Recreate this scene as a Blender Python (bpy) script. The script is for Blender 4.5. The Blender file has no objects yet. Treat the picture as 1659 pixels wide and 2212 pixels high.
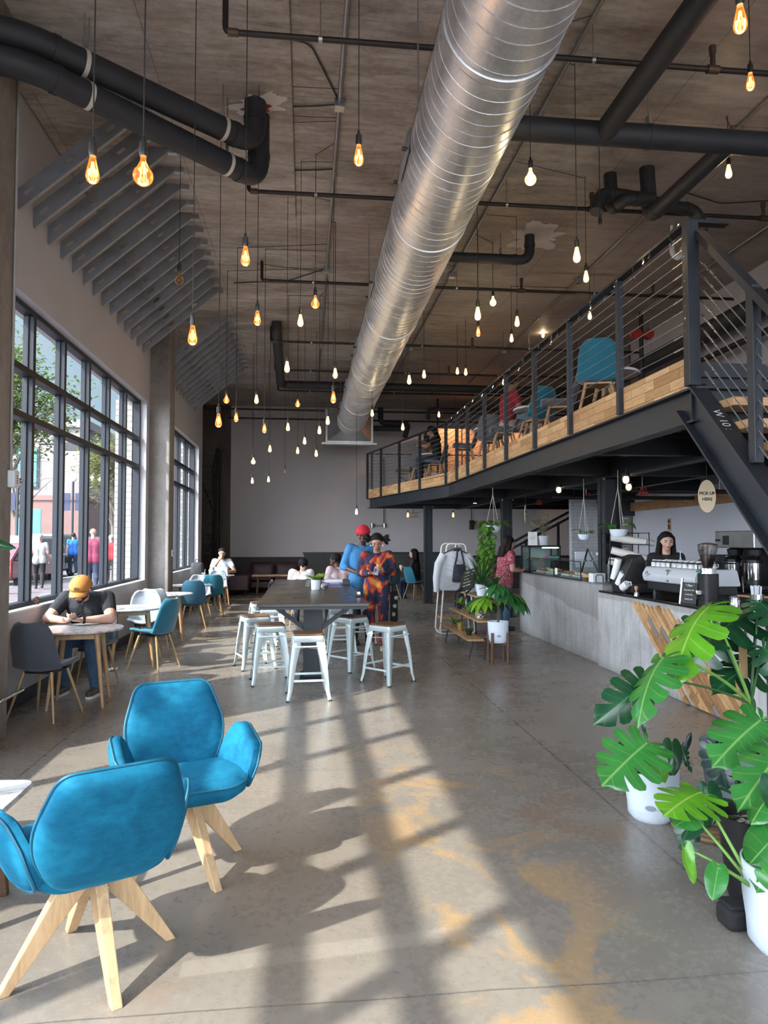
import bpy, bmesh, math, random
from mathutils import Vector, Matrix, Euler
from math import sin, cos, pi, radians as R, sqrt, atan2, tan
V = Vector
SC = bpy.context.scene
COL = SC.collection
rnd = random.Random(7)

# ---------------------------------------------------------------- camera
EYE = V((0, 0, 1.58)); F = 1534.0; YAW = math.atan(169.5/1534); PIT = math.atan(61/1534)
FW = V((sin(YAW)*cos(PIT), cos(YAW)*cos(PIT), sin(PIT)))
RT = V((cos(YAW), -sin(YAW), 0)); UP = RT.cross(FW)
def ray(px, py): return FW + RT*((px-829.5)/F) + UP*((1106-py)/F)
def at(px, py, Y):            # the point seen there at depth Y
    d = ray(px, py); return EYE + d*(Y/d.y)
def atz(px, py, z=0.0):       # ... on a horizontal plane
    d = ray(px, py); return EYE + d*((z-EYE.z)/d.z)
def atx(px, py, X):           # ... on a plane parallel to the side walls
    d = ray(px, py); return EYE + d*(X/d.x)
cd = bpy.data.cameras.new('camera'); cam = bpy.data.objects.new('camera', cd); COL.objects.link(cam)
cd.sensor_fit = 'HORIZONTAL'; cd.sensor_width = 36; cd.lens = 36*F/1659; cd.clip_start = .05; cd.clip_end = 400
cam.matrix_world = Matrix.Translation(EYE) @ Matrix((RT, UP, -FW)).transposed().to_4x4()
SC.camera = cam

# ---------------------------------------------------------------- objects
def setp(o, label=None, cat=None, group=None, kind=None):
    if label: o['label'] = label
    if cat: o['category'] = cat
    if group: o['group'] = group
    if kind: o['kind'] = kind
    return o
def thing(name, label, cat, loc=(0, 0, 0), rz=0.0, group=None):
    o = bpy.data.objects.new(name, None); COL.objects.link(o)
    o.empty_display_size = .1
    o.location = loc; o.rotation_euler = (0, 0, rz)
    return setp(o, label, cat, group)
def kids(o): return [c for c in CH.get(o.name, [])]
CH = {}
def dup(o, loc=None, rz=None, label=None, group=None, parent=None):
    c = o.copy(); COL.objects.link(c)
    if parent is not None:
        c.parent = parent; CH.setdefault(parent.name, []).append(c)
    if loc is not None: c.location = loc
    if rz is not None: c.rotation_euler = (0, 0, rz)
    if label: c['label'] = label
    if group: c['group'] = group
    for k in list(CH.get(o.name, [])): dup(k, parent=c)
    return c

class MB:
    def __init__(s): s.v = []; s.f = []; s.uv = None
    def add(s, vs, fs):
        b = len(s.v); s.v += [V(v) for v in vs]; s.f += [tuple(b+i for i in f) for f in fs]; return s
    def box(s, lo, hi, M=None):
        x0, y0, z0 = lo; x1, y1, z1 = hi
        vs = [V(p) for p in ((x0,y0,z0),(x1,y0,z0),(x1,y1,z0),(x0,y1,z0),(x0,y0,z1),(x1,y0,z1),(x1,y1,z1),(x0,y1,z1))]
        if M is not None: vs = [M @ p for p in vs]
        return s.add(vs, [(0,3,2,1),(4,5,6,7),(0,1,5,4),(1,2,6,5),(2,3,7,6),(3,0,4,7)])
    def cbox(s, c, sz, M=None):
        c = V(c); h = V(sz)/2
        if M is None: return s.box(c-h, c+h)
        return s.box(-h, h, Matrix.Translation(c) @ M.to_4x4())
    def beam(s, p0, p1, w, h, up=(0, 0, 1), w1=None, h1=None):  # rectangular bar between two points
        p0 = V(p0); p1 = V(p1); d = (p1-p0).normalized(); u = V(up)
        if abs(d.dot(u)) > .99: u = V((0, 1, 0))
        a = d.cross(u).normalized(); b = a.cross(d)
        w1 = w if w1 is None else w1; h1 = h if h1 is None else h1
        q = []
        for p, ww, hh in ((p0, w, h), (p1, w1, h1)):
            for i, j in ((-1,-1),(1,-1),(1,1),(-1,1)): q.append(p + a*(i*ww/2) + b*(j*hh/2))
        return s.add(q, [(0,1,2,3),(7,6,5,4),(0,4,5,1),(1,5,6,2),(2,6,7,3),(3,7,4,0)])
    def tube(s, pts, r, n=8, closed=False, cap=True, rs=None):
        pts = [V(p) for p in pts]; m = len(pts); base = len(s.v)
        prev = None
        for i, p in enumerate(pts):
            if closed: t = pts[(i+1) % m] - pts[i-1]
            else: t = pts[min(i+1, m-1)] - pts[max(i-1, 0)]
            if t.length < 1e-9: t = V((0, 0, 1))
            t.normalize()
            if prev is None:
                u = V((0, 0, 1)) if abs(t.z) < .9 else V((1, 0, 0))
                a = t.cross(u).normalized()
            else:
                a = prev - t*prev.dot(t)
                a = a.normalized() if a.length > 1e-6 else t.orthogonal().normalized()
            prev = a; b = t.cross(a); rr = rs[i] if rs else r
            for k in range(n):
                g = 2*pi*k/n; s.v.append(p + a*(cos(g)*rr) + b*(sin(g)*rr))
        for i in range(m if closed else m-1):
            j = (i+1) % m
            for k in range(n):
                l = (k+1) % n
                s.f.append((base+i*n+k, base+i*n+l, base+j*n+l, base+j*n+k))
        if cap and not closed:
            s.f.append(tuple(base+k for k in reversed(range(n)))); s.f.append(tuple(base+(m-1)*n+k for k in range(n)))
        return s
    def cyl(s, p0, p1, r0, r1=None, n=16):
        return s.tube([p0, p1], r0, n, rs=[r0, r0 if r1 is None else r1])
    def lathe(s, prof, c=(0, 0, 0), n=24, M=None, sx=1, sy=1):   # prof: (r, z)
        c = V(c); base = len(s.v)
        for r, z in prof:
            for k in range(n):
                g = 2*pi*k/n; p = V((r*cos(g)*sx, r*sin(g)*sy, z))
                s.v.append((M @ p if M is not None else p) + c)
        for i in range(len(prof)-1):
            for k in range(n):
                l = (k+1) % n
                s.f.append((base+i*n+k, base+i*n+l, base+(i+1)*n+l, base+(i+1)*n+k))
        if prof[0][0] > 1e-4: s.f.append(tuple(base+k for k in reversed(range(n))))
        if prof[-1][0] > 1e-4: s.f.append(tuple(base+(len(prof)-1)*n+k for k in range(n)))
        return s
    def ell(s, c, r, n=16, m=10, M=None):
        r = (r, r, r) if isinstance(r, (int, float)) else r
        c = V(c); base = len(s.v)
        for i in range(m+1):
            th = pi*i/m
            for k in range(n):
                g = 2*pi*k/n; p = V((r[0]*sin(th)*cos(g), r[1]*sin(th)*sin(g), -r[2]*cos(th)))
                s.v.append((M @ p if M is not None else p) + c)
        for i in range(m):
            for k in range(n):
                l = (k+1) % n
                s.f.append((base+i*n+k, base+i*n+l, base+(i+1)*n+l, base+(i+1)*n+k))
        return s
    def cap(s, p0, r0, p1, r1, n=12, h=4):       # tapered capsule
        p0 = V(p0); p1 = V(p1); d = p1-p0
        d = d.normalized() if d.length > 1e-6 else V((0, 0, 1))
        pts = []; rs = []
        for i in range(h+1):
            a = pi/2*i/h; pts.append(p0 - d*(r0*cos(a))); rs.append(max(r0*sin(a), 1e-4))
        for i in range(h+1):
            a = pi/2*i/h; pts.append(p1 + d*(r1*sin(a))); rs.append(max(r1*cos(a), 1e-4))
        return s.tube(pts, 0, n, rs=rs)
    def prism(s, poly, z0, z1, M=None):          # poly: list of (x, y)
        n = len(poly)
        vs = [V((x, y, z0)) for x, y in poly] + [V((x, y, z1)) for x, y in poly]
        if M is not None: vs = [M @ p for p in vs]
        return s.add(vs, [tuple(reversed(range(n))), tuple(range(n, 2*n))] + [(i, (i+1) % n, n+(i+1) % n, n+i) for i in range(n)])
    def grid(s, fn, nu, nv):
        base = len(s.v)
        for j in range(nv+1):
            for i in range(nu+1): s.v.append(V(fn(i/nu, j/nv)))
        for j in range(nv):
            for i in range(nu):
                a = base+j*(nu+1)+i; s.f.append((a, a+1, a+nu+2, a+nu+1))
        return s
    def pad(s, outline, th, bulge, fn, rings=6, bulge2=None):
        # cushion-like pad: 2-D outline (star-shaped), rounded rim, fn maps (x, y, d) to space
        n = len(outline); cx = sum(p[0] for p in outline)/n; cy = sum(p[1] for p in outline)/n
        b2 = bulge if bulge2 is None else bulge2
        rows = []
        for side, bb in ((1, bulge), (-1, b2)):
            rr = []
            for k in range(rings+1):
                t = k/rings
                if side == -1: t = 1-t
                sc = t*(.985)
                h = th/2 + bb*(1-t**2.2)
                if t > .999: h = th*.32
                rr.append([(cx+(x-cx)*sc, cy+(y-cy)*sc, side*h) for x, y in outline])
            rows.append(rr)
        allr = rows[0] + [[(x, y, 0) for x, y in outline]] + rows[1]
        base = len(s.v)
        for rr in allr:
            for p in rr: s.v.append(V(fn(*p)))
        for i in range(len(allr)-1):
            for k in range(n):
                l = (k+1) % n
                s.f.append((base+i*n+k, base+(i+1)*n+k, base+(i+1)*n+l, base+i*n+l))
        return s
    def xf(s, M):
        s.v = [M @ v for v in s.v]; return s
    def build(s, name, m, parent=None, smooth=True, bevel=0, sub=0, solid=0, world=False, label=None, cat=None, group=None, kind=None, angle=40, loc=None):
        me = bpy.data.meshes.new(name)
        off = V((0, 0, 0))
        if world and parent is not None:
            off = V(parent.location); p = parent.parent
            while p is not None: off += V(p.location); p = p.parent
        if loc is not None: off = V(loc)
        me.from_pydata([tuple(v-off) for v in s.v], [], s.f); me.validate()
        bm = bmesh.new(); bm.from_mesh(me)
        bmesh.ops.remove_doubles(bm, verts=bm.verts, dist=1e-5)
        bmesh.ops.recalc_face_normals(bm, faces=bm.faces); bm.to_mesh(me); bm.free()
        if s.uv: pass
        if smooth:
            me.shade_smooth(); me.set_sharp_from_angle(angle=R(angle))
        if m is not None: me.materials.append(m)
        o = bpy.data.objects.new(name, me); COL.objects.link(o)
        if loc is not None: o.location = loc
        if parent is not None:
            o.parent = parent; CH.setdefault(parent.name, []).append(o)
        if solid:
            md = o.modifiers.new('solid', 'SOLIDIFY'); md.thickness = solid; md.offset = 0
        if bevel:
            md = o.modifiers.new('bevel', 'BEVEL'); md.width = bevel; md.segments = 2; md.limit_method = 'ANGLE'; md.angle_limit = R(35)
        if sub:
            md = o.modifiers.new('sub', 'SUBSURF'); md.levels = sub; md.render_levels = sub
        return setp(o, label, cat, group, kind)
def struct(name, mb, m, **k): return mb.build(name, m, kind='structure', **k)

def roundpoly(pts, r, n=5):           # round the corners of a polygon
    out = []; m = len(pts)
    for i in range(m):
        p = V(pts[i]).to_2d() if len(pts[i]) > 2 else V(pts[i]); a = V(pts[i-1]); b = V(pts[(i+1) % m])
        rr = r[i] if isinstance(r, (list, tuple)) else r
        da = (a-p); db = (b-p); rr = min(rr, da.length*.48, db.length*.48)
        q0 = p+da.normalized()*rr; q1 = p+db.normalized()*rr
        for k in range(n+1):
            t = k/n; out.append(tuple(q0*(1-t)**2 + p*(2*t*(1-t)) + q1*t*t))
    return out
def bez(p0, p1, p2, n=8):
    p0, p1, p2 = V(p0), V(p1), V(p2)
    return [p0*(1-t)**2 + p1*(2*t*(1-t)) + p2*t*t for t in (i/n for i in range(n+1))]
def bend_path(pts, r=.15, n=5):       # polyline with rounded corners
    pts = [V(p) for p in pts]; out = [pts[0]]
    for i in range(1, len(pts)-1):
        a, p, b = pts[i-1], pts[i], pts[i+1]; rr = min(r, (a-p).length*.45, (b-p).length*.45)
        out += bez(p+(a-p).normalized()*rr, p, p+(b-p).normalized()*rr, n)
    return out+[pts[-1]]
def text(body, size, m, parent, M, depth=.002, name='lettering', align='CENTER', shear=0, sx=1, bold=0):
    c = bpy.data.curves.new(name, 'FONT'); c.body = body; c.size = size; c.extrude = depth; c.align_x = align; c.align_y = 'CENTER'
    c.shear = shear; c.offset = bold; c.space_line = .95
    o = bpy.data.objects.new(name, c); COL.objects.link(o); c.materials.append(m)
    o.parent = parent; CH.setdefault(parent.name, []).append(o)
    o.matrix_local = M @ Matrix.Diagonal((sx, 1, 1, 1))
    return o
def frame(o, x, y):                   # matrix from an origin and x / y axes
    x = V(x).normalized(); y = V(y); y = (y-x*y.dot(x)).normalized(); z = x.cross(y)
    m = Matrix((x, y, z)).transposed().to_4x4(); m.translation = V(o); return m

# ---------------------------------------------------------------- materials
def srgb(r, g, b):
    f = lambda c: (c/255/12.92) if c/255 <= .04045 else ((c/255+.055)/1.055)**2.4
    return (f(r), f(g), f(b), 1)
class NT:
    def __init__(s, nt): s.nt = nt; s.n = nt.nodes; s.l = nt.links
    def new(s, t, **k):
        n = s.n.new(t)
        for a, b in k.items():
            if hasattr(n, a): setattr(n, a, b)
        return n
    def link(s, a, b): s.l.new(a, b)
    def math(s, op, a, b=None, c=None, clamp=False):
        n = s.n.new('ShaderNodeMath'); n.operation = op; n.use_clamp = clamp
        for i, x in enumerate((a, b, c)):
            if x is None: continue
            if isinstance(x, (int, float)): n.inputs[i].default_value = x
            else: s.link(x, n.inputs[i])
        return n.outputs[0]
    def mix(s, f, a, b, mode='MIX'):
        n = s.n.new('ShaderNodeMix'); n.data_type = 'RGBA'; n.blend_type = mode
        for i, x in ((0, f), (6, a), (7, b)):
            if isinstance(x, (int, float)): n.inputs[i].default_value = x
            elif isinstance(x, tuple): n.inputs[i].default_value = x
            else: s.link(x, n.inputs[i])
        return n.outputs[2]
    def noise(s, vec, scale, detail=4, rough=.55, dist=0, w=None):
        n = s.n.new('ShaderNodeTexNoise'); n.inputs['Scale'].default_value = scale; n.inputs['Detail'].default_value = detail
        n.inputs['Roughness'].default_value = rough; n.inputs['Distortion'].default_value = dist
        if vec is not None: s.link(vec, n.inputs['Vector'])
        return n.outputs['Fac']
    def ramp(s, fac, stops, interp='LINEAR'):
        n = s.n.new('ShaderNodeValToRGB'); cr = n.color_ramp; cr.interpolation = interp
        while len(cr.elements) < len(stops): cr.elements.new(.5)
        for e, (p, c) in zip(cr.elements, stops):
            e.position = p; e.color = c if len(c) == 4 else (*c, 1)
        s.link(fac, n.inputs[0]); return n.outputs[0]
    def mapr(s, x, a, b, c=0.0, d=1.0):
        n = s.n.new('ShaderNodeMapRange'); n.clamp = True
        for i, q in enumerate((a, b, c, d)): n.inputs[i+1].default_value = q
        s.link(x, n.inputs[0]); return n.outputs[0]
    def scale(s, vec, sc):
        n = s.n.new('ShaderNodeMapping'); n.inputs['Scale'].default_value = sc; s.link(vec, n.inputs[0]); return n.outputs[0]
    def coord(s, k='Object'): return s.n.new('ShaderNodeTexCoord').outputs[k]
    def geo(s): return s.n.new('ShaderNodeNewGeometry').outputs['Position']
    def bump(s, h, st=.2, d=.01):
        n = s.n.new('ShaderNodeBump'); n.inputs['Strength'].default_value = st; n.inputs['Distance'].default_value = d
        s.link(h, n.inputs['Height']); return n.outputs[0]
def base(name):
    m = bpy.data.materials.new(name); m.use_nodes = True
    nt = NT(m.node_tree); b = m.node_tree.nodes['Principled BSDF']; return m, nt, b
MATS = {}
def mat(name, c, rough=.5, metal=0.0, var=.12, scale=6.0, bump=0.0, bscale=None, emit=0, sheen=0, spec=None, trans=0, coat=0, stretch=None):
    """procedural noise-varied surface"""
    if name in MATS: return MATS[name]
    m, nt, b = base(name); c = c if len(c) == 4 else (*c, 1)
    co = nt.coord()
    if stretch: co = nt.scale(co, stretch)
    nz = nt.noise(co, scale, 5)
    lo = tuple(x*(1-var) for x in c[:3])+(1,); hi = tuple(min(1, x*(1+var)) for x in c[:3])+(1,)
    nt.link(nt.ramp(nz, [(.3, lo), (.7, hi)]), b.inputs['Base Color'])
    nt.link(nt.mapr(nz, .3, .7, rough*.88, min(1, rough*1.1)), b.inputs['Roughness'])
    b.inputs['Metallic'].default_value = metal
    if spec is not None: b.inputs['Specular IOR Level'].default_value = spec
    if sheen:
        b.inputs['Sheen Weight'].default_value = sheen; b.inputs['Sheen Roughness'].default_value = .4
    if coat: b.inputs['Coat Weight'].default_value = coat
    if trans: b.inputs['Transmission Weight'].default_value = trans
    if bump: nt.link(nt.bump(nt.noise(co, bscale or scale*6, 4), bump), b.inputs['Normal'])
    if emit:
        b.inputs['Emission Color'].default_value = c; b.inputs['Emission Strength'].default_value = emit
    MATS[name] = m; return m
def wood(name, c1, c2, sc=(1, 1, 1), scale=3.0, rough=.45, dark=None):
    if name in MATS: return MATS[name]
    m, nt, b = base(name); co = nt.scale(nt.coord(), sc)
    f = nt.math('ADD', nt.math('MULTIPLY', nt.noise(co, scale*3, 6, .65, .8), .7), nt.math('MULTIPLY', nt.noise(nt.coord(), 5, 2), .3))
    nt.link(nt.ramp(f, [(.34, c1), (.62, c2)]), b.inputs['Base Color']); b.inputs['Roughness'].default_value = rough
    nt.link(nt.bump(f, .08), b.inputs['Normal']); MATS[name] = m; return m
def glass(name, tint=(.9, .95, .95), gloss=.10, rough=.02):
    if name in MATS: return MATS[name]
    m = bpy.data.materials.new(name); m.use_nodes = True; nt = NT(m.node_tree); nt.n.clear()
    out = nt.new('ShaderNodeOutputMaterial'); mx = nt.new('ShaderNodeMixShader'); tr = nt.new('ShaderNodeBsdfTransparent'); gl = nt.new('ShaderNodeBsdfGlossy')
    tr.inputs[0].default_value = (*tint, 1); gl.inputs['Roughness'].default_value = rough
    fr = nt.new('ShaderNodeFresnel'); fr.inputs[0].default_value = 1.35
    nz = nt.noise(nt.coord(), 2.0, 2)
    f = nt.math('ADD', nt.math('MULTIPLY', fr.outputs[0], .8), nt.math('MULTIPLY', nz, gloss*.5), clamp=True)
    gm = nt.new('ShaderNodeNewGeometry'); f = nt.math('MULTIPLY', f, nt.math('SUBTRACT', 1.0, gm.outputs['Backfacing']))
    nt.link(f, mx.inputs[0]); nt.link(tr.outputs[0], mx.inputs[1]); nt.link(gl.outputs[0], mx.inputs[2]); nt.link(mx.outputs[0], out.inputs[0])
    MATS[name] = m; return m
def emis(name, c, st, sample=True):
    if name in MATS: return MATS[name]
    m, nt, b = base(name); b.inputs['Base Color'].default_value = c; b.inputs['Emission Color'].default_value = c
    nz = nt.noise(nt.coord(), 30, 2); nt.link(nt.mapr(nz, 0, 1, st*.9, st*1.1), b.inputs['Emission Strength'])
    if not sample: m.cycles.emission_sampling = 'NONE'
    MATS[name] = m; return m
STEEL = mat('dark_painted_steel', (.020, .024, .031), .45, .2, .25, 3)
BLACK = mat('black_plastic', (.012, .012, .013), .45, 0, .2, 8)
RUB = mat('black_rubber', (.015, .015, .016), .8, 0, .2, 8)
INS = mat('black_pipe_wrap', (.022, .025, .031), .62, 0, .25, 5, .35, 14)
GALV = mat('galvanised_steel', (.40, .41, .42), .35, .85, .15, 5)
FIN = mat('grey_stud_steel', (.27, .29, .33), .5, .35, .2, 4)
CHROME = mat('bright_chrome', (.75, .75, .76), .15, 1, .05, 5)
WHITE = mat('white_plastic', (.74, .78, .84), .35, 0, .04, 5)
PAPER = mat('white_paper', (.8, .8, .78), .7, 0, .04, 9)
OAK = wood('pale_oak', (.33, .19, .095, 1), (.50, .31, .16, 1), (4, 4, .6), 3)
ASH = wood('light_ash_leg', (.42, .26, .13, 1), (.64, .43, .24, 1), (5, 5, .7), 3)
PLY = wood('light_ply', (.42, .27, .14, 1), (.58, .40, .22, 1), (1, 5, 5), 2)
WALN = wood('walnut', (.075, .038, .022, 1), (.14, .075, .042, 1), (1, 6, 6), 3)
GOLDL = mat('gold_wood_leg', (.42, .29, .15), .4, .25, .12, 6)
INK = mat('black_ink', (.01, .01, .01), .6)
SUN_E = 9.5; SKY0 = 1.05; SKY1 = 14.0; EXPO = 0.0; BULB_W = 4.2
# ---------------------------------------------------------------- setting materials
CEIL = 5.85; XL = -2.72; XR = 7.0; YB = 22.8
def line_mask(nt, co, pos, w):        # thin band around a coordinate value
    return nt.math('LESS_THAN', nt.math('ABSOLUTE', nt.math('SUBTRACT', co, pos)), w)
def m_floor():
    m, nt, b = base('polished_concrete'); P = nt.geo(); sep = nt.new('ShaderNodeSeparateXYZ'); nt.link(P, sep.inputs[0]); X, Y, Z = sep.outputs
    n1 = nt.noise(P, .55, 6, .6, .6); n2 = nt.noise(P, 3.2, 8, .65, .4); n3 = nt.noise(P, 26, 5, .7)
    f = nt.math('ADD', nt.math('MULTIPLY', n1, .38), nt.math('ADD', nt.math('MULTIPLY', n2, .30), nt.math('MULTIPLY', n3, .32)))
    c = nt.ramp(f, [(.32, (.180, .158, .136)), (.46, (.218, .194, .168)), (.56, (.252, .227, .199)), (.70, (.33, .30, .268))])
    # ochre and rust stains
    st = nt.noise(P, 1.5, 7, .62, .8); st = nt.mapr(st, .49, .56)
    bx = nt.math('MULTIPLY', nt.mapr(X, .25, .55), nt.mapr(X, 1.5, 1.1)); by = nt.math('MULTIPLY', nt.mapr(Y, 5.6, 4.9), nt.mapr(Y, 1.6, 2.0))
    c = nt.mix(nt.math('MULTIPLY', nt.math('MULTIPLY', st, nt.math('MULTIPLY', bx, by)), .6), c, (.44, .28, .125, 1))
    s2 = nt.mapr(nt.noise(P, .8, 6, .6, 1.0), .60, .70); c = nt.mix(nt.math('MULTIPLY', s2, .45), c, (.26, .14, .075, 1))
    # pale scuffs
    s3 = nt.mapr(nt.noise(nt.scale(P, (1, 3, 1)), 2.3, 8, .7, 1.5), .66, .74); c = nt.mix(nt.math('MULTIPLY', s3, .3), c, (.55, .53, .5, 1))
    strip = nt.math('MULTIPLY', nt.math('LESS_THAN', nt.math('ABSOLUTE', nt.math('SUBTRACT', nt.math('ADD', Y, nt.math('MULTIPLY', X, -.12)), 2.80)), .05), nt.math('MULTIPLY', nt.math('GREATER_THAN', X, -.45), nt.math('LESS_THAN', X, .8)))
    c = nt.mix(nt.math('MULTIPLY', strip, .2), c, (.5, .46, .4, 1))
    j = line_mask(nt, X, 1.82, .006)
    for p in (-1.9,): j = nt.math('MAXIMUM', j, line_mask(nt, X, p, .005))
    yw = nt.math('ADD', Y, nt.math('MULTIPLY', nt.noise(P, 1.2, 3), .04))
    for p in (2.52, 4.98, 9.9): j = nt.math('MAXIMUM', j, nt.math('MULTIPLY', line_mask(nt, yw, p, .004), .7))
    c = nt.mix(nt.math('MULTIPLY', j, .75), c, (.05, .045, .04, 1))
    nt.link(c, b.inputs['Base Color'])
    nt.link(nt.mapr(f, .35, .65, .20, .36), b.inputs['Roughness'])
    hb = nt.math('SUBTRACT', n2, j); nt.link(nt.bump(hb, .05, .01), b.inputs['Normal']); return m
def m_ceiling():
    m, nt, b = base('board_marked_concrete'); P = nt.geo(); sep = nt.new('ShaderNodeSeparateXYZ'); nt.link(P, sep.inputs[0]); X, Y, Z = sep.outputs
    n1 = nt.noise(nt.scale(P, (.5, 1.4, 1)), 1.0, 7, .62, .7); n2 = nt.noise(nt.scale(P, (1, 4.5, 1)), 2.6, 8, .68, .5); n3 = nt.noise(P, 14, 6, .7)
    f = nt.math('ADD', nt.math('MULTIPLY', n1, .45), nt.math('ADD', nt.math('MULTIPLY', n2, .38), nt.math('MULTIPLY', n3, .17)))
    c = nt.ramp(f, [(.37, (.13, .108, .097)), (.46, (.275, .243, .222)), (.55, (.42, .387, .36)), (.65, (.58, .55, .52))])
    br = nt.mapr(nt.noise(P, .45, 5, .6, .4), .50, .62); c = nt.mix(nt.math('MULTIPLY', br, .4), c, (.24, .165, .13, 1))
    pl = nt.math('MULTIPLY', nt.mapr(X, 2.5, 4.0), .55); c = nt.mix(pl, c, (.30, .25, .235, 1))
    k = nt.math('ABSOLUTE', nt.math('SUBTRACT', nt.math('FRACT', nt.math('DIVIDE', nt.math('ADD', X, .14), 1.22)), .5)); j = nt.math('GREATER_THAN', k, .4955)
    k2 = nt.math('ABSOLUTE', nt.math('SUBTRACT', nt.math('FRACT', nt.math('DIVIDE', nt.math('ADD', Y, .6), 2.44)), .5)); j = nt.math('MAXIMUM', j, nt.math('GREATER_THAN', k2, .498))
    c = nt.mix(nt.math('MULTIPLY', j, .5), c, (.07, .055, .048, 1))
    nt.link(c, b.inputs['Base Color']); nt.link(nt.mapr(n1, .3, .7, .42, .7), b.inputs['Roughness'])
    nt.link(nt.bump(nt.math('SUBTRACT', f, nt.math('MULTIPLY', j, .3)), .25, .02), b.inputs['Normal']); return m
def m_conc(name, lo, hi, rough=.75, sc=1.0, stretch=(1, 1, .35)):
    if name in MATS: return MATS[name]
    m, nt, b = base(name); P = nt.geo()
    n1 = nt.noise(nt.scale(P, stretch), 1.6*sc, 7, .62, .5); n2 = nt.noise(P, 9*sc, 7, .7); n3 = nt.noise(P, 60, 3, .6)
    f = nt.math('ADD', nt.math('MULTIPLY', n1, .6), nt.math('ADD', nt.math('MULTIPLY', n2, .3), nt.math('MULTIPLY', n3, .1)))
    nt.link(nt.ramp(f, [(.36, lo), (.64, hi)]), b.inputs['Base Color']); b.inputs['Roughness'].default_value = rough
    nt.link(nt.bump(f, .25, .02), b.inputs['Normal']); MATS[name] = m; return m
def m_brick(name, c1, c2, mortar, w=.5, h=.25, sc=1.0, ax='XZ', msize=.02):
    if name in MATS: return MATS[name]
    m, nt, b = base(name); P = nt.geo(); sep = nt.new('ShaderNodeSeparateXYZ'); nt.link(P, sep.inputs[0])
    cmb = nt.new('ShaderNodeCombineXYZ'); h_ = nt.math('ADD', sep.outputs[0], sep.outputs[1]); nt.link(h_, cmb.inputs[0]); nt.link(sep.outputs[2], cmb.inputs[1])
    t = nt.new('ShaderNodeTexBrick'); nt.link(cmb.outputs[0], t.inputs[0]); t.inputs['Scale'].default_value = sc
    t.inputs['Color1'].default_value = (*c1, 1); t.inputs['Color2'].default_value = (*c2, 1); t.inputs['Mortar'].default_value = (*mortar, 1)
    t.inputs['Brick Width'].default_value = w; t.inputs['Row Height'].default_value = h; t.inputs['Mortar Size'].default_value = msize
    nz = nt.noise(P, 8, 4); nt.link(nt.mix(.25, t.outputs[0], nt.ramp(nz, [(.3, (.3, .3, .3)), (.7, (.9, .9, .9))]), 'MULTIPLY'), b.inputs['Base Color'])
    b.inputs['Roughness'].default_value = .8; nt.link(nt.bump(t.outputs['Fac'], .3, .01), b.inputs['Normal']); MATS[name] = m; return m
M_FLOOR = m_floor(); M_CEIL = m_ceiling()
M_WALL = mat('warm_grey_paint', (.49, .485, .525), .7, 0, .05, 1.2, .06, 40)
M_BACK = mat('back_wall_paint', (.50, .475, .485), .75, 0, .05, .8, .05, 40)
M_TRIMW = mat('white_reveal_paint', (.72, .74, .76), .6, 0, .04, 3)
M_DARKW = mat('charcoal_paint', (.035, .033, .036), .7, 0, .2, 2)
M_COL = m_conc('column_concrete', (.125, .112, .102), (.30, .278, .262))
M_CNT = m_conc('counter_concrete', (.20, .195, .185), (.50, .495, .485), .5, 1.3)
WFRAME = mat('black_window_frame', (.017, .021, .029), .55, 0, .15, 4, spec=.3)
GLASS = glass('window_glass', (.97, .985, .99), .04)

# ---------------------------------------------------------------- shell
struct('floor', MB().box((-3.6, -5.0, -.12), (9.0, YB+.2, 0)), M_FLOOR, smooth=False)
struct('ceiling', MB().box((-3.6, -5.0, CEIL), (9.0, YB+.2, CEIL+.2)), M_CEIL, smooth=False)
struct('trim_ceiling_panel', MB().box((XL+.02, -4.5, CEIL-.035), (-.14, 9.26, CEIL+.01)), M_CEIL, smooth=False, bevel=.012)
BAYS = [(-.74, 5.0), (6.75, 12.5), (13.3, 18.5)]; ZS, ZH = .90, 3.97
def wall_left():
    w = MB(); x0, x1 = -3.06, XL; y0, y1 = -5.0, 19.12
    w.box((x0, y0, 0), (x1, y1, ZS)); w.box((x0, y0, ZH), (x1, y1, CEIL))
    ys = [y0]+[v for b in BAYS for v in b]+[y1]
    for i in range(0, len(ys), 2): w.box((x0, ys[i], ZS), (x1, ys[i+1], ZH))
    struct('wall_left', w, M_WALL, smooth=False)
    struct('wall_back', MB().box((-2.36, YB, 0), (9.0, YB+.2, CEIL)), M_BACK, smooth=False)
    struct('wall_recess', MB().box((-3.75, 19.12, 0), (-3.6, YB+.2, CEIL)).box((-3.6, 19.0, 0), (-3.06, 19.12, CEIL)), M_DARKW, smooth=False)
    struct('wall_recess_end', MB().box((-3.6, YB-.1, 0), (-2.36, YB+.2, CEIL)), m_conc('dark_concrete', (.05, .043, .04), (.12, .10, .09)), smooth=False)
    struct('wall_right', MB().box((XR, -5.0, 0), (XR+.2, 14.6, CEIL)), M_WALL, smooth=False)
    struct('wall_right_rear', MB().box((8.8, 14.6, 0), (9.0, YB, CEIL)).box((XR+.2, 14.6, 0), (8.8, 14.8, CEIL)), M_DARKW, smooth=False)
    struct('wall_kitchen', MB().box((5.75, 14.9, 0), (6.62, 15.05, 2.62)), m_brick('white_painted_brick', (.55, .56, .58), (.5, .51, .54), (.42, .43, .45), .22, .075, 1, msize=.008), smooth=False)
    struct('wall_front', MB().box((-3.06, -5.0, 4.9), (XR+.2, -4.75, CEIL)), M_WALL, smooth=False)
wall_left()
for i, (a, b_) in enumerate(((5.42, 6.05), (12.72, 13.17))):
    struct('column', MB().box((-3.05, a, 0), (-2.37, b_, CEIL)), M_COL, smooth=False, bevel=.015)
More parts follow.
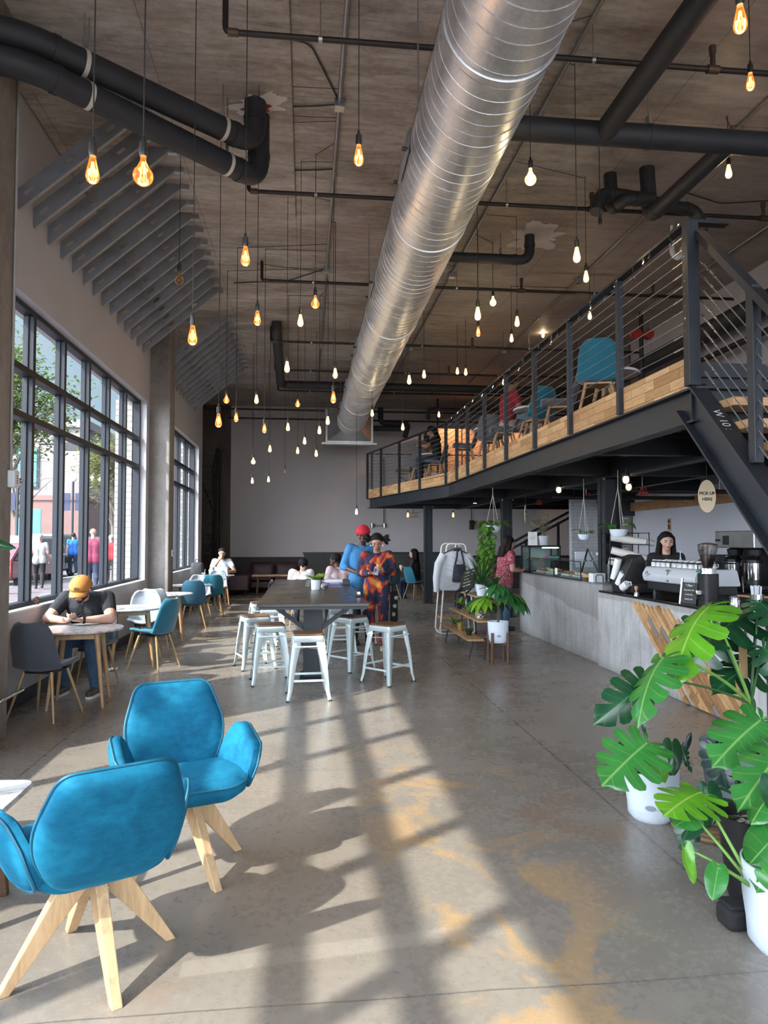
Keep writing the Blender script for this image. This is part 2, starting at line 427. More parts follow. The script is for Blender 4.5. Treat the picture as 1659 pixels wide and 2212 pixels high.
struct('column', MB().box((6.55, 14.62, 0), (XR, 15.1, CEIL)), M_COL, smooth=False, bevel=.015)
struct('baseboard_left', MB().box((XL, -5, 0), (XL+.018, 5.42, .13)).box((XL, 6.05, 0), (XL+.018, 12.72, .13)).box((XL, 13.17, 0), (XL+.018, 19.1, .13)), mat('navy_baseboard', (.018, .022, .032), .5), smooth=False)
# dark dado along the back wall with a raised green-grey panel
struct('baseboard_back', MB().box((-2.36, YB-.03, 0), (8.8, YB, 1.05)), M_DARKW, smooth=False)
struct('trim_back_panel', MB().box((-.05, YB-.08, .35), (4.3, YB-.03, 1.14)), mat('dark_olive_panel', (.045, .05, .042), .6, 0, .4, 1.5), smooth=False)
struct('trim_back_cap', MB().box((-.08, YB-.1, 1.14), (4.33, YB-.03, 1.20)).box((4.33, YB-.08, 1.02), (8.8, YB-.03, 1.08)), STEEL, smooth=False)

def window(n, a, b):
    t = thing('window_%d' % n, None, None, (-2.88, (a+b)/2, ZS)); setp(t, kind='structure')
    x0, x1 = -2.93, -2.82
    f = MB(); w = .055
    f.box((x0, a, ZS), (x1, b, ZS+w)).box((x0, a, ZH-w), (x1, b, ZH)).box((x0, a, ZS), (x1, a+w, ZH)).box((x0, b-w, ZS), (x1, b, ZH))
    f.build('window_frame', WFRAME, t, smooth=False, world=True, bevel=.004)
    MB().box((x1, a, ZS-.005), (XL+.012, b, ZS+.012)).build('window_sill', M_TRIMW, t, smooth=False, world=True)
    n_ = round((b-a)/.955); ys = [a+(b-a)*k/n_ for k in range(n_+1)]
    for y in ys[1:-1]:
        MB().box((x0, y-.034, ZS+w), (x1, y+.034, ZH-w)).box((x0+.03, y-.048, ZS+w), (x0+.06, y+.048, ZH-w)).build('mullion', WFRAME, t, smooth=False, world=True, bevel=.003)
    zs = [ZS+w, 2.83, 3.30, ZH-w]
    for z in zs[1:3]: MB().box((x0, a+w, z-.033), (x1+.012, b-w, z+.033)).build('transom', WFRAME, t, smooth=False, world=True, bevel=.003)
    for k in range(n_):
        for j in range(3):
            MB().box((-2.885, ys[k]+.02, zs[j]+.01), (-2.875, ys[k+1]-.02, zs[j+1]-.01)).build('pane', GLASS, t, smooth=False, world=True)
window(1, *BAYS[1]); window(2, *BAYS[2]); window(3, *BAYS[0])
# floor of the recess, small fixings
t = thing('emergency_light', 'small white emergency light box with conduit on the concrete column', 'light', (-2.37, 5.8, 2.1))
p = atx(20, 1035, -2.37)
MB().box((p.x, p.y-.05, p.z-.07), (p.x+.06, p.y+.06, p.z+.07)).build('housing', WHITE, t, world=True, bevel=.012)
MB().lathe([(.022, 0), (.03, .03), (.001, .035)], (p.x+.03, p.y+.085, p.z-.01), 12, Matrix.Rotation(-pi/2, 4, 'X')).build('lamp_head', CHROME, t, world=True)
for k in range(4): MB().cbox((p.x+.062, p.y+.0, p.z-.03+.018*k), (.004, .012, .008)).build('slot', INK, t, world=True)
MB().tube([(p.x+.012, p.y-.0, p.z+.07), (p.x+.012, p.y-.0, p.z+.25), (p.x+.012, p.y-.01, p.z+.3), (p.x+.012, p.y-.01, CEIL-.05)], .011, 8).build('conduit', mat('grey_conduit', (.3, .29, .28), .5), t, world=True)
p = V((-2.37, 5.72, .40))
t = thing('foot_rail', 'short chrome bar on the concrete column close to the floor', 'rail', (-2.37, p.y, 0))
MB().tube([(-2.37, p.y+.0, p.z-.06), (-2.31, p.y+.02, p.z-.05), (-2.29, p.y+.42, p.z-.04)], .014, 10).build('bar', CHROME, t, world=True)
MB().cyl((-2.372, p.y, p.z-.06), (-2.36, p.y, p.z-.06), .03, n=12).build('flange', CHROME, t, world=True)
for (x, y, z, lab) in ((-2.37, 13.0, 1.35, 'white switch box on the room side of the far concrete column'), (XL, 6.25, .42, 'grey power socket low on the wall behind the first grey chair')):
    t = thing('wall_socket', lab, 'socket', (x, y, z))
    MB().box((x, y-.04, z-.06), (x+.03, y+.04, z+.06)).build('cover', WHITE if z > 1 else GALV, t, world=True, bevel=.006)
    MB().box((x+.03, y-.012, z-.03), (x+.034, y+.012, z+.03)).build('insert', BLACK, t, world=True)
# ---------------------------------------------------------------- spiral duct
def duct():
    DX, DZ, r = 1.22, 4.83, .375; y0, y1 = -2.0, 19.25
    t = thing('spiral_duct', 'huge round spiral duct of galvanised steel running the length of the ceiling', 'duct', (DX, 8, DZ))
    m, nt, b = base('spiral_duct_steel'); P = nt.coord()
    nz = nt.noise(nt.scale(P, (1, .5, 1)), 5, 6, .6); nz2 = nt.noise(P, 40, 3, .5)
    f = nt.math('ADD', nt.math('MULTIPLY', nz, .7), nt.math('MULTIPLY', nz2, .3))
    nt.link(nt.ramp(f, [(.35, (.50, .52, .54)), (.65, (.76, .78, .79))]), b.inputs['Base Color']); b.inputs['Metallic'].default_value = .72
    nt.link(nt.mapr(f, .35, .65, .34, .5), b.inputs['Roughness']); nt.link(nt.bump(nz, .05, .02), b.inputs['Normal'])
    n = 64; my = 90
    MB().tube([(DX, y0+(y1-y0)*k/my, DZ) for k in range(my+1)], r, n).build('duct_shell', m, t, world=True)
    s = MB(); pts = []; pitch = .135; k = 0; per = 36
    N = int((y1-y0)/pitch*per)
    for k in range(N+1):
        a = 2*pi*k/per; pts.append((DX+cos(a)*(r+.001), y0+pitch*k/per, DZ+sin(a)*(r+.001)))
    s.tube(pts, .0042, 5); s.build('spiral_seam', m, t, world=True)
    for y in (1.2, 4.25, 6.9, 10.0, 13.1, 16.2, 18.4):
        c = MB(); c.lathe([(r+.001, -.03), (r+.012, -.025), (r+.012, .025), (r+.001, .03)], (DX, y, DZ), 64, Matrix.Rotation(pi/2, 4, 'X')); c.build('joint_band', m, t, world=True)
    for y in (2.9, 5.95, 9.0, 12.0, 15.1, 17.6):      # rectangular registers on its flank
        a = R(172)
        M = frame((DX+cos(a)*(r+.012), y, DZ+sin(a)*(r+.012)), (0, 1, 0), (-sin(a), 0, cos(a)))
        g = MB().box((-.28, -.10, -.012), (.28, .10, .014), M).build('register', GALV, t, world=True, bevel=.004)
        for k in range(4): MB().box((-.26, -.078+.042*k, .012), (.26, -.066+.042*k, .024), M).build('blade', FIN, g, world=True)
        for sx in (-.27, .27):
            MB().cyl(M @ V((sx, .085, 0)), M @ V((sx, .085, .05)), .016, n=8).build('screw_knob', BLACK, t, world=True)
    # square-to-round transition and end plenum
    q = MB(); nn = 32; yA, yB, hw = 19.25, 19.95, .62; zlo = DZ-.50; zhi = DZ+.42
    va = [V((DX+cos(2*pi*k/nn)*r, yA, DZ+sin(2*pi*k/nn)*r)) for k in range(nn)]
    def sq(a):
        c, s_ = cos(a), sin(a); m_ = max(abs(c), abs(s_)); return V((DX+c/m_*hw, yB, DZ+s_/m_*.45))
    vb = [sq(2*pi*k/nn) for k in range(nn)]
    q.add(va+vb, [(k, (k+1) % nn, nn+(k+1) % nn, nn+k) for k in range(nn)]); q.build('transition', m, t, world=True, angle=25)
    MB().box((DX-hw-.06, yB, DZ-.5), (DX+hw+.06, yB+.7, DZ+.47)).build('plenum', GALV, t, world=True, smooth=False, bevel=.01)
    MB().box((DX-hw-.16, yB-.03, DZ-.55), (DX+hw+.16, yB+.0, DZ-.50)).build('flange_angle', GALV, t, world=True, smooth=False)
    for y in (1.0, 5.2, 9.4, 13.4, 17.3):
        for sx in (-1, 1): MB().cyl((DX+sx*.385, y, DZ), (DX+sx*.385, y, CEIL), .006, n=6).build('hanger_rod', GALV, t, world=True)
duct()

# ---------------------------------------------------------------- insulated pipes
def pipe(name, label, pts, r, bend=.2, m=INS, straps=(), n=20, flange=None, cat='pipe'):
    t = thing(name, label, cat, pts[0])
    path = bend_path(pts, bend, 8); rs = []
    MB().tube(path, r, n).build('pipe_run', m, t, world=True)
    for i in range(1, len(pts)-1):                       # wrapped collars beside the bends
        for a, bb in ((pts[i], pts[i-1]), (pts[i], pts[i+1])):
            d = (V(bb)-V(a)); L = d.length; d.normalize()
            if L > bend*1.3: MB().cyl(V(a)+d*(bend*1.05), V(a)+d*(bend*1.05+.05), r+.007, n=n).build('collar', m, t, world=True)
    for (s, w, mm) in straps:
        a, bb = V(pts[s[0]]), V(pts[s[0]+1]); c = a.lerp(bb, s[1]); d = (bb-a).normalized()
        MB().cyl(c-d*w/2, c+d*w/2, r+.005, n=n).build('strap', mm, t, world=True)
        MB().cyl(c+V((0, 0, r)), (c.x, c.y, CEIL), .007, n=6).build('hanger_rod', GALV, t, world=True)
        MB().box((c.x-.012, c.y-.035, c.z+r), (c.x+.012, c.y+.035, c.z+r+.09)).build('clevis', GALV, t, world=True)
    return t
wm = mat('pale_strap', (.55, .53, .48), .5)
a0 = V((-.50, 6.80, CEIL)); d = V((-1.80, -1.43, 0)).normalized()
for k, z in enumerate((5.40, 5.172)):
    e = V((-.50+.02*k, 6.80+.0*k, z)); f_ = e + d*2.1; g = f_ + V((-1, -.18, 0)).normalized()*1.1
    pipe('insulated_pipe', ('thick black insulated pipe with pale straps, upper of the pair above the window studs', 'thick black insulated pipe hung just under its twin above the window studs')[k],
         [V((-.50+.02*k, 6.80+.235*k, CEIL-.005)), e+V((0, .235*k, 0)), f_, g], .105, .20, straps=[((1, .17), .035, wm), ((1, .78), .035, wm)])
def patch(name, label, c, r, seed, m, cat='patch'):
    rr = random.Random(seed); poly = []
    zb = CEIL-.035 if c[0] < -.14 else CEIL
    for k in range(90):
        a = 2*pi*k/90; q = r*(.62+.22*sin(2*a+seed)+.12*sin(5*a+seed*2)+.10*sin(9*a)+.12*rr.random()); poly.append((c[0]+cos(a)*q, c[1]+sin(a)*q*.8))
    setp(MB().prism(poly, zb-.006-(.003 if name[0] == 's' else 0), zb-.002-(.0045 if name[0] == 's' else 0)).build(name, m, smooth=False, loc=(c[0], c[1], CEIL)), label, cat)
patch('plaster_patch', 'ragged white plaster smear around the black pipe going into the ceiling', (-.47, 6.85), .33, 3, mat('white_plaster', (.62, .60, .58), .9))
patch('sealant_ring', 'red fire sealant ring where the black pipe pair enters the ceiling', (-.49, 6.90), .16, 9, mat('red_sealant', (.28, .03, .03), .8))
patch('plaster_patch', 'pale plaster cloud where a thin black pipe meets the ceiling beside the duct', (3.2, 9.55), .62, 5, mat('grey_plaster', (.5, .47, .47), .9))
p1 = 6.07; Z1 = 5.28
pipe('insulated_pipe', 'wide wrinkled black pipe crossing under the ceiling from the duct towards the right', [V((1.45, p1, Z1)), V((7.0, p1, Z1))], .105, straps=[((0, .3), .03, INS), ((0, .62), .03, INS)])
pipe('insulated_pipe', 'thick black branch pipe running towards the viewer off the wide cross pipe', [V((2.68, p1, Z1)), V((2.68, -1.0, Z1))], .098)
pipe('insulated_pipe', 'thick black branch pipe leading away to the knot of elbows', [V((3.90, p1, Z1-.02)), V((3.88, 7.55, Z1-.02)), V((3.88, 7.62, CEIL))], .085, .12)
t = pipe('pipe_elbow', 'black elbow rising to the ceiling at the knot of wrapped pipes, on its inner side', [V((3.86, 7.45, 5.40)), V((3.52, 7.45, 5.40)), V((3.52, 7.75, 5.40)), V((3.52, 7.80, CEIL))], .075, .12)
pipe('pipe_elbow', 'black elbow at the knot of wrapped pipes, on its outer side beside a lit bulb', [V((3.9, 7.6, 5.45)), V((4.55, 7.75, 5.45)), V((4.62, 7.75, 5.2))], .07, .12)
pipe('pipe_elbow', 'stubby black elbow end curling down at the knot of wrapped pipes', [V((3.7, 7.62, 5.5)), V((3.3, 7.55, 5.5)), V((3.22, 7.5, 5.25))], .075, .12)
pipe('insulated_pipe', 'thin black pipe with an elbow up into the pale plaster cloud', [V((1.2, 9.5, 5.49)), V((3.1, 9.5, 5.49)), V((3.1, 9.5, CEIL))], .068, .18, straps=[((0, .78), .03, INS)])
pipe('insulated_pipe', 'black pipe dropping along the ceiling then turning behind the duct', [V((-.58, 13.9, CEIL-.005)), V((-.58, 13.9, 5.66)),  V((-.63, 17.7, 5.45)), V((7, 17.7, 5.45))], .10, .2)
for k, (pts, lab) in enumerate((
    ([(1.9, 21.2, 5.6), (1.9, 21.2, 4.95), (2.9, 21.2, 4.95)], 'black pipe bent like a trap in front of the back wall, lower of two'),
    ([(2.25, 21.3, 5.6), (2.25, 21.3, 5.12), (3.1, 21.3, 5.12), (3.1, 22.0, 4.85)], 'black pipe bent like a trap in front of the back wall, upper of two'),
    ([(3.6, 20.6, 5.15), (3.6, 20.6, 5.45), (7, 20.6, 5.45)], 'black elbow pipe above the lit plywood box at the back'))):
    pipe('insulated_pipe', lab, [V(p) for p in pts], .08 if k < 2 else .06, .18)
# ---------------------------------------------------------------- sprinkler lines
IRON = mat('black_iron_pipe', (.030, .026, .025), .5, .4, .3, 6)
COPR = mat('brown_fitting', (.10, .065, .05), .5, .5, .3, 10)
names = ('first', 'second', 'third', 'fourth', 'fifth', 'sixth')
for k, y in enumerate((5.5, 8.05, 10.85, 14.2, 16.6, 18.9)):
    x0 = -.64 - .02*k; z = 5.55
    t = thing('sprinkler_pipe', 'thin black sprinkler pipe crossing under the ceiling, %s of six from the entrance end' % names[k], 'pipe', (x0, y, z))
    MB().tube(bend_path([(x0, y, CEIL), (x0, y, z), (XR, y, z)], .05, 4), .024, 10).build('pipe_run', IRON, t, world=True)
    MB().cyl((x0+.02, y, z), (x0+.10, y, z), .032, n=10).build('coupling', COPR, t, world=True)
    for x in (.1, 2.35, 4.6, 6.2):
        MB().cyl((x, y, z), (x, y, CEIL), .005, n=6).build('hanger_rod', GALV, t, world=True)
        MB().cyl((x-.015, y, z), (x+.015, y, z), .028, n=10).build('clamp', GALV, t, world=True)
    for x in (3.4, 5.6):
        c = MB().cyl((x-.05, y, z), (x+.05, y, z), .036, n=10).cyl((x, y, z), (x, y, z+.14), .022, n=10).cyl((x, y, z+.14), (x, y, z+.20), .03, n=10); c.build('sprinkler_head', COPR, t, world=True)
for k, (y, z) in enumerate(((21.0, 5.42), (21.4, 5.22))):
    t = thing('sprinkler_pipe', ('thin black pipe in front of the back wall, upper of the two', 'thin black pipe in front of the back wall, lower of the two')[k], 'pipe', (-3, y, z))
    MB().cyl((-3.5 if k == 0 else -2.3, y, z), (8.5, y, z), .028, n=8).build('pipe_run', IRON, t, world=True)
    for x in (-1.2, 1.0, 3.5): MB().cyl((x, y, z), (x, y, CEIL), .006, n=6).build('hanger_rod', GALV, t, world=True)
t = thing('black_riser', 'thin vertical black pipe standing behind the mezzanine rail at the back wall', 'pipe', (3.0, 22.3, 0))
MB().cyl((3.95, 21.0, 2.9), (3.95, 21.0, CEIL), .03, n=8).build('pipe_run', IRON, t, world=True)
# ---------------------------------------------------------------- conduits on the ceiling
CON = mat('steel_conduit', (.30, .30, .31), .4, .7, .15, 6)
WIRE = mat('black_wire', (.02, .019, .019), .6, 0, .2, 20)
for k, (x, lab) in enumerate(((.31, 'bright steel conduit with junction boxes along the ceiling, window side of the duct'), (2.3, 'steel conduit running along the ceiling on the mezzanine side of the duct'), (4.4, 'steel conduit along the ceiling above the mezzanine rail'), (6.2, 'steel conduit along the ceiling near the right-hand wall'))):
    t = thing('ceiling_conduit', lab, 'conduit', (x, 5, CEIL-.03))
    MB().cyl((x, -3, CEIL-.03), (x, 20.5, CEIL-.03), .018 if k else .022, n=8).build('conduit_run', CON, t, world=True)
    for y in (6.75, 11.0, 15.4):
        bx = MB().box((x-.05, y-.05, CEIL-.085), (x+.05, y+.05, CEIL-.0)).build('junction_box', GALV, t, world=True, bevel=.004)
    for y in (3.5, 8.6, 13): MB().cyl((x, y, CEIL-.03), (x, y+.05, CEIL-.03), .026, n=8).build('coupling', CON, t, world=True)
for k, (pts, lab) in enumerate((
    ([(-2.0, 5.4), (-1.2, 5.55), (-.3, 5.9), (.02, 5.95), (.31, 6.75)], 'loose black cable stapled across the ceiling above the pipe pair'),
    ([(-1.25, 6.95), (-.5, 6.9), (.0, 6.85), (.31, 6.78)], 'thin black cable on the ceiling leading to the first junction box'),
    ([(-.3, 8.1), (.05, 8.05), (.31, 8.0)], 'thin black cable on the ceiling close to the second sprinkler pipe'),
    ([(-1.2, 11.8), (-.3, 11.6), (.31, 11.0)], 'thin black cable on the ceiling leading to the second junction box'),
    ([(4.4, 8.0), (5.2, 8.3), (6.0, 8.1), (6.2, 8.4)], 'sagging black cable over the mezzanine between two conduits'))):
    pp = bend_path([(x, y, CEIL-.015) for x, y in pts], .1, 4)
    setp(MB().tube(pp, .008, 6).build('ceiling_cable', WIRE, loc=pp[0]), lab, 'cable')

# ---------------------------------------------------------------- slanted steel studs
def stud(name, y, lab, grp):
    # C-section, lying in a plane across the room, rising from the wall to the ceiling
    a = V((XL+.015, y, 4.70)); b = V((-1.46, y, 5.80)); d = (b-a).normalized(); up = V((0, 1, 0)).cross(d); up = -up if up.z < 0 else up
    L = (b-a).length; H = .155; t = thing(name, lab, 'steel stud', a, 0, grp)
    w = MB(); us = [0]
    slots = [(.14, .24), (.62, .72), (1.12, 1.22)]
    for s in slots: us += list(s)
    us.append(L); vs = [0, H*.38, H*.62, H]
    for i in range(len(us)-1):
        for j in range(3):
            if j == 1 and i % 2 == 1: continue
            for th in (0, .003):
                pass
            q = [a+d*u+up*v for u, v in ((us[i], vs[j]), (us[i+1], vs[j]), (us[i+1], vs[j+1]), (us[i], vs[j+1]))]
            w.add(q, [(0, 1, 2, 3)])
    o = w.build('web', FIN, t, smooth=False, world=True, solid=.003)
    for v, nm in ((0, 'flange'), (H, 'flange')):
        c = MB().add([a+up*v+V((0, 0, 0)), a+d*L+up*v, a+d*L+up*v+V((0, .045, 0)), a+up*v+V((0, .045, 0))], [(0, 1, 2, 3)])
        s_ = 1 if v == 0 else -1
        c.add([a+up*v+V((0, .045, 0)), a+d*L+up*v+V((0, .045, 0)), a+d*L+up*(v+s_*.014)+V((0, .045, 0)), a+up*(v+s_*.014)+V((0, .045, 0))], [(0, 1, 2, 3)])
        c.build('flange', FIN, t, smooth=False, world=True, solid=.003)
    MB().box((-1.50, y-.004, CEIL-.09), (-1.40, y+.055, CEIL-.035)).build('end_clip', GALV, t, smooth=False, world=True)
    return t
s0 = None
ordw = ('first', 'second', 'third', 'fourth', 'fifth', 'sixth', 'seventh', 'eighth', 'ninth', 'tenth', 'eleventh', 'twelfth', 'thirteenth', 'fourteenth')
for grp, y0, n, nm in (('studs above the big window', 6.92, 14, 'big window'), ('studs beyond the far column', 13.60, 11, 'far window')):
    for k in range(n):
        lab = 'slanted grey slotted steel stud above the %s, %s from the entrance end' % (nm, ordw[k])
        if s0 is None: s0 = stud('steel_stud', y0, lab, grp)
        else: dup(s0, (s0.location.x, y0+.398*k, s0.location.z), None, lab, grp)
# ---------------------------------------------------------------- pendant bulbs
def m_bulbglass(name, tint, em, ec=(1.0, .36, .07, 1)):
    m = bpy.data.materials.new(name); m.use_nodes = True; nt = NT(m.node_tree); nt.n.clear()
    out = nt.new('ShaderNodeOutputMaterial'); tr = nt.new('ShaderNodeBsdfTransparent'); tr.inputs[0].default_value = (*tint, 1)
    gl = nt.new('ShaderNodeBsdfGlossy'); gl.inputs['Roughness'].default_value = .05; e = nt.new('ShaderNodeEmission')
    nz = nt.noise(nt.coord(), 12, 2); nt.link(nt.mapr(nz, 0, 1, em*.8, em*1.2), e.inputs[1]); e.inputs[0].default_value = ec
    lw = nt.new('ShaderNodeLayerWeight'); lw.inputs[0].default_value = .25
    m1 = nt.new('ShaderNodeMixShader'); nt.link(nt.math('MULTIPLY', lw.outputs['Fresnel'], .7, clamp=True), m1.inputs[0]); nt.link(tr.outputs[0], m1.inputs[1]); nt.link(gl.outputs[0], m1.inputs[2])
    ad = nt.new('ShaderNodeAddShader'); nt.link(m1.outputs[0], ad.inputs[0]); nt.link(e.outputs[0], ad.inputs[1]); nt.link(ad.outputs[0], out.inputs[0])
    m.cycles.emission_sampling = 'NONE'; return m
BG_A = m_bulbglass('amber_bulb_glass', (.95, .62, .30), .42); BG_W = m_bulbglass('warm_bulb_glass', (.97, .85, .6), 1.5, (1, .62, .24, 1)); BG_O = m_bulbglass('clear_bulb_glass', (.85, .8, .7), .02)
FIL = emis('glowing_filament', (1, .62, .18, 1), 9, False); FILW = emis('white_hot_filament', (1, .82, .45, 1), 16, False); FILO = mat('cold_filament', (.4, .3, .15), .4, .8)
SOCK = mat('black_bakelite_socket', (.014, .014, .015), .4, 0, .2, 20)
ST = [(.001, -.140), (.014, -.138), (.026, -.128), (.032, -.110), (.032, -.095), (.026, -.065), (.018, -.03), (.0135, -.004), (.0135, .0)]
GL = [(.001, -.148)] + [(.0475*sin(pi*(1-k/9)), -.1005-.0475*cos(pi*(k/9))) for k in range(1, 8)] + [(.0135, -.028), (.0135, 0)]
PROTO = {}
def bulb_proto(kind, far):
    k = (kind, far)
    if k in PROTO: return PROTO[k]
    prof = ST if kind[0] == 't' else GL; n = 12 if far else 20
    prof2 = [(r, z-.06) for r, z in prof]
    b = MB().lathe(prof2, n=n); me_b = b
    s = MB().lathe([(.001, .035), (.008, .03), (.010, .005), (.019, .0), (.0205, -.05), (.017, -.066), (.001, -.066)], n=n)
    f = MB(); top = -.075; low = -.165 if kind[0] == 't' else -.185
    q = 5
    for j in range(q):
        a = 2*pi*j/q; rr = .011 if kind[0] == 't' else .014
        f.tube([(cos(a)*rr*.5, sin(a)*rr*.5, top-.02), (cos(a)*rr*1.2, sin(a)*rr*1.2, low), (cos(a+.6)*rr*.5, sin(a+.6)*rr*.5, top-.02)], .0016 if not far else .0035, 4)
    PROTO[k] = (b, s, f); return PROTO[k]
MESH = {}; LAMP = {}
def pendant(px, py, Y, kind, label, run=True):
    """bulb centre seen at (px, py), Y metres into the room; kind: t/g + a/w/o"""
    c = at(px, py, Y); far = Y > 8.5
    zc = .13 if kind[0] == 't' else .16
    o = V((c.x, c.y, c.z+zc))
    t = thing('pendant_bulb', label, 'pendant bulb', o, 0, 'hanging filament bulbs')
    b, s, f = bulb_proto(kind, far)
    gm = {'a': BG_A, 'w': BG_W, 'o': BG_O}[kind[1]]; fm = {'a': FIL, 'w': FILW, 'o': FILO}[kind[1]]
    for nm, mb, m in (('glass_bulb', b, gm), ('socket', s, SOCK), ('filament', f, fm)):
        key = (nm, kind, far)
        if key in MESH:
            x = bpy.data.objects.new(nm, MESH[key]); COL.objects.link(x); x.parent = t; CH.setdefault(t.name, []).append(x)
        else:
            x = mb.build(nm, m, t); MESH[key] = x.data
    H = CEIL-.02-o.z; rr = .0035 if Y < 9 else .0045
    pts = [(0, 0, .03), (0, 0, H)]
    if run:
        xs = min((.31, 2.3, 4.4), key=lambda q: abs(q-o.x)); pts += [(0, .03, H), (xs-o.x, .25*((px*7) % 3-1), H)]
    MB().tube(bend_path(pts, .03, 3), rr, 6).build('cord', WIRE, t)
    if kind[1] != 'o':                       # the lamp itself gives off warm light
        l = LAMP.get(kind[1])
        if l is None:
            l = bpy.data.lights.new('bulb_light', 'POINT'); l.energy = BULB_W; l.color = (1, .78, .58) if kind[1] == 'a' else (1, .86, .70); l.shadow_soft_size = .03; LAMP[kind[1]] = l
        lo_ = bpy.data.objects.new('bulb_light', l); COL.objects.link(lo_); lo_.parent = t; lo_.location = (0, 0, -.13)
    return t
def dof(w, g=False): return (146.0 if g else 98.0)/w
for (px, py, w, kind, lab) in [
    (200, 366, 28, 'ta', 'amber teardrop bulb hanging before the steel studs, smaller one beside the round globe bulb'),
    (309, 380, 43, 'ga', 'large amber globe bulb hanging in front of the slanted steel studs'),
    (775, 335, 22, 'ta', 'amber teardrop bulb alone between the ceiling conduit and the duct'),
    (530, 553, 20, 'ta', 'amber teardrop bulb hanging clear of the studs below the pipe elbow'),
    (1599, 40, 32, 'ta', 'largest amber teardrop bulb, cut by the top edge above the mezzanine'),
    (1621, 176, 20, 'ta', 'amber teardrop bulb just under the largest one above the mezzanine'),
    (1146, 388, 26, 'gw', 'bright yellow globe bulb right of the duct, highest on that side'),
    (1574, 370, 15, 'tw', 'bright teardrop bulb beside the knot of black pipe elbows'),
    (1246, 550, 16.5, 'tw', 'bright teardrop bulb above the mezzanine rail under the pale plaster cloud'),
    (1266, 597, 12.5, 'tw', 'small bright teardrop bulb close below another over the mezzanine rail'),
    (387, 606, 20, 'go', 'unlit clear globe bulb hanging in front of the studs'),
    (416, 724, 20, 'ta', 'amber teardrop bulb hanging at the lower end of the big stud group'),
    (556, 687, 15, 'ta', 'amber teardrop bulb to the window side of the riser pipe'),
    (649, 692, 12.5, 'tw', 'teardrop bulb just beside the globe bulb near the ceiling conduit'),
    (681, 657, 19, 'ga', 'amber globe bulb under the ceiling conduit halfway down the room'),
    (620, 792, 11.5, 'tw', 'bright teardrop bulb beside the dropped black riser pipe'),
    (724, 806, 10.5, 'tw', 'bright teardrop bulb close to the duct, higher of two there'),
    (720, 858, 12, 'ta', 'orange teardrop bulb in front of the far end of the duct'),
    (489, 865, 13, 'ga', 'amber globe bulb near the far stud group'),
    (554, 862, 9, 'tw', 'small teardrop bulb above the top of the back wall, on the window side'),
    (643, 874, 11, 'ga', 'small amber globe bulb at the top of the back wall'),
    (472, 908, 14, 'ta', 'amber teardrop bulb in front of the dark recess'),
    (510, 901, 9.5, 'ta', 'small amber teardrop bulb at the corner of the back wall and recess'),
    (571, 925, 9.5, 'ta', 'teardrop bulb before the back wall, beside the twin black pipes'),
    (622, 922, 8, 'tw', 'teardrop bulb before the upper middle of the back wall'),
    (690, 929, 8, 'tw', 'teardrop bulb just below the duct plenum on its window side'),
    (708, 908, 8.5, 'tw', 'teardrop bulb in front of the duct transition piece'),
    (658, 952, 7.2, 'tw', 'small teardrop bulb before the back wall, a step lower than its neighbours'),
    (583, 969, 7, 'tw', 'small white bulb before the back wall, above the lowest cluster'),
    (643, 973, 6.6, 'tw', 'tiny white bulb before the back wall, midway in its low row'),
    (683, 979, 6.8, 'tw', 'tiny white bulb before the back wall below the duct plenum'),
    (547, 998, 9.5, 'gw', 'small white globe bulb before the back wall'),
    (545, 1038, 6, 'tw', 'tiny bulb before the back wall, directly below the white globe'),
    (580, 1035, 5.8, 'tw', 'tiny bulb before the back wall, beside the lowest one'),
    (615, 1018, 5.5, 'to', 'tiny unlit bulb before the back wall'),
    (770, 1105, 6.2, 'tw', 'tiny bulb hanging lowest of all, near the mezzanine corner'),
    (804, 892, 7.2, 'tw', 'greenish white bulb beside the duct end and black cables'),
    (870, 922, 7.2, 'tw', 'greenish white bulb over the far corner of the mezzanine'),
    (884, 820, 9.4, 'tw', 'bright bulb right of the duct, lower of a close pair'),
    (916, 808, 8.4, 'tw', 'bright bulb right of the duct, upper of a close pair'),
    (988, 801, 7.2, 'tw', 'bulb over the rail, yellower of a tight pair'),
    (1006, 803, 7.4, 'tw', 'bulb over the rail, whiter of a tight pair'),
    (1032, 677, 14, 'tw', 'large teardrop bulb over the mezzanine front, directly above a smaller one'),
    (1033, 716, 10.5, 'ta', 'amber teardrop bulb directly below a larger one over the mezzanine front'),
    (1065, 654, 15, 'gw', 'bright globe bulb over the mezzanine front'),
    (1117, 694, 11, 'tw', 'teardrop bulb just outside the globe bulb over the rail'),
    (1105, 730, 8.6, 'tw', 'small teardrop bulb below the conduit over the rail'),
    (1173, 722, 7, 'tw', 'small dim bulb touching the line of the mezzanine handrail'),
    (1274, 681, 9, 'tw', 'bright small bulb seen through the cables of the near rail bay'),
    (1088, 824, 7, 'tw', 'white bulb seen beside the rail post next to the red shirt'),
    (948, 895, 6, 'tw', 'tiny bulb above the seated woman on the mezzanine')]:
    g = kind[0] == 'g'
    Yd = min(dof(w, g), 19.3)
    pendant(px, py, Yd, kind, lab, run=Yd < 13)
for px, lab in ((881, 'tiny bulb under the mezzanine at the back, beside the first steel post'), (979, 'tiny bulb under the mezzanine at the back, past the first steel post')):
    c = at(px, 1107, 20.5); t = thing('pendant_bulb', lab, 'pendant bulb', c, 0, 'hanging filament bulbs')
    MB().lathe(ST, n=12).build('glass_bulb', BG_W, t); MB().cyl((0, 0, 0), (0, 0, .06), .018, n=10).build('socket', SOCK, t); MB().cyl((0, 0, -.1), (0, 0, -.03), .006, n=6).build('filament', FILW, t); MB().cyl((0, 0, .05), (0, 0, 2.45-c.z), .004, n=6).build('cord', WIRE, t)
c = at(1296, 470, 7.2); t = thing('empty_socket', 'black lamp socket with no bulb hanging above the mezzanine rail', 'lamp socket', c)
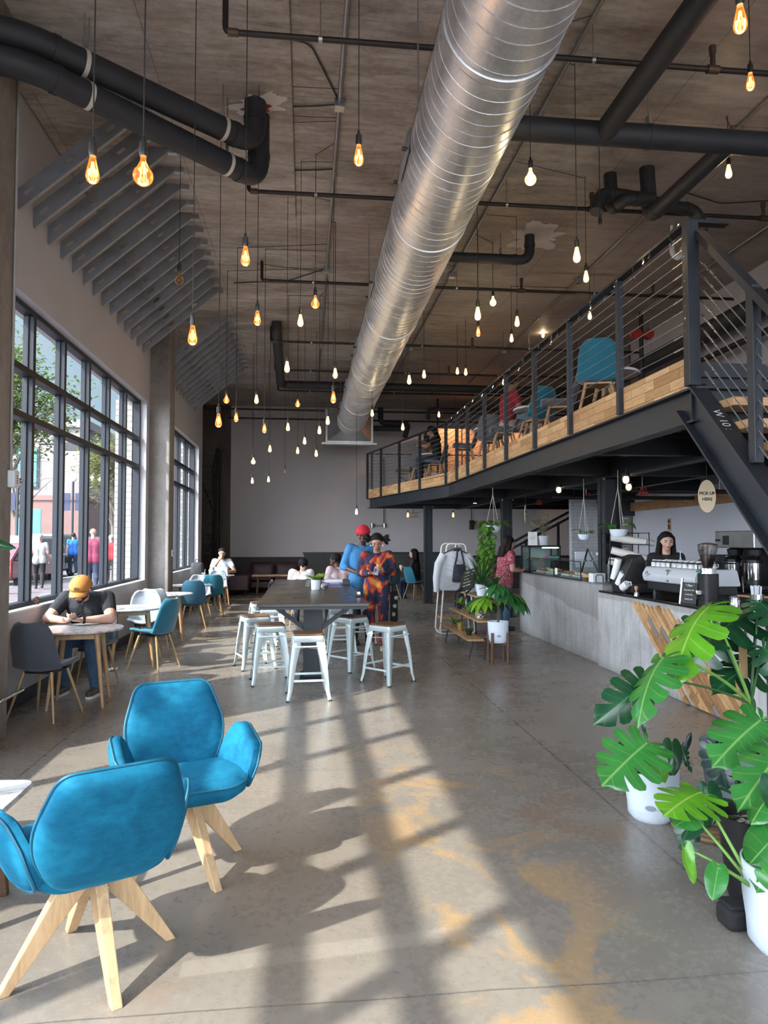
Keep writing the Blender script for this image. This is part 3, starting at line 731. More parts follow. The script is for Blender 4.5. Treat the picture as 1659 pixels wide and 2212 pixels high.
MB().lathe([(.001, .035), (.008, .03), (.010, .005), (.019, .0), (.0205, -.05), (.017, -.07), (.001, -.07)], n=16).build('socket', SOCK, t); MB().tube(bend_path([(0, 0, .03), (0, 0, CEIL-c.z-.02), (-.5, 0, CEIL-c.z-.02)], .03, 3), .004, 6).build('cord', WIRE, t)
# ---------------------------------------------------------------- mezzanine
BT = 2.70; BB = 2.44; DK = 2.88; FT = 2.935; EX = 2.79
Y0, YK, YE = 4.84, 13.95, 19.1; XE = 1.66
DECKM = mat('dark_metal_deck', (.022, .026, .033), .6, .2, .3, 4)
def m_fascia():
    m, nt, b = base('wood_block_fascia'); P = nt.geo(); sep = nt.new('ShaderNodeSeparateXYZ'); nt.link(P, sep.inputs[0])
    cmb = nt.new('ShaderNodeCombineXYZ'); nt.link(sep.outputs[1], cmb.inputs[0]); nt.link(sep.outputs[2], cmb.inputs[1])
    t = nt.new('ShaderNodeTexBrick'); nt.link(cmb.outputs[0], t.inputs[0]); t.inputs['Scale'].default_value = 1; t.offset = .37; t.squash = 1
    t.inputs['Brick Width'].default_value = .40; t.inputs['Row Height'].default_value = .078; t.inputs['Mortar Size'].default_value = .0022; t.inputs['Bias'].default_value = 0
    t.inputs['Color1'].default_value = (.42, .23, .095, 1); t.inputs['Color2'].default_value = (.72, .47, .24, 1); t.inputs['Mortar'].default_value = (.10, .05, .025, 1)
    gr = nt.noise(nt.scale(P, (1, 2.2, 30)), 3, 6, .6, 1.2); k = nt.ramp(gr, [(.38, (.72, .64, .55)), (.6, (1, 1, 1))])
    nt.link(nt.mix(.8, t.outputs[0], k, 'MULTIPLY'), b.inputs['Base Color']); b.inputs['Roughness'].default_value = .5
    nt.link(nt.bump(t.outputs['Fac'], .3, .01), b.inputs['Normal']); return m
FASC = m_fascia()
mz = thing('mezzanine', 'raised mezzanine platform of dark steel beams with a wood block edge over the coffee bar', 'mezzanine', (4.8, 11, BB))
def ibeam(mb, p0, p1, zt, zb, w=.14, tf=.016, tw=.012):
    p0 = V(p0); p1 = V(p1); u = V((0, 0, 1))
    for z in (zt-tf/2, zb+tf/2): mb.beam((p0.x, p0.y, z), (p1.x, p1.y, z), w, tf)
    mb.beam((p0.x, p0.y, (zt+zb)/2), (p1.x, p1.y, (zt+zb)/2), tw, zt-zb)
    return mb
EDGE = [V((EX, Y0, 0)), V((EX, YK, 0)), V((XE, YE, 0))]
for nm, p, q in (('edge_beam', EDGE[0], EDGE[1]), ('edge_beam', EDGE[1], EDGE[2])):
    o = V((.07, 0, 0)); ibeam(MB(), p+o, q+o, BT, BB).build(nm, STEEL, mz, smooth=False, world=True)
for x0, y in ((EX+.02, Y0+.06), (XE+.07, YE)): ibeam(MB(), (x0, y, 0), (XR-.03 if y < 14 else 8.7, y, 0), BT, BB).build('end_beam', STEEL, mz, smooth=False, world=True)
for y in (7.1, 9.35, 11.9, 14.4, 17.0):
    x0 = EX+.08 if y < YK else EX+.08-(y-YK)/(YE-YK)*(EX-XE)
    ibeam(MB(), (x0, y, 0), (XR-.03 if y < 14.5 else 8.7, y, 0), BT-.02, BB+.03, .11).build('cross_beam', STEEL, mz, smooth=False, world=True)
ibeam(MB(), (4.15, Y0+.1, 0), (4.15, YE, 0), BT-.02, BB-.02, .16).build('girder', STEEL, mz, smooth=False, world=True)
ibeam(MB(), (5.6, Y0+.1, 0), (5.6, YE, 0), BT-.02, BB+.03, .11).build('girder', STEEL, mz, smooth=False, world=True)
poly = [(EX+.03, Y0+.02), (XR-.03, Y0+.02), (XR-.03, 14.52), (6.5, 14.52), (6.5, 15.2), (8.76, 15.2), (8.76, YE), (XE+.05, YE), (EX+.03, YK)]
MB().prism(poly, BT+.075, DK).build('deck_slab', DECKM, mz, smooth=False, world=True)
c = MB(); n = 62                                       # corrugated underside
for k in range(n):
    y = Y0+.06+(13.8-Y0)*k/n; c.box((EX+.1, y, BT+.005), (XR-.03, y+.075, BT+.075))
c.build('corrugated_deck', DECKM, mz, smooth=False, world=True)
MB().box((EX+.05, 4.90, DK), (XR-.03, 13.6, DK+.012)).prism([(EX+.05, 13.6), (XR-.03, 13.6), (XR-.03, 14.5), (6.5, 14.5), (6.5, 15.2), (8.7, 15.2), (8.7, YE-.05), (XE+.12, YE-.05)], DK, DK+.012).build('floor_finish', wood('mezz_floor_boards', (.16, .10, .055, 1), (.26, .17, .10, 1), (1, .2, 1), 3), mz, smooth=False, world=True)
POSTS = [4.84, 6.03, 7.23, 8.4, 9.65, 10.86, 12.03, 12.92, 13.95]
POSTP = [V((EX, y, 0)) for y in POSTS] + [EDGE[1].lerp(EDGE[2], f) for f in (.27, .52, .78, 1.0)]
for i in range(len(POSTP)-1):                          # one wood panel per bay, between the posts
    p, q = POSTP[i], POSTP[i+1]; d = (q-p).normalized(); nrm = V((-d.y, d.x, 0)); nrm = nrm if nrm.x < 0 else -nrm
    a = p+d*.022 - nrm*.02; b_ = q-d*.022 - nrm*.02
    mb = MB().add([V((a.x, a.y, BT)), V((b_.x, b_.y, BT)), V((b_.x, b_.y, FT)), V((a.x, a.y, FT)), V((a.x+.045, a.y, BT)), V((b_.x+.045, b_.y, BT)), V((b_.x+.045, b_.y, FT)), V((a.x+.045, a.y, FT))],
                  [(0, 1, 2, 3), (7, 6, 5, 4), (3, 2, 6, 7), (0, 3, 7, 4), (1, 5, 6, 2), (0, 4, 5, 1)])
    mb.build('wood_fascia', FASC, mz, smooth=False, world=True, label='pale wood block edge panel')
# railing
rl = thing('mezzanine_railing', 'black steel cable railing along the front edge of the mezzanine', 'railing', (EX, Y0, BT))
RT_ = BT+1.215
for i, p in enumerate(POSTP):
    w_ = .075 if i == 0 else .045
    d = (POSTP[min(i+1, len(POSTP)-1)] - POSTP[max(i-1, 0)]).normalized()
    M = Matrix.Translation((p.x, p.y, BT)) @ Matrix.Rotation(atan2(d.y, d.x), 4, 'Z')
    MB().box((-w_/2, -.03 if i else -.045, -.0), (w_/2, .03 if i else .045, RT_-BT-.01), M).build('post', STEEL, rl, smooth=False, world=True, bevel=.003)
tr = MB()
for p, q in zip(EDGE, EDGE[1:]): tr.beam(p+V((0, 0, RT_)), q+V((0, 0, RT_)), .075, .022)
tr.beam(EDGE[0]+V((0, .02, RT_)), EDGE[0]+V((.30, .02, RT_)), .075, .022)
tr.build('top_rail', STEEL, rl, smooth=False, world=True)
CAB = mat('steel_cable', (.30, .31, .32), .4, .7, .1, 20)
for k in range(10):
    z = FT+.075+.092*k; MB().tube([(p.x, p.y, z) for p in EDGE], .0042, 6).build('cable', CAB, rl, world=True)
    MB().cyl((EX, Y0+.03, z), (EX, Y0+.24, z), .008, n=8).build('turnbuckle', CHROME, rl, world=True)
    MB().cyl((EX-.05, Y0, z), (EX-.036, Y0, z), .007, n=8).build('cable_stud', CHROME, rl, world=True)
# railing across the far end
r2 = thing('mezzanine_railing', 'black steel cable railing across the far end of the mezzanine', 'railing', (XE, YE, BT))
MB().beam((XE, YE, RT_), (8.0, YE, RT_), .06, .022).build('top_rail', STEEL, r2, smooth=False, world=True)
for x in (XE+.12, 3.0, 4.4, 5.8): MB().box((x-.03, YE-.02, BT), (x+.03, YE+.02, RT_)).build('post', STEEL, r2, smooth=False, world=True)
for k in range(10): MB().cyl((XE, YE, FT+.075+.092*k), (8, YE, FT+.075+.092*k), .004, n=6).build('cable', CAB, r2, world=True)
# string lights wound along the handrail
sl = thing('string_lights', 'string of tiny clear lights wound along the mezzanine handrail', 'string lights', (EX, Y0, RT_))
pts = []
for k in range(420):
    y = Y0+.05+(YK-Y0)*k/419; a = k*.45; pts.append((EX+cos(a)*.047, y, RT_-.01+sin(a)*(.03+.02*sin(k*.37))))
MB().tube(pts, .003, 4).build('wire', mat('green_wire', (.03, .05, .04), .5), sl, world=True)
EMS = emis('tiny_light', (1, .9, .75, 1), 2.2, False)
for k in range(46):
    p = V(pts[k*9+4]); MB().cap(p-V((.0, 0, .0)), .005, p-V((.014, 0, .035)), .004, 6, 2).build('light_bulb', EMS if k % 3 == 0 else CHROME, sl, world=True)
# columns
for (x, y, w_, lab) in ((3.07, 17.68, .20, 'dark steel post under the far corner of the mezzanine'), (4.15, 14.4, .20, 'dark steel post behind the pastry counter'), (4.15, 9.35, .24, 'dark steel post rising behind the joint of the two concrete counters')):
    t = thing('steel_column', lab, 'steel post', (x, y, 0))
    h = w_/2; m_ = MB().box((x-h, y-h, 0), (x-h+.02, y+h, BB)).box((x+h-.02, y-h, 0), (x+h, y+h, BB)).box((x-h, y-.01, 0), (x+h, y+.01, BB))
    m_.build('shaft', STEEL, t, smooth=False, world=True); MB().box((x-h-.03, y-h-.03, 0), (x+h+.03, y+h+.03, .018)).build('base_plate', STEEL, t, smooth=False, world=True)
    MB().box((x-h-.02, y-h-.02, BB-.02), (x+h+.02, y+h+.02, BB-.0)).build('cap_plate', STEEL, t, smooth=False, world=True)
    for sx in (-1, 1): MB().cyl((x+sx*(h+.01), y-h-.01, BB-.035), (x+sx*(h+.01), y-h-.01, BB-.02), .012, n=8).build('bolt', GALV, t, world=True)
# stair coming down towards the entrance
st = thing('steel_stair', 'black steel stair with wooden treads coming down from the near end of the mezzanine', 'stair', (3.4, 3.6, 0))
sl_ = tan(R(45.5)); DZB = .27
def zof(y): return BT - (Y0-y)*sl_
dr = V((0, -1, -sl_)).normalized(); nz = V((0, -sl_, 1)).normalized()
for x in (EX+.05, 4.15):
    y1 = Y0-BT/sl_+.02; p, q = V((x, Y0+.04, BT+.02)), V((x, y1, .02)); m_ = MB(); w_ = .135
    for off in (0, -.24): m_.beam(p+nz*off, q+nz*off, w_, .016, up=nz)
    m_.beam(p+nz*-.12, q+nz*-.12, .012, .24, up=nz)
    m_.build('stringer', STEEL, st, smooth=False, world=True)
TRD = wood('stair_tread_wood', (.36, .19, .085, 1), (.62, .38, .19, 1), (.35, 3, 6), 3)
for k in range(1, 13):
    z = BT-.18*k+.05; y = Y0-(.18*k)/sl_+.02
    if z < .1: break
    MB().box((EX+.13, y-.13, z-.06), (4.08, y+.13, z)).build('tread', TRD, st, smooth=False, world=True, bevel=.006)
for k, yy in enumerate((4.2, 3.4)):
    z = zof(yy)+.03; MB().box((EX+.02, yy-.035, z-.01), (EX+.08, yy+.035, z+1.13)).build('rail_post', STEEL, st, smooth=False, world=True, bevel=.003)
MB().beam((EX+.05, Y0-.04, BT+1.11), (EX+.05, Y0-2.2, BT+1.11-2.2*sl_), .075, .05).build('handrail', STEEL, st, smooth=False, world=True)
MB().beam((4.15, Y0-.04, BT+1.09), (4.15, Y0-2.2, BT+1.09-2.2*sl_), .05, .05).build('handrail', STEEL, st, smooth=False, world=True)
for k in range(9):
    z = .12+.098*k; p = V((EX+.05, Y0-.05, BT+z)); q = V((EX+.05, Y0-2.2, BT+z-2.2*sl_)); MB().cyl(p, q, .0042, n=6).build('cable', CAB, st, world=True)
    d = (q-p).normalized()
    tb = MB().cyl(p, p+d*.05, .006, n=6)
    for sx in (-1, 1): tb.cyl(p+d*.05+V((sx*.007, 0, 0)), p+d*.13+V((sx*.007, 0, 0)), .0035, n=6)
    tb.cyl(p+d*.13, p+d*.17, .008, n=6); tb.tube([p+d*(.185+.015*cos(a))+V((.011*sin(a), 0, 0)) for a in (2*pi*j/8 for j in range(8))], .0025, 5, closed=True); tb.cyl(p+d*.23, p+d*.26, .008, n=6)
    tb.build('turnbuckle', CHROME, st, world=True)
WPAINT = mat('white_mill_mark', (.7, .72, .72), .6)
for s_, dd in (('W 10 x 22#', .33), ('ROSI', 1.03)):
    c = V((EX+.05, Y0+.04, BT+.02)) + dr*dd + nz*.0095
    M = frame(c-V(st.location), dr, V((1, 0, 0))); text(s_, .085, WPAINT, st, M, .0006, 'mill_mark', align='LEFT', bold=-.0012)
# landing edge behind the stair and dark wall of the stairwell
# ---- signs hanging below
def ellsign(lab, px, py, Y, hw, hh, rz, body, size, top):
    c = at(px, py, Y); t = thing('hanging_sign', lab, 'sign', c, rz)
    poly = [(hw*cos(2*pi*k/48), hh*sin(2*pi*k/48)) for k in range(48)]
    M = Matrix.Rotation(pi/2, 4, 'X'); MB().prism(poly, -.006, .006, M).build('board', mat('pale_birch_board', (.70, .56, .37), .5, 0, .06, 4, stretch=(1, 1, 8)), t, angle=30)
    for k, ln in enumerate(body): text(ln, size, INK, t, Matrix.Translation((0, -.0075, .055*size/.085-.115*k*size/.085)) @ M, .001, bold=.0012)
    MB().cyl((0, 0, hh-.01), (0, 0, top-c.z), .003, n=6).build('wire', WIRE, t)
    return t
ellsign('oval wooden sign reading PICK UP HERE hanging above the espresso bar', 1527, 1072, 7.3, .095, .178, R(-8), ['PICK UP', 'HERE'], .047, 2.44)
ellsign('narrow-looking oval wooden sign reading ORDER HERE above the pastry case', 1135, 1110, 12.6, .11, .165, R(66), ['ORDER', 'HERE'], .054, 2.44)
c = at(1156, 1127, 15.5); t = thing('hanging_sign', 'round dull wooden sign with two small text lines in the dark behind the pastry case', 'sign', c)
MB().prism([(.13*cos(2*pi*k/40), .13*sin(2*pi*k/40)) for k in range(40)], -.006, .006, Matrix.Rotation(pi/2, 4, 'X')).build('board', mat('dull_board', (.26, .22, .16), .6), t)
for k, ln in enumerate(('RESTROOMS', 'this way')): text(ln, .036 if k == 0 else .024, INK, t, Matrix.Translation((0.01, -.008, .01-.04*k)) @ Matrix.Rotation(pi/2, 4, 'X'), .001)
MB().cyl((0, 0, .12), (0, 0, BB-c.z), .003, n=6).build('wire', WIRE, t)
# ---- under-deck things
WARM = emis('warm_lamp', (1, .62, .28, 1), 9)
for k, (px, py, Y, lab) in enumerate(((1207, 1058, 11, 'caged lamp under the mezzanine between the two near steel posts'), (1352, 1036, 8.6, 'upper of two caged lamps under the mezzanine beside the near steel post'), (1358, 1052, 9.6, 'lower of two caged lamps under the mezzanine beside the near steel post'))):
    c = at(px, py, Y); t = thing('caged_lamp', lab, 'lamp', c, 0, 'caged lamps under the mezzanine')
    MB().cyl((0, 0, .04), (0, 0, .075), .05, n=16).build('base', STEEL, t); MB().ell((0, 0, 0), (.038, .038, .05)).build('globe', WARM, t)
    cg = MB()
    for j in range(6): a = pi*j/3; cg.tube([(cos(a)*.048, sin(a)*.048, .045), (cos(a)*.048, sin(a)*.048, -.03), (cos(a)*.02, sin(a)*.02, -.06)], .003, 5)
    cg.build('cage', STEEL, t); MB().cyl((0, 0, .07), (0, 0, max(.08, BB-c.z+.05)), .01, n=8).build('stem', STEEL, t)
for k, (px, py, Y) in enumerate(((1240, 1078, 12.5), (1026, 1072, 15))):
    c = at(px, py, Y); c.z = min(c.z, BB-.06); t = thing('spot_light', ('small white spot light under the mezzanine behind the hanging pots', 'small white spot light under the mezzanine near the second steel post')[k], 'lamp', c)
    MB().cyl((0, 0, .05), (0, 0, .0), .035, .045, n=14).build('housing', STEEL, t); MB().cyl((0, 0, -.004), (0, 0, .0), .034, n=14).build('lens', emis('spot_lens', (1, .95, .85, 1), 6), t); MB().cyl((0, 0, .05), (0, 0, BB-c.z+.05), .008, n=6).build('stem', STEEL, t)
RED = mat('red_valve_paint', (.35, .03, .025), .45)
for k, (px, py, Y, lab) in enumerate(((1300, 1073, 12, 'red valve handle on the pipe under the mezzanine, beside the near post'), (1270, 1075, 12, 'red valve handle on the pipe under the mezzanine, above the hanging pot'), (1164, 1088, 14, 'red valve handle deep in the dark under the mezzanine'), (1390, 1065, 9.8, 'red valve body by the ledger above the concrete column'))):
    c = at(px, py, Y); t = thing('pipe_valve', lab, 'valve', c)
    MB().cyl((-.06, 0, 0), (.06, 0, 0), .025, n=10).build('body', RED, t); MB().tube([(.04*cos(a), 0, .05+.04*sin(a)) for a in (2*pi*j/14 for j in range(14))], .008, 6, closed=True).cyl((0, 0, 0), (0, 0, .06), .008, n=6).build('handle', RED, t)
for (y, z, x0, x1, lab) in ((12.0, 2.33, 4.3, 6.9, 'black pipe slung under the mezzanine behind the hanging pots'), (9.9, 2.30, 4.3, 6.9, 'black pipe slung under the mezzanine over the barista')):
    t = thing('iron_pipe', lab, 'pipe', (x0, y, z)); MB().cyl((x0, y, z), (x1, y, z), .035, n=10).build('pipe_run', IRON, t, world=True)
    for x in (4.9, 6.1): MB().cyl((x, y, z), (x, y, BB+.1), .006, n=6).build('hanger_rod', GALV, t, world=True)
t = thing('wood_ledger', 'long timber ledger beam fixed along the top of the right wall under the mezzanine', 'beam', (XR-.05, 9, 2.25))
MB().box((XR-.10, 5.2, 2.20), (XR-.005, 14.5, 2.38)).build('timber', wood('ledger_timber', (.22, .105, .04, 1), (.38, .20, .085, 1), (2, .3, 3), 3), t, smooth=False, world=True)
MB().box((XR-.11, 9.0, 2.18), (XR-.005, 9.02, 2.40)).build('joint_plate', STEEL, t, smooth=False, world=True)
t = thing('steel_bracket', 'flared dark steel bracket on top of the concrete column behind the barista', 'bracket', (6.78, 14.6, 2.2))
MB().prism([(6.5, 2.1), (7.0, 2.1), (7.0, 2.44), (6.2, 2.44), (6.2, 2.36)], -14.62, -14.50, Matrix.Rotation(-pi/2, 4, 'X') @ Matrix.Diagonal((1, -1, 1, 1)) if False else Matrix(((1,0,0,0),(0,0,-1,0),(0,1,0,0),(0,0,0,1)))).build('gusset', STEEL, t, smooth=False, world=True)
for (px, py, Xw, lab) in ((1478, 1081, XR-.05, 'twin-head emergency light on the light wall beside the pick up sign'),):
    c = atx(px, py, Xw); t = thing('emergency_light', lab, 'light', c)
    MB().box((.0, -.10, -.05), (.05, .10, .05)).build('housing', GALV, t, bevel=.01)
    for s_ in (-1, 1): MB().cyl((0, s_*.16, .0), (-.05, s_*.17, -.01), .045, n=14).build('lamp_head', GALV, t)
c = at(817, 1136, YB-.06); t = thing('emergency_light', 'twin-head emergency light hanging from a rod on the back wall', 'light', c)
MB().cyl((-.18, 0, 0), (.18, 0, 0), .014, n=8).build('crossbar', GALV, t)
for s_ in (-1, 1): MB().cyl((s_*.2, -.02, -.06), (s_*.2, -.02, .08), .06, n=14).build('lamp_head', GALV, t)
MB().cyl((.18, 0, 0), (.18, 0, 2.2), .012, n=8).build('rod', IRON, t)
c = at(893, 1112, 20.6); t = thing('exit_box', 'small wire-framed box lamp hanging under the mezzanine at the back', 'lamp', c)
w_ = MB()
for a_ in (-.16, .16):
    for b_ in (-.06, .06): w_.beam((a_, -.05, b_), (a_, .05, b_), .014, .014)
for b_ in (-.06, .06):
    for y in (-.05, .05): w_.beam((-.16, y, b_), (.16, y, b_), .014, .014)
w_.build('frame', mat('bronze_wire', (.2, .13, .1), .5, .5), t); MB().box((-.12, -.03, -.04), (.12, .03, .04)).build('lamp_head', mat('dull_lens', (.35, .3, .27), .5), t); MB().cyl((0, 0, .05), (0, 0, 2.5-c.z), .008, n=6).build('rod', IRON, t)
c = at(1019, 1134, YB-.1); t = thing('wall_speaker', 'small black loudspeaker on the back wall beyond the first steel post', 'speaker', c)
MB().box((-.07, -.08, -.15), (.07, .08, .15)).build('cabinet', BLACK, t, bevel=.015); MB().cyl((0, -.082, -.04), (0, -.09, -.04), .05, n=18).build('cone', RUB, t); MB().cyl((.0, .04, .15), (.0, .04, .9), .012, n=6).build('cable', WIRE, t)
# dark stair far behind the bar
t = thing('rear_stair_rail', 'dark sloping stair rail in the shadow far behind the pastry case', 'stair rail', (5.6, 18.5, 1.0))
for z in (0, -.16): MB().beam((5.2, 18.6, 1.35+z), (7.4, 18.6, 2.5+z), .05, .06).build('rail_bar', STEEL, t, smooth=False, world=True)
for x in (5.9, 6.8): MB().box((x-.03, 18.57, .1), (x+.03, 18.63, 1.6+.52*(x-5.9))).build('post', STEEL, t, smooth=False, world=True)
# upper level, far right: plywood box with warm light, air handler, red valves
UPY = 19.9
t = thing('plywood_box', 'warmly lit plywood enclosure on the mezzanine against the back wall', 'enclosure', (5.1, 21.6, DK))
for x0, x1 in ((3.75, 4.72), (4.76, 5.7), (5.74, 6.7)): MB().box((x0, 21.2, 3.6), (x1, 21.26, 4.98)).build('panel', mat('warm_ply', (.52, .34, .22), .6, 0, .1, 3), t, smooth=False, world=True, bevel=.006)
MB().box((3.72, 21.26, 3.58), (6.74, 22.2, 4.94)).build('core', DECKM, t, smooth=False, world=True)
for x in (3.9, 6.5): MB().cyl((x, 21.6, 4.9), (x, 21.6, CEIL), .012, n=6).build('hanger_rod', GALV, t, world=True)
for x in (3.42,): MB().box((x, 21.2, 3.7), (x+.22, 21.5, 4.6)).build('louvre_box', STEEL, t, smooth=False, world=True)
for (p, e) in (((4.4, 20.5, 5.2), 26), ((6.1, 20.3, 5.2), 26)):
    c = V(p); l = thing('warm_spot', 'small warm spot lamp shining on the plywood box, %s' % ('one by the black riser' if p[0] < 5 else 'one near the mezzanine rail'), 'lamp', c)
    MB().cyl((0, 0, .0), (0, 0, .12), .05, .03, n=14).build('housing', STEEL, l); MB().cyl((0, 0, -.003), (0, 0, 0), .04, n=14).build('lens', WARM, l); MB().cyl((0, 0, .1), (0, 0, CEIL-c.z), .006, n=6).build('stem', IRON, l)
    q = bpy.data.lights.new('warm_spot_light', 'SPOT'); q.energy = e*4; q.color = (1, .55, .28); q.spot_size = R(110); q.shadow_soft_size = .04
    qo = bpy.data.objects.new('warm_spot_light', q); COL.objects.link(qo); qo.parent = l; qo.location = (0, 0, -.02); qo.rotation_euler = (R(35), 0, 0)
t = thing('air_duct_fitting', 'bare sheet metal duct fitting under the plywood box at the back', 'duct', (3.6, 20.8, 3.6))
MB().box((3.45, 20.6, 3.25), (5.1, 21.1, 3.58)).build('body', GALV, t, smooth=False, world=True, bevel=.02); MB().tube(bend_path([(3.5, 20.55, 3.5), (3.5, 20.55, 3.2), (3.9, 20.5, 3.2), (4.7, 20.5, 3.2)], .06, 4), .022, 8).build('drain_pipe', WHITE, t, world=True)
c = at(1455, 548, 9.0); t = thing('drain_trap', 'white plastic drain trap hanging from the ceiling behind the handrail', 'pipe', c)
MB().tube(bend_path([(-.02, 0, .18), (-.02, 0, .0), (.06, 0, -.07), (.12, 0, 0), (.12, 0, .08), (.2, 0, .08)], .05, 5), .035, 12).build('trap_bend', WHITE, t); MB().cyl((-.02, 0, .18), (-.02, 0, CEIL-c.z), .02, n=8).build('riser', WHITE, t)
for k, (y, z, r_, lab) in enumerate(((8.2, 5.0, .16, 'large dark duct high over the mezzanine along the right wall'), (6.0, 4.62, .05, 'glossy black pipe high over the mezzanine along the right wall'))):
    t = thing('wall_duct', lab, 'duct', (XR-.4, y, z)); MB().cyl((XR-.45+.1*k, 2.5, z), (XR-.45+.1*k, 14.4, z), r_, n=18).build('pipe_run', INS if k == 0 else IRON, t, world=True)
    for yy in (5, 9, 13): MB().cyl((XR-.45+.1*k, yy, z), (XR-.45+.1*k, yy, CEIL), .008, n=6).build('hanger_rod', GALV, t, world=True)
c = at(1385, 722, 12.5); t = thing('pipe_valve', 'red valve assembly upstairs in front of the concrete column', 'valve', c)
MB().cyl((-.2, 0, 0), (.2, 0, 0), .05, n=12).build('body', RED, t)
for x in (-.1, .14): MB().cyl((x, -.06, 0), (x, .06, 0), .09, n=14).build('flange', RED, t)
MB().cyl((0, 0, -1.0), (0, 0, CEIL-c.z-.01), .04, n=10).build('riser', IRON, t)
# ---------------------------------------------------------------- lounge chairs
def velvet(name, c1, c2):
    m, nt, b = base(name); P = nt.coord(); n1 = nt.noise(P, 5, 5, .6, .6); n2 = nt.noise(nt.scale(P, (1, 1, 2)), 22, 5, .65)
    f = nt.math('ADD', nt.math('MULTIPLY', n1, .65), nt.math('MULTIPLY', n2, .35))
    nt.link(nt.ramp(f, [(.38, c1), (.62, c2)]), b.inputs['Base Color']); b.inputs['Roughness'].default_value = .8
    b.inputs['Sheen Weight'].default_value = .6; b.inputs['Sheen Roughness'].default_value = .35; b.inputs['Sheen Tint'].default_value = (*c2[:3], 1)
    b.inputs['Specular IOR Level'].default_value = .2
    nt.link(nt.bump(n2, .15, .006), b.inputs['Normal']); return m
VELV = velvet('teal_velvet', (.003, .085, .165), (.007, .16, .275)); PIPE_ = mat('dark_teal_piping', (.004, .10, .17), .6, 0, .15, 20)
def lounge_chair(label, loc, rz, legrot):
    t = thing('lounge_chair', label, 'armchair', loc, rz, 'teal velvet lounge chairs')     # faces local +Y
    def piping(outline, fn, par, r=.007):
        MB().tube([fn(x, y, 0) for x, y in outline], r, 6, closed=True).build('piping', PIPE_, par)
    # seat
    so = roundpoly([(-.225, -.20), (-.27, .10), (-.235, .285), (.235, .285), (.27, .10), (.225, -.20)], [.08, .1, .10, .10, .1, .08], 6)
    def fs(x, y, d): return V((x, y, .435 + d*1.0 - .035*(1-((x/.27)**2)) + .02*((y+.2)/.48)))
    s = MB().pad(so, .085, .022, fs, 7, .03).build('seat', VELV, t, angle=60)
    piping(so, lambda x, y, d: fs(x*1.003, y*1.003, .018), s)
    # back: hexagonal, widest at arm height, leaning back and wrapping forward
    bo = roundpoly([(-.175, 0), (-.265, .21), (-.185, .445), (.185, .445), (.265, .21), (.175, 0)], [.10, .10, .055, .055, .10, .10], 7)
    def fb(x, y, d):
        yy = -.245 - .155*(y/.445)**1.2 + .42*x*x + .05*max(0, 1-y/.12)**2
        return V((x, yy + d*.96, .385 + y*.985 + d*.18))
    bk = MB().pad(bo, .065, .014, fb, 9, .022).build('backrest', VELV, t, angle=60)
    piping(bo, lambda x, y, d: fb(x*1.004, y, .018), bk)
    # arms
    ao = roundpoly([(.0, .0), (-.02, .12), (.04, .25), (.10, .268), (.34, .205), (.385, .14), (.37, .01), (.16, -.04)], [.05, .05, .03, .03, .03, .03, .05, .08], 5)
    for sx in (-1, 1):
        def fa(x, y, d, sx=sx):
            out = .205 + .055*sin(min(1, max(0, x/.37))*pi*.75) + .33*(y) - .20*y*max(0, y-.1)
            return V((sx*(out + d*.93), -.195 + x*1.06, .405 + y*.90 - d*.30))
        a = MB().pad(ao, .055, .014, fa, 6).build('armrest', VELV, t, angle=60)
        piping(ao, lambda x, y, d: fa(x, y, .016), a)
    # swivel post and four splayed legs
    MB().cyl((0, 0, .30), (0, 0, .40), .022, n=16).cyl((0, 0, .385), (0, 0, .402), .10, n=20).build('swivel_post', BLACK, t)
    for k in range(4):
        a = legrot - rz + k*pi/2; d = V((cos(a), sin(a), 0)); sd_ = V((-d.y, d.x, 0))
        m_ = MB(); p0 = d*.015+V((0, 0, .355)); p1 = d*.30
        m_.add([p0+sd_*.021+V((0, 0, .025)), p0-sd_*.021+V((0, 0, .025)), p0-sd_*.021-V((0, 0, .05)), p0+sd_*.021-V((0, 0, .05)),
                d*.115+sd_*.022+V((0, 0, .335)), d*.115-sd_*.022+V((0, 0, .335)), d*.075-sd_*.022+V((0, 0, .24)), d*.075+sd_*.022+V((0, 0, .24)),
                p1+d*.018+sd_*.019, p1+d*.018-sd_*.019, p1-d*.022-sd_*.019, p1-d*.022+sd_*.019],
               [(0, 1, 2, 3), (0, 4, 5, 1), (1, 5, 6, 2), (2, 6, 7, 3), (3, 7, 4, 0), (4, 8, 9, 5), (5, 9, 10, 6), (6, 10, 11, 7), (7, 11, 8, 4), (8, 11, 10, 9)])
        lg = m_.build('leg', ASH, t, smooth=False, bevel=.004)
        for q in (.05, .10): MB().cyl(d*q+sd_*.018+V((0, 0, .315)), d*q+sd_*.027+V((0, 0, .315)), .007, n=10).build('bolt', CHROME, lg)
    return t
lounge_chair('teal velvet lounge chair seen from behind beside the small marble table', (-.785, 2.81, 0), R(28), R(31))
lounge_chair('teal velvet lounge chair turned towards the viewer, showing its sunlit seat', (-.575, 3.57, 0), R(200), R(38))

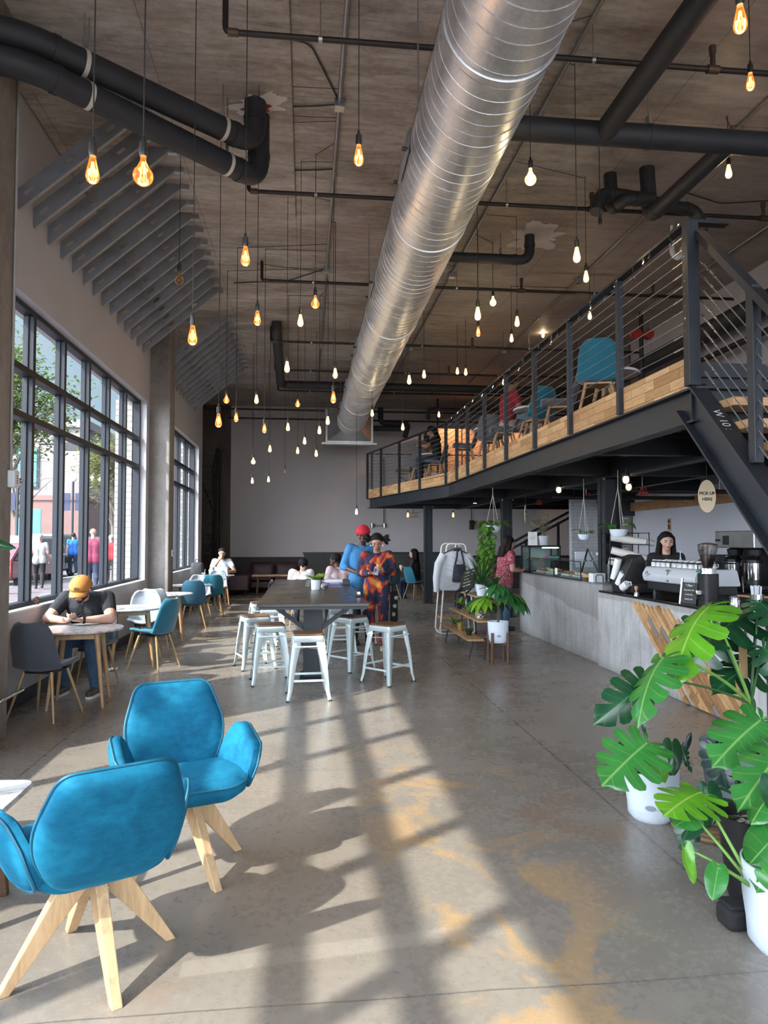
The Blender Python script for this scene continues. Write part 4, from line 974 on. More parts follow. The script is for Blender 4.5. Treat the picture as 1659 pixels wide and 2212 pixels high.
# ---------------------------------------------------------------- marble
def m_marble(name='white_marble', c=(.62, .64, .66)):
    m, nt, b = base(name); P = nt.geo(); n = nt.noise(P, 3, 8, .6, 2.2); v = nt.math('ABSOLUTE', nt.math('SUBTRACT', n, .5))
    n2 = nt.noise(P, 1.6, 5)
    cc = nt.ramp(v, [(0, (.28, .27, .27)), (.02, (.45, .45, .45)), (.07, c), (.5, (.72, .73, .74))])
    nt.link(nt.mix(nt.mapr(n2, .4, .7, 0, .35), cc, (.50, .42, .38, 1)), b.inputs['Base Color']); b.inputs['Roughness'].default_value = .16; return m
MARB = m_marble()
t = thing('side_table', 'small marble coffee table with dark wooden legs, cut by the frame beside the teal chairs', 'table', (-1.69, 3.22, 0))
MB().prism(roundpoly([(-.42, -.28), (.47, -.25), (.47, .24), (-.42, .28)], .07, 6), .46, .485).build('table_top', MARB, t, bevel=.005)
MB().box((-.36, -.2, .39), (.36, .2, .46)).build('apron', WALN, t, smooth=False)
for sx in (-1, 1):
    for sy in (-1, 1): MB().beam((sx*.36, sy*.18, .0), (sx*.33, sy*.16, .42), .035, .035).build('leg', WALN, t, smooth=False, bevel=.003)

# ---------------------------------------------------------------- round cafe tables
def round_table(loc, rz, label):
    t = thing('round_table', label, 'table', loc, rz, 'round marble tables under the windows')
    MB().lathe([(.001, .705), (.37, .705), (.397, .713), (.40, .722), (.397, .730), (.001, .730)], n=48).build('table_top', MARB, t, angle=30)
    a = MB()
    for k in range(4):
        g = pi/4+k*pi/2; h = pi/4+(k+1)*pi/2; a.beam((cos(g)*.25, sin(g)*.25, .672), (cos(h)*.25, sin(h)*.25, .672), .02, .062)
    a.build('apron', OAK, t, smooth=False)
    for k in range(4):
        g = pi/4+k*pi/2; MB().cyl((cos(g)*.345, sin(g)*.345, 0), (cos(g)*.245, sin(g)*.245, .705), .014, .027, 16).build('leg', OAK, t)
    return t
rt = round_table((-2.17, 7.22, 0), R(8), 'round marble table with oak legs where the man in the tan cap leans')
TB = [(-2.18, 9.36, 'empty round marble table second in the window row, with a teal chair at its side'), (-2.19, 11.7, 'round marble table third in the window row, just before the concrete column'),
      (-2.16, 13.9, 'round marble table fourth in the window row, half hidden by the dark teal chair'), (-2.14, 16.05, 'round table fifth in the window row, with papers and a cup'), (-2.12, 17.7, 'round table at the end of the window row holding a silver laptop')]
for x, y, l in TB: dup(rt, (x, y, 0), R(5+y*31 % 20), l)

# ---------------------------------------------------------------- shell chairs
def fabric(name, c, var=.14):
    m, nt, b = base(name); P = nt.coord(); n = nt.noise(P, 130, 3, .7); n1 = nt.noise(P, 4, 3)
    f = nt.math('ADD', nt.math('MULTIPLY', n, .6), nt.math('MULTIPLY', n1, .4))
    nt.link(nt.ramp(f, [(.35, tuple(x*(1-var) for x in c)), (.65, tuple(x*(1+var) for x in c))]), b.inputs['Base Color']); b.inputs['Roughness'].default_value = .85
    b.inputs['Sheen Weight'].default_value = .3; nt.link(nt.bump(n, .15, .003), b.inputs['Normal']); return m
F_DK = fabric('charcoal_fabric', (.060, .068, .088)); F_LT = fabric('light_grey_fabric', (.30, .34, .39)); F_TL = fabric('teal_fabric', (.006, .13, .20)); F_DT = fabric('deep_teal_fabric', (.006, .075, .13)); F_MG = fabric('mid_grey_fabric', (.12, .125, .145))
PROF = [(.225, .445), (.215, .462), (.15, .466), (.02, .452), (-.10, .452), (-.165, .445), (-.205, .53), (-.235, .61), (-.262, .70), (-.282, .78), (-.292, .845), (-.294, .868)]
WID = [.17, .195, .215, .232, .236, .232, .225, .220, .212, .195, .155, .105]
def shell_chair(name, label, loc, rz, m, legm, group, leg_r=.30, dowel=False, z0=0.0):
    t = thing(name, label, 'chair', loc, rz, group)
    NN = len(PROF)-1
    def fn(u, v):
        k = min(int(v*NN), NN-1); f = v*NN-k
        y = PROF[k][0]*(1-f)+PROF[k+1][0]*f; z = PROF[k][1]*(1-f)+PROF[k+1][1]*f; w = WID[k]*(1-f)+WID[k+1]*f
        q = (u-.5)*2; cur = .045*q*q
        b_ = min(1, max(0, (v-.35)/.2))                    # seat curls up at the sides, back curls forward
        return V((q*w, y + cur*1.5*b_, z + cur*(1-b_)*1.0))
    MB().grid(fn, 12, 33).build('shell', m, t, solid=.034, sub=1, angle=180)
    MB().box((-.13, -.13, .405), (.13, .13, .425)).build('under_frame', BLACK if not dowel else OAK, t, smooth=False)
    for sx in (-1, 1):
        for sy in (-1, 1):
            MB().cyl((sx*.225, sy*.225-.0, 0), (sx*.13, sy*.12, .42), .0095 if not dowel else .013, .0145 if not dowel else .017, 12).build('leg', legm, t)
    if dowel:
        for sx in (-1, 1):
            MB().cyl((sx*.19, -.2, .12), (sx*-.15, .14, .36), .004, n=6).build('brace', BLACK, t)
    return t
G1 = 'upholstered shell chairs along the window'
ch = {}
ch['dk'] = shell_chair('shell_chair', 'charcoal fabric shell chair beside the concrete column, tucked in by the man in the cap', (-2.31, 6.72, 0), R(-14), F_DK, GOLDL, G1)
ch['tl'] = shell_chair('shell_chair', 'teal fabric shell chair seen side on at the second round table', (-1.85, 9.07, 0), R(66), F_TL, GOLDL, G1)
ch['lt'] = shell_chair('shell_chair', 'light grey fabric shell chair facing the viewer behind the second round table', (-2.20, 10.15, 0), R(188), F_LT, GOLDL, G1)
ch['dt'] = shell_chair('shell_chair', 'dark teal shell chair with its back to the viewer by the concrete column', (-2.02, 13.15, 0), R(12), F_DT, GOLDL, G1)
for key, (x, y), rz, lab in (('lt', (-2.24, 11.0), 5, 'light grey shell chair half hidden behind the one at the second round table'), ('lt', (-2.12, 14.75), 190, 'light grey shell chair beyond the dark teal chair in the window row'),
                             ('tl', (-1.95, 15.25), 15, 'bright teal shell chair deep in the window row'), ('lt', (-2.04, 16.9), 184, 'pale shell chair in front of the man with the laptop'), ('dk', (-2.15, 18.5), 180, 'dark shell chair under the man with the laptop'), ('dk', (-2.27, 8.0), 182, 'dark shell chair under the man in the tan cap')):
    dup(ch[key], (x, y, 0), R(rz), lab, G1)
dup(ch['tl'], (2.92, 18.9, 0), R(-60), 'teal shell chair with gold legs beside the first steel post', 'shell chairs at the back of the room')
dup(ch['dt'], (2.2, 18.6, 0), R(30), 'dark shell chair with thin legs at the dim table behind the woman in tie-dye', 'shell chairs at the back of the room')

# ---------------------------------------------------------------- communal table and stools
TZ = .92
TABM = mat('blackened_steel_top', (.045, .043, .043), .3, .35, .25, 3)
ct = thing('communal_table', 'long dark steel communal table on a central pedestal with angled braces', 'table', (.08, 9.7, 0))
MB().box((-.50, 7.47, TZ-.035), (.67, 12.1, TZ)).build('table_top', TABM, ct, world=True, smooth=False, bevel=.004)
MB().box((-.48, 7.5, TZ-.065), (.65, 12.07, TZ-.035)).build('under_frame', STEEL, ct, world=True, smooth=False)
for y in (8.32, 11.2):
    MB().box((-.02, y-.06, .012), (.20, y+.06, TZ-.06)).build('pedestal', STEEL, ct, world=True, smooth=False, bevel=.004)
    MB().box((-.06, y-.32, 0), (.24, y+.32, .014)).build('foot_plate', STEEL, ct, world=True, smooth=False)
    for sx in (-1, 1): MB().beam((.09+sx*.08, y, .55), (.09+sx*.50, y, TZ-.06), .05, .045).build('brace', STEEL, ct, world=True, smooth=False)
c = V((-.50, 11.0, TZ)); t = thing('clamp_outlet', 'small clamped power outlet on the window-side edge of the communal table', 'power outlet', c)
MB().box((-.035, -.05, 0), (.02, .05, .05)).build('body', BLACK, t, bevel=.008); MB().box((-.015, -.03, .05), (.005, .03, .054)).build('socket_plate', WHITE, t); MB().tube([(-.035, 0, .02), (-.06, .0, -.05), (-.05, .02, -.3), (-.05, .04, -.5)], .006, 6).build('cable', WIRE, t)
c = V((.62, 8.35, TZ)); t = thing('clamp_outlet', 'small clamped power outlet on the edge of the communal table by the woman in tie-dye', 'power outlet', c)
MB().box((-.03, -.06, 0), (.03, .06, .07)).build('body', BLACK, t, bevel=.008); MB().box((-.018, -.062, .03), (.018, -.06, .06)).build('socket_plate', GALV, t)
STLW = mat('pale_blue_white_steel', (.62, .72, .74), .3, .2, .05, 4); STW = wood('stool_seat_wood', (.10, .055, .03, 1), (.20, .115, .065, 1), (1, 6, 6), 3, .4)
def stool(loc, rz, label):
    t = thing('bar_stool', label, 'stool', loc, rz, 'white metal stools at the communal table'); H = .63
    MB().prism(roundpoly([(-.15, -.15), (.15, -.15), (.15, .15), (-.15, .15)], .035, 5), H-.0, H+.022).build('seat', STW, t, bevel=.006)
    s = MB(); po = roundpoly([(-.152, -.152), (.152, -.152), (.152, .152), (-.152, .152)], .035, 5); pi_ = roundpoly([(-.163, -.163), (.163, -.163), (.163, .163), (-.163, .163)], .035, 5); n = len(po)
    s.add([V((x, y, H)) for x, y in po]+[V((x, y, H-.055)) for x, y in pi_], [(k, (k+1) % n, n+(k+1) % n, n+k) for k in range(n)]+[tuple(range(n))]); s.build('seat_pan', STLW, t, solid=.004)
    for sx in (-1, 1):
        for sy in (-1, 1):
            m_ = MB(); pts = [(H-.03, .158, .085), (H-.10, .163, .082), (.35, .185, .060), (.10, .205, .042), (.03, .218, .036), (.0, .222, .036)]
            b0 = len(m_.v); q = []
            for z, o, w in pts:        # folded sheet: two faces meeting on the outer corner
                q.append([V((sx*o, sy*(o-w), z)), V((sx*(o-.004), sy*(o-.004), z)), V((sx*(o-w), sy*o, z)), V((sx*(o-.013), sy*(o-.013), z))])
            for i in range(len(q)-1):
                for a, b_ in ((0, 1), (1, 2)):
                    m_.add([q[i][a], q[i][b_], q[i+1][b_], q[i+1][a]], [(0, 1, 2, 3)])
            m_.build('leg', STLW, t, solid=.004, angle=50); MB().box((min(sx*.19, sx*.224), min(sy*.19, sy*.224), 0), (max(sx*.19, sx*.224), max(sy*.19, sy*.224), .012)).build('rubber_foot', RUB, t, smooth=False)
    for k, (z, o) in enumerate(((.20, .192), (.20, .192), (.165, .196), (.165, .196))):
        p, q = (((-o, -o, z), (o, -o, z)), ((-o, o, z), (o, o, z)), ((-o, -o, z), (-o, o, z)), ((o, -o, z), (o, o, z)))[k]
        MB().beam(p, q, .006, .022).build('stretcher', STLW, t, smooth=False)
    for p, q in (((-.16, -.16, .50), (.16, .16, .50)), ((-.16, .16, .495), (.16, -.16, .495))): MB().beam(p, q, .016, .004).build('cross_brace', STLW, t, smooth=False)
    for p, q in (((-.168, -.168, .53), (.168, -.168, .53)), ((-.168, .168, .53), (.168, .168, .53))): MB().beam(p, q, .005, .014).build('upper_rail', STLW, t, smooth=False)
    return t
s0 = stool((.03, 7.27, 0), R(3), 'white metal stool with a wood seat, standing at the near end of the communal table')
for x, y, r, l in ((-.385, 8.07, 8, 'white metal stool just behind the end stool on the window side of the table'), (-.62, 9.03, 20, 'white metal stool farthest out on the window side of the communal table'), (-.46, 10.07, 4, 'white metal stool tucked under the table, third on the window side'),
                   (-.66, 10.9, 10, 'white metal stool behind the others on the window side, mostly hidden'), (.56, 8.80, 40, 'white metal stool turned corner-on in front of the bar side of the table'), (.50, 10.15, 2, 'white metal stool tucked under the bar side of the table'),
                   (.84, 10.95, 6, 'white metal stool behind the tie-dye trousers at the bar side'), (.92, 7.95, 42, 'white metal stool standing out alone in front of the woman in tie-dye')):
    dup(s0, (x, y, 0), R(r), l)

# things on the communal table
def leafblade(L, w, bend, n=6):
    def fn(u, v):
        q = (u-.5)*2; ww = w*sin(pi*min(1, v*.96+.03))**.8
        return V((q*ww, v*L, bend*v*v*L - abs(q)*ww*-.25))
    return fn
LEAFG = {}
def leafmat(name, c1, c2, vein=(.5, .6, .2), rough=.32):
    if name in LEAFG: return LEAFG[name]
    m, nt, b = base(name); P = nt.coord(); n = nt.noise(P, 9, 4)
    nt.link(nt.ramp(n, [(.3, c1), (.7, c2)]), b.inputs['Base Color']); b.inputs['Roughness'].default_value = rough
    b.inputs['Subsurface Weight'].default_value = 0; b.inputs['Transmission Weight'].default_value = 0
    tr = nt.new('ShaderNodeBsdfTranslucent'); tr.inputs[0].default_value = (c2[0]*1.4, c2[1]*1.3, c2[2]*.6, 1); mx = nt.new('ShaderNodeMixShader'); mx.inputs[0].default_value = .22
    out = [x for x in nt.n if x.type == 'OUTPUT_MATERIAL'][0]; nt.link(b.outputs[0], mx.inputs[1]); nt.link(tr.outputs[0], mx.inputs[2]); nt.link(mx.outputs[0], out.inputs[0])
    LEAFG[name] = m; return m
L_MID = leafmat('mid_green_leaf', (.030, .13, .022), (.065, .23, .04)); L_DRK = leafmat('deep_green_leaf', (.010, .05, .018), (.025, .10, .03)); L_LIME = leafmat('lime_green_leaf', (.12, .28, .02), (.20, .40, .035)); L_OLV = leafmat('dull_olive_leaf', (.09, .11, .05), (.16, .17, .09), rough=.6)
STEMG = mat('green_stem', (.10, .22, .05), .5); SOIL = mat('dark_soil', (.03, .022, .016), .95, 0, .5, 60, .8, 120)
def sprig(mb, base_, dirv, L, w, bend, roll=0):
    d = V(dirv).normalized(); u = V((0, 0, 1)); a = d.cross(u); a = a.normalized() if a.length > .05 else V((1, 0, 0)); n = a.cross(d)
    if roll: q = Matrix.Rotation(roll, 3, d); a = q @ a; n = q @ n
    fn = leafblade(L, w, bend); b = len(mb.v); nu, nv = 2, 6
    for j in range(nv+1):
        for i in range(nu+1):
            p = fn(i/nu, j/nv); mb.v.append(V(base_)+a*p.x+d*p.y+n*p.z)
    for j in range(nv):
        for i in range(nu):
            k = b+j*(nu+1)+i; mb.f.append((k, k+1, k+nu+2, k+nu+1))
c = atz(684, 1262, TZ); c.x, c.y = .13, 9.55
t = thing('potted_plant', 'small plant in a white mug on the communal table', 'potted plant', (.14, 9.6, TZ), 0)
MB().lathe([(.001, 0), (.055, 0), (.062, .01), (.066, .13), (.060, .13), (.056, .03), (.001, .03)], n=24).build('pot', WHITE, t); lf = MB(); rr = random.Random(4)
for k in range(16):
    a = k*2.4; sprig(lf, (cos(a)*.02, sin(a)*.02, .11), (cos(a)*.8, sin(a)*.8, .9+.4*rr.random()), .13+.06*rr.random(), .030, -.5)
lf.build('foliage', L_LIME, t); MB().lathe([(.001, .1), (.058, .1)], n=16).build('soil', SOIL, t)
t = thing('decor_ball', 'knotted black and white decorative ball beside the white mug plant', 'ornament', (.255, 9.52, TZ))
q = MB()
for k in range(5):
    M = Euler((k*.9, k*1.3, k*.5)).to_matrix(); q.tube([M @ V((cos(a)*.038, sin(a)*.038, .012*sin(3*a)))+V((0, 0, .05)) for a in (2*pi*j/18 for j in range(18))], .012, 6, closed=True)
q.build('knot', m_marble('black_white_swirl', (.05, .05, .05)), t)
t = thing('glass_jar', 'small empty drinking glass beside the white mug plant', 'glass', (.03, 10.0, TZ)); MB().lathe([(.001, .004), (.034, .004), (.04, .10), (.037, .10), (.031, .01), (.001, .01)], n=20).build('tumbler', glass('clear_glass', (.92, .95, .95), .2), t)
for k, (cc, h, w, lab) in enumerate((((.12, .10, .45), .030, .15, 'thick blue book at the bottom of the stack on the communal table'), ((.6, .55, .58), .022, .14, 'pale pink book in the middle of the stack on the communal table'), ((.65, .64, .62), .02, .13, 'white book on top of the stack on the communal table'))):
    z = TZ + (0, .03, .052)[k]; t = thing('book', lab, 'book', (.43, 10.7, z), R(3-4*k), 'books on the communal table')
    MB().box((-w, -.10, 0), (w, .10, h)).build('cover', mat('book_cover_%s' % 'abc'[k], cc, .5), t, bevel=.003); MB().box((-w+.004, -.098, .003), (w+.002, .096, h-.003)).build('pages', PAPER, t)
    if k == 0: text('STUDY GUIDE', .022, PAPER, t, frame((0, -.1005, h/2), (1, 0, 0), (0, 0, 1)), .0004)
t = thing('paper_sheet', 'loose white sheets lying on the far end of the communal table', 'paper', (.42, 11.4, TZ))
for k in range(3): MB().grid(lambda u, v, k=k: V(((u-.5)*.30+.05*k, (v-.5)*.22-.04*k, .003+.002*k+.10*k*v*(1-u)*.35+.02*sin(u*5+k))), 8, 5).build('sheet', mat('bluish_paper', (.62, .64, .72), .7), t)
t = thing('pencil_box', 'black pencil box beside the books on the communal table', 'box', (.60, 10.55, TZ)); MB().box((-.05, -.07, 0), (.05, .07, .075)).build('body', BLACK, t, bevel=.006); MB().box((-.052, -.072, .06), (.052, .072, .08)).build('lid', STEEL, t, bevel=.004)

# ---------------------------------------------------------------- on the cafe tables
def laptop(loc, rz, label, m, open_=105):
    t = thing('laptop', label, 'laptop', loc, rz)           # screen back faces local -Y
    MB().box((-.155, 0, .0), (.155, .215, .014)).build('base', m, t, bevel=.004); MB().box((-.13, .05, .0141), (.13, .14, .0155)).build('keyboard', BLACK, t)
    M = Matrix.Translation((0, .0, .012)) @ Matrix.Rotation(R(90-open_), 4, 'X'); a = R(open_-90); M = Matrix.Rotation(a, 4, 'X')
    M.translation = (0, .004, .012); l = MB().box((-.155, -.006, 0), (.155, 0, .215), M).build('lid', m, t, bevel=.003)
    MB().box((-.147, 0, .008), (.147, .0008, .207), M).build('screen', emis('dim_screen', (.3, .35, .4, 1), .4), t)
    MB().ell(M @ V((0, -.0065, .10)), (.016, .003, .018), 14, 8).build('logo', CHROME if m != GALV else STEEL, t)
    return t
SILV = mat('silver_aluminium', (.62, .63, .65), .35, .5, .04, 4)
laptop((-2.02, 17.55, .73), R(-6), 'silver laptop on the round table at the end of the window row', SILV, 112)
def cup(loc, label, m, h=.11, r=.042, lid=None, cat='cup'):
    t = thing('paper_cup', label, cat, loc); MB().lathe([(.001, 0), (r*.72, 0), (r, h), (r*.94, h), (r*.68, .006), (.001, .006)], n=20).build('body', m, t)
    if lid: MB().lathe([(r*1.05, h-.004), (r*1.05, h+.006), (r*.9, h+.012), (.001, h+.012)], n=20).build('lid', lid, t)
    return t
CUPW = mat('paper_cup_white', (.68, .66, .62), .6)
cup((-2.28, 17.6, .73), 'pale takeaway cup to the window side of the silver laptop', CUPW, .12, .045, WHITE)
t = cup((-2.2, 15.85, .73), 'clear iced drink cup with a straw on the fifth window table', glass('clear_glass'), .13, .045, WHITE); MB().cyl((0, 0, .02), (.03, 0, .22), .004, n=8).build('straw', WHITE, t)
t = thing('soup_bowl', 'white bowl on the fifth window table beside papers', 'bowl', (-1.90, 16.1, .73)); MB().lathe([(.001, .004), (.04, .0), (.085, .055), (.08, .055), (.038, .008), (.001, .008)], n=24).build('bowl', WHITE, t)
t = thing('paper_sheet', 'flat papers on the fifth window table', 'paper', (-2.08, 15.9, .73)); MB().box((-.15, -.10, 0), (.15, .10, .012)).build('sheet', PAPER, t); MB().box((-.12, -.09, .012), (.16, .11, .016), Matrix.Rotation(.2, 4, 'Z')).build('sheet', PAPER, t)
t = thing('backpack', 'black backpack leaning on the window sill behind the fifth window table', 'bag', (-2.40, 16.25, .73)); MB().pad(roundpoly([(-.15, 0), (.15, 0), (.13, .36), (-.13, .36)], .06), .13, .03, lambda x, y, d: V((x, d, y))).build('body', mat('black_nylon', (.02, .02, .024), .7), t); MB().tube([(-.05, 0, .35), (-.03, 0, .42), (.03, 0, .42), (.05, 0, .35)], .01, 6).build('handle', RUB, t)
t = thing('water_bottle', 'blue water bottle on the last window table beside the laptop', 'bottle', (-2.22, 17.45, .73)); MB().lathe([(.001, 0), (.033, 0), (.035, .12), (.025, .16), (.014, .18), (.014, .2), (.001, .2)], n=16).build('body', mat('blue_plastic', (.15, .3, .6), .3), t)
t = thing('crumpled_napkin', 'crumpled white napkin on the floor under the second round table', 'napkin', (-2.33, 9.0, 0)); rr = random.Random(2)
MB().grid(lambda u, v: V(((u-.5)*.13, (v-.5)*.09, .004+.03*rr.random())), 7, 6).build('paper_wad', PAPER, t, solid=.002)
t = thing('pine_cone', 'brown pine cone on the corner of the window sill', 'pine cone', (-2.77, 7.75, ZS+.012)); q = MB()
for k in range(40):
    z = k/40*.07; r_ = .03*sin(pi*(.15+.85*k/40)); a = k*2.4; q.ell((cos(a)*r_, sin(a)*r_, .012+z), (.012, .012, .006), 8, 5)
q.build('scales', mat('cone_brown', (.13, .065, .04), .7), t)

# ---------------------------------------------------------------- back of the room
SOFA = mat('dark_maroon_leather', (.045, .014, .018), .5, 0, .3, 4)
def sofa(loc, rz, w, label, n):
    t = thing('sofa' if n > 1 else 'club_chair', label, 'sofa' if n > 1 else 'armchair', loc, rz)   # faces local -Y
    MB().box((-w/2, -.38, .12), (w/2, .40, .34)).build('frame', SOFA, t, bevel=.04)
    for k in range(n):
        x0 = -w/2+.12+(w-.24)*k/n; x1 = -w/2+.12+(w-.24)*(k+1)/n
        MB().pad(roundpoly([(x0+.01, -.40), (x1-.01, -.40), (x1-.01, .22), (x0+.01, .22)], .06), .14, .03, lambda x, y, d: V((x, y, .42+d))).build('seat_cushion', SOFA, t)
        MB().pad(roundpoly([(x0+.01, 0), (x1-.01, 0), (x1-.01, .48), (x0+.01, .48)], .1), .16, .04, lambda x, y, d: V((x, .28+d+.12*y, .42+y))).build('back_cushion', SOFA, t)
    for s_ in (-1, 1): MB().box((s_*(w/2-.06)-.07, -.40, .12), (s_*(w/2-.06)+.07, .40, .60)).build('armrest', SOFA, t, bevel=.05)
    for sx in (-1, 1):
        for sy in (-1, 1): MB().cyl((sx*(w/2-.1), sy*.3, 0), (sx*(w/2-.1), sy*.3, .13), .015, .022, 10).build('leg', WALN, t)
sofa((-.95, 22.2, 0), 0, 1.75, 'dark maroon leather sofa with two back cushions against the back wall', 2)
sofa((-2.0, 21.2, 0), R(90), 1.0, 'dark maroon club chair turned sideways beside the maroon sofa', 1)
t = thing('coffee_table', 'low wooden coffee table in front of the maroon sofa', 'table', (-.75, 20.6, 0)); MB().box((-.75, -.3, .56), (.75, .3, .60)).build('table_top', OAK, t, bevel=.005)
for sx in (-1, 1):
    for sy in (-1, 1): MB().cyl((sx*.62, sy*.22, 0), (sx*.58, sy*.2, .56), .016, .02, 10).build('leg', WALN, t)
def plain_table(loc, w, d, h, label, top=OAK, leg=WALN):
    t = thing('dining_table', label, 'table', loc); MB().box((-w/2, -d/2, h-.03), (w/2, d/2, h)).build('table_top', top, t, bevel=.004)
    for sx in (-1, 1):
        for sy in (-1, 1): MB().cyl((sx*(w/2-.08), sy*(d/2-.08), 0), (sx*(w/2-.08), sy*(d/2-.08), h-.03), .016, .02, 10).build('leg', leg, t)
plain_table((2.55, 19.6, 0), 1.3, .7, .76, 'wooden table in the dim back corner where the woman in glasses sits')
plain_table((.35, 14.2, 0), 1.7, .9, .74, 'table beyond the communal table where three people study', TABM, STEEL)
plain_table((3.75, 15.95, 0), .8, .55, .75, 'small table behind the clothes rack', TABM, STEEL)
dup(ch['dk'], (-.10, 13.35, 0), R(10), 'dark shell chair under the woman in the white patterned top', 'shell chairs at the back of the room')
dup(ch['dk'], (.62, 13.30, 0), R(0), 'dark shell chair under the man in pale pink', 'shell chairs at the back of the room')
dup(ch['dk'], (1.0, 15.3, 0), R(180), 'dark shell chair under the person behind the dark laptop', 'shell chairs at the back of the room')
laptop((.98, 14.45, .74), R(-4), 'dark grey laptop with its lid towards the viewer beyond the communal table', mat('dark_grey_laptop', (.09, .075, .08), .4, .4), 108)
cup((2.62, 19.45, .76), 'white takeaway cup with brown sleeve on the dim back table', CUPW, .12, .045, WHITE)
t = thing('table_lamp', 'small pale table lamp on the dim back table', 'lamp', (2.05, 19.6, .76)); MB().cyl((0, 0, 0), (0, 0, .02), .06, n=16).build('base', WHITE, t); MB().cyl((0, 0, .02), (0, 0, .16), .008, n=8).build('stem', WHITE, t); MB().lathe([(.02, .26), (.09, .16), (.085, .155)], n=18).build('lamp_shade', WHITE, t)
# ladder and scaffold in the dark recess
BLKM = mat('black_iron', (.010, .011, .014), .5, .3, .2, 8)
t = thing('scaffold_ladder', 'tall black scaffold ladder standing in the dark recess left of the back wall', 'ladder', (-2.9, 20.3, 0))
for x, h in ((-3.2, 4.25), (-2.42, 4.15)):
    for y in (20.0, 20.6): MB().cyl((x, y, 0), (x, y, h), .035, n=8).build('upright', BLKM, t, world=True)
for k in range(13): MB().box((-3.2, 19.98, .3+.3*k), (-2.42, 20.02, .34+.3*k)).build('rung', BLKM, t, world=True, smooth=False)
for (a, b_) in (((-3.2, 20.0, .2), (-2.42, 20.6, 2.0)), ((-2.42, 20.0, 2.1), (-3.2, 20.6, 3.9))): MB().cyl(a, b_, .02, n=8).build('diagonal', BLKM, t, world=True)
t = thing('cable_bundle', 'dark bundle of cables and netting hanging on the scaffold ladder', 'cables', (-2.5, 20.3, 1)); rr = random.Random(8)
for k in range(14): MB().tube([(-2.36-.10*rr.random(), 19.93-.05*rr.random(), 4.1-.1*j - 0) if j == 0 else (-2.38-.18*rr.random(), 19.93-.05*rr.random(), 4.1-.62*j) for j in range(7)], .018, 6).build('cable', BLKM, t, world=True)

# ---------------------------------------------------------------- mezzanine furniture
G3 = 'shell chairs upstairs'
u = {}
u['g'] = shell_chair('shell_chair', 'grey shell chair upstairs seen side on beside a leaning table leg', (3.30, 8.95, DK+.012), R(70), F_MG, OAK, G3, dowel=True)
u['t'] = shell_chair('shell_chair', 'large teal shell chair upstairs nearest the stair, its back to the viewer', (3.23, 7.55, DK+.012), R(-20), F_TL, OAK, G3, dowel=True)
for k, (x, y), rz, l in (('t', (3.32, 9.95), 15, 'teal shell chair upstairs behind the railing, second from the stair'), ('g', (3.20, 11.2), 80, 'grey shell chair upstairs under the person in the red shirt'), ('g', (3.22, 12.2), -10, 'pale grey shell chair upstairs with its back to the red shirt'),
                         ('g', (3.0, 13.2), 80, 'grey shell chair upstairs midway along the railing'), ('g', (2.95, 16.0), 75, 'grey shell chair upstairs under the woman in black'), ('g', (2.75, 17.0), -5, 'grey shell chair upstairs seen from the back near the far end'), ('g', (2.52, 18.1), 85, 'small dark shell chair upstairs in the far corner')):
    dup(u[k], (x, y, DK+.012), R(rz), l)
def leggy_table(loc, label):
    t = thing('dining_table', label, 'table', loc); MB().lathe([(.001, .72), (.36, .72), (.37, .735), (.36, .75), (.001, .75)], n=32).build('table_top', WHITE, t)
    MB().cyl((0, 0, .66), (0, 0, .72), .12, n=16).build('hub', STEEL, t)
    for k in range(4):
        a = pi/4+k*pi/2; MB().cyl((cos(a)*.30, sin(a)*.30, 0), (cos(a)*.13, sin(a)*.13, .66), .018, .024, 12).build('leg', OAK, t); MB().cyl((cos(a)*.135, sin(a)*.135, .64), (cos(a)*.12, sin(a)*.12, .70), .03, n=12).build('leg_cap', CHROME, t)
for x, y, l in ((3.72, 8.35, 'round table upstairs between the two teal chairs'), (3.6, 10.75, 'round table upstairs in front of the red-shirted person'), (3.45, 12.75, 'round table upstairs midway along the railing'), (3.1, 16.75, 'round table upstairs beside the woman in black')):
    leggy_table((x, y, DK+.012), l)
# ---------------------------------------------------------------- concrete bar
def m_counter():
    m, nt, b = base('bar_concrete'); P = nt.geo(); sep = nt.new('ShaderNodeSeparateXYZ'); nt.link(P, sep.inputs[0])
    n1 = nt.noise(nt.scale(P, (1, .8, 1)), 1.5, 7, .62, .8); n2 = nt.noise(nt.scale(P, (1, 9, .8)), 1.6, 6, .65, .6); n3 = nt.noise(P, 24, 5, .7)
    f = nt.math('ADD', nt.math('MULTIPLY', n1, .4), nt.math('ADD', nt.math('MULTIPLY', n2, .4), nt.math('MULTIPLY', n3, .2)))
    c = nt.ramp(f, [(.36, (.27, .265, .26)), (.48, (.42, .42, .42)), (.62, (.57, .575, .59))])
    # pour line: darker upper lift
    zl = nt.math('ADD', nt.mapr(sep.outputs[1], 8.66, 12.4, .53, .92), nt.math('MULTIPLY', nt.math('LESS_THAN', sep.outputs[1], 8.667), .33))
    zz_ = nt.math('SUBTRACT', nt.math('ADD', sep.outputs[2], nt.math('MULTIPLY', nt.noise(P, 1.6, 5), .16)), nt.math('ADD', zl, .08))
    c = nt.mix(nt.math('MULTIPLY', nt.mapr(zz_, -.012, .012), .55), c, (.20, .195, .185, 1))
    foot_dark = nt.math('MULTIPLY', nt.mapr(sep.outputs[2], .10, .0), nt.mapr(n3, .35, .6)); c = nt.mix(nt.math('MULTIPLY', foot_dark, .5), c, (.09, .08, .07, 1))  # patchy darker tone towards the counter foot
    nt.link(c, b.inputs['Base Color']); b.inputs['Roughness'].default_value = .55; nt.link(nt.bump(f, .25, .015), b.inputs['Normal']); return m
BARM = m_counter()
b1 = thing('concrete_counter', 'long board-marked concrete counter with the pastry cases on it', 'counter', (4.1, 10.5, 0))
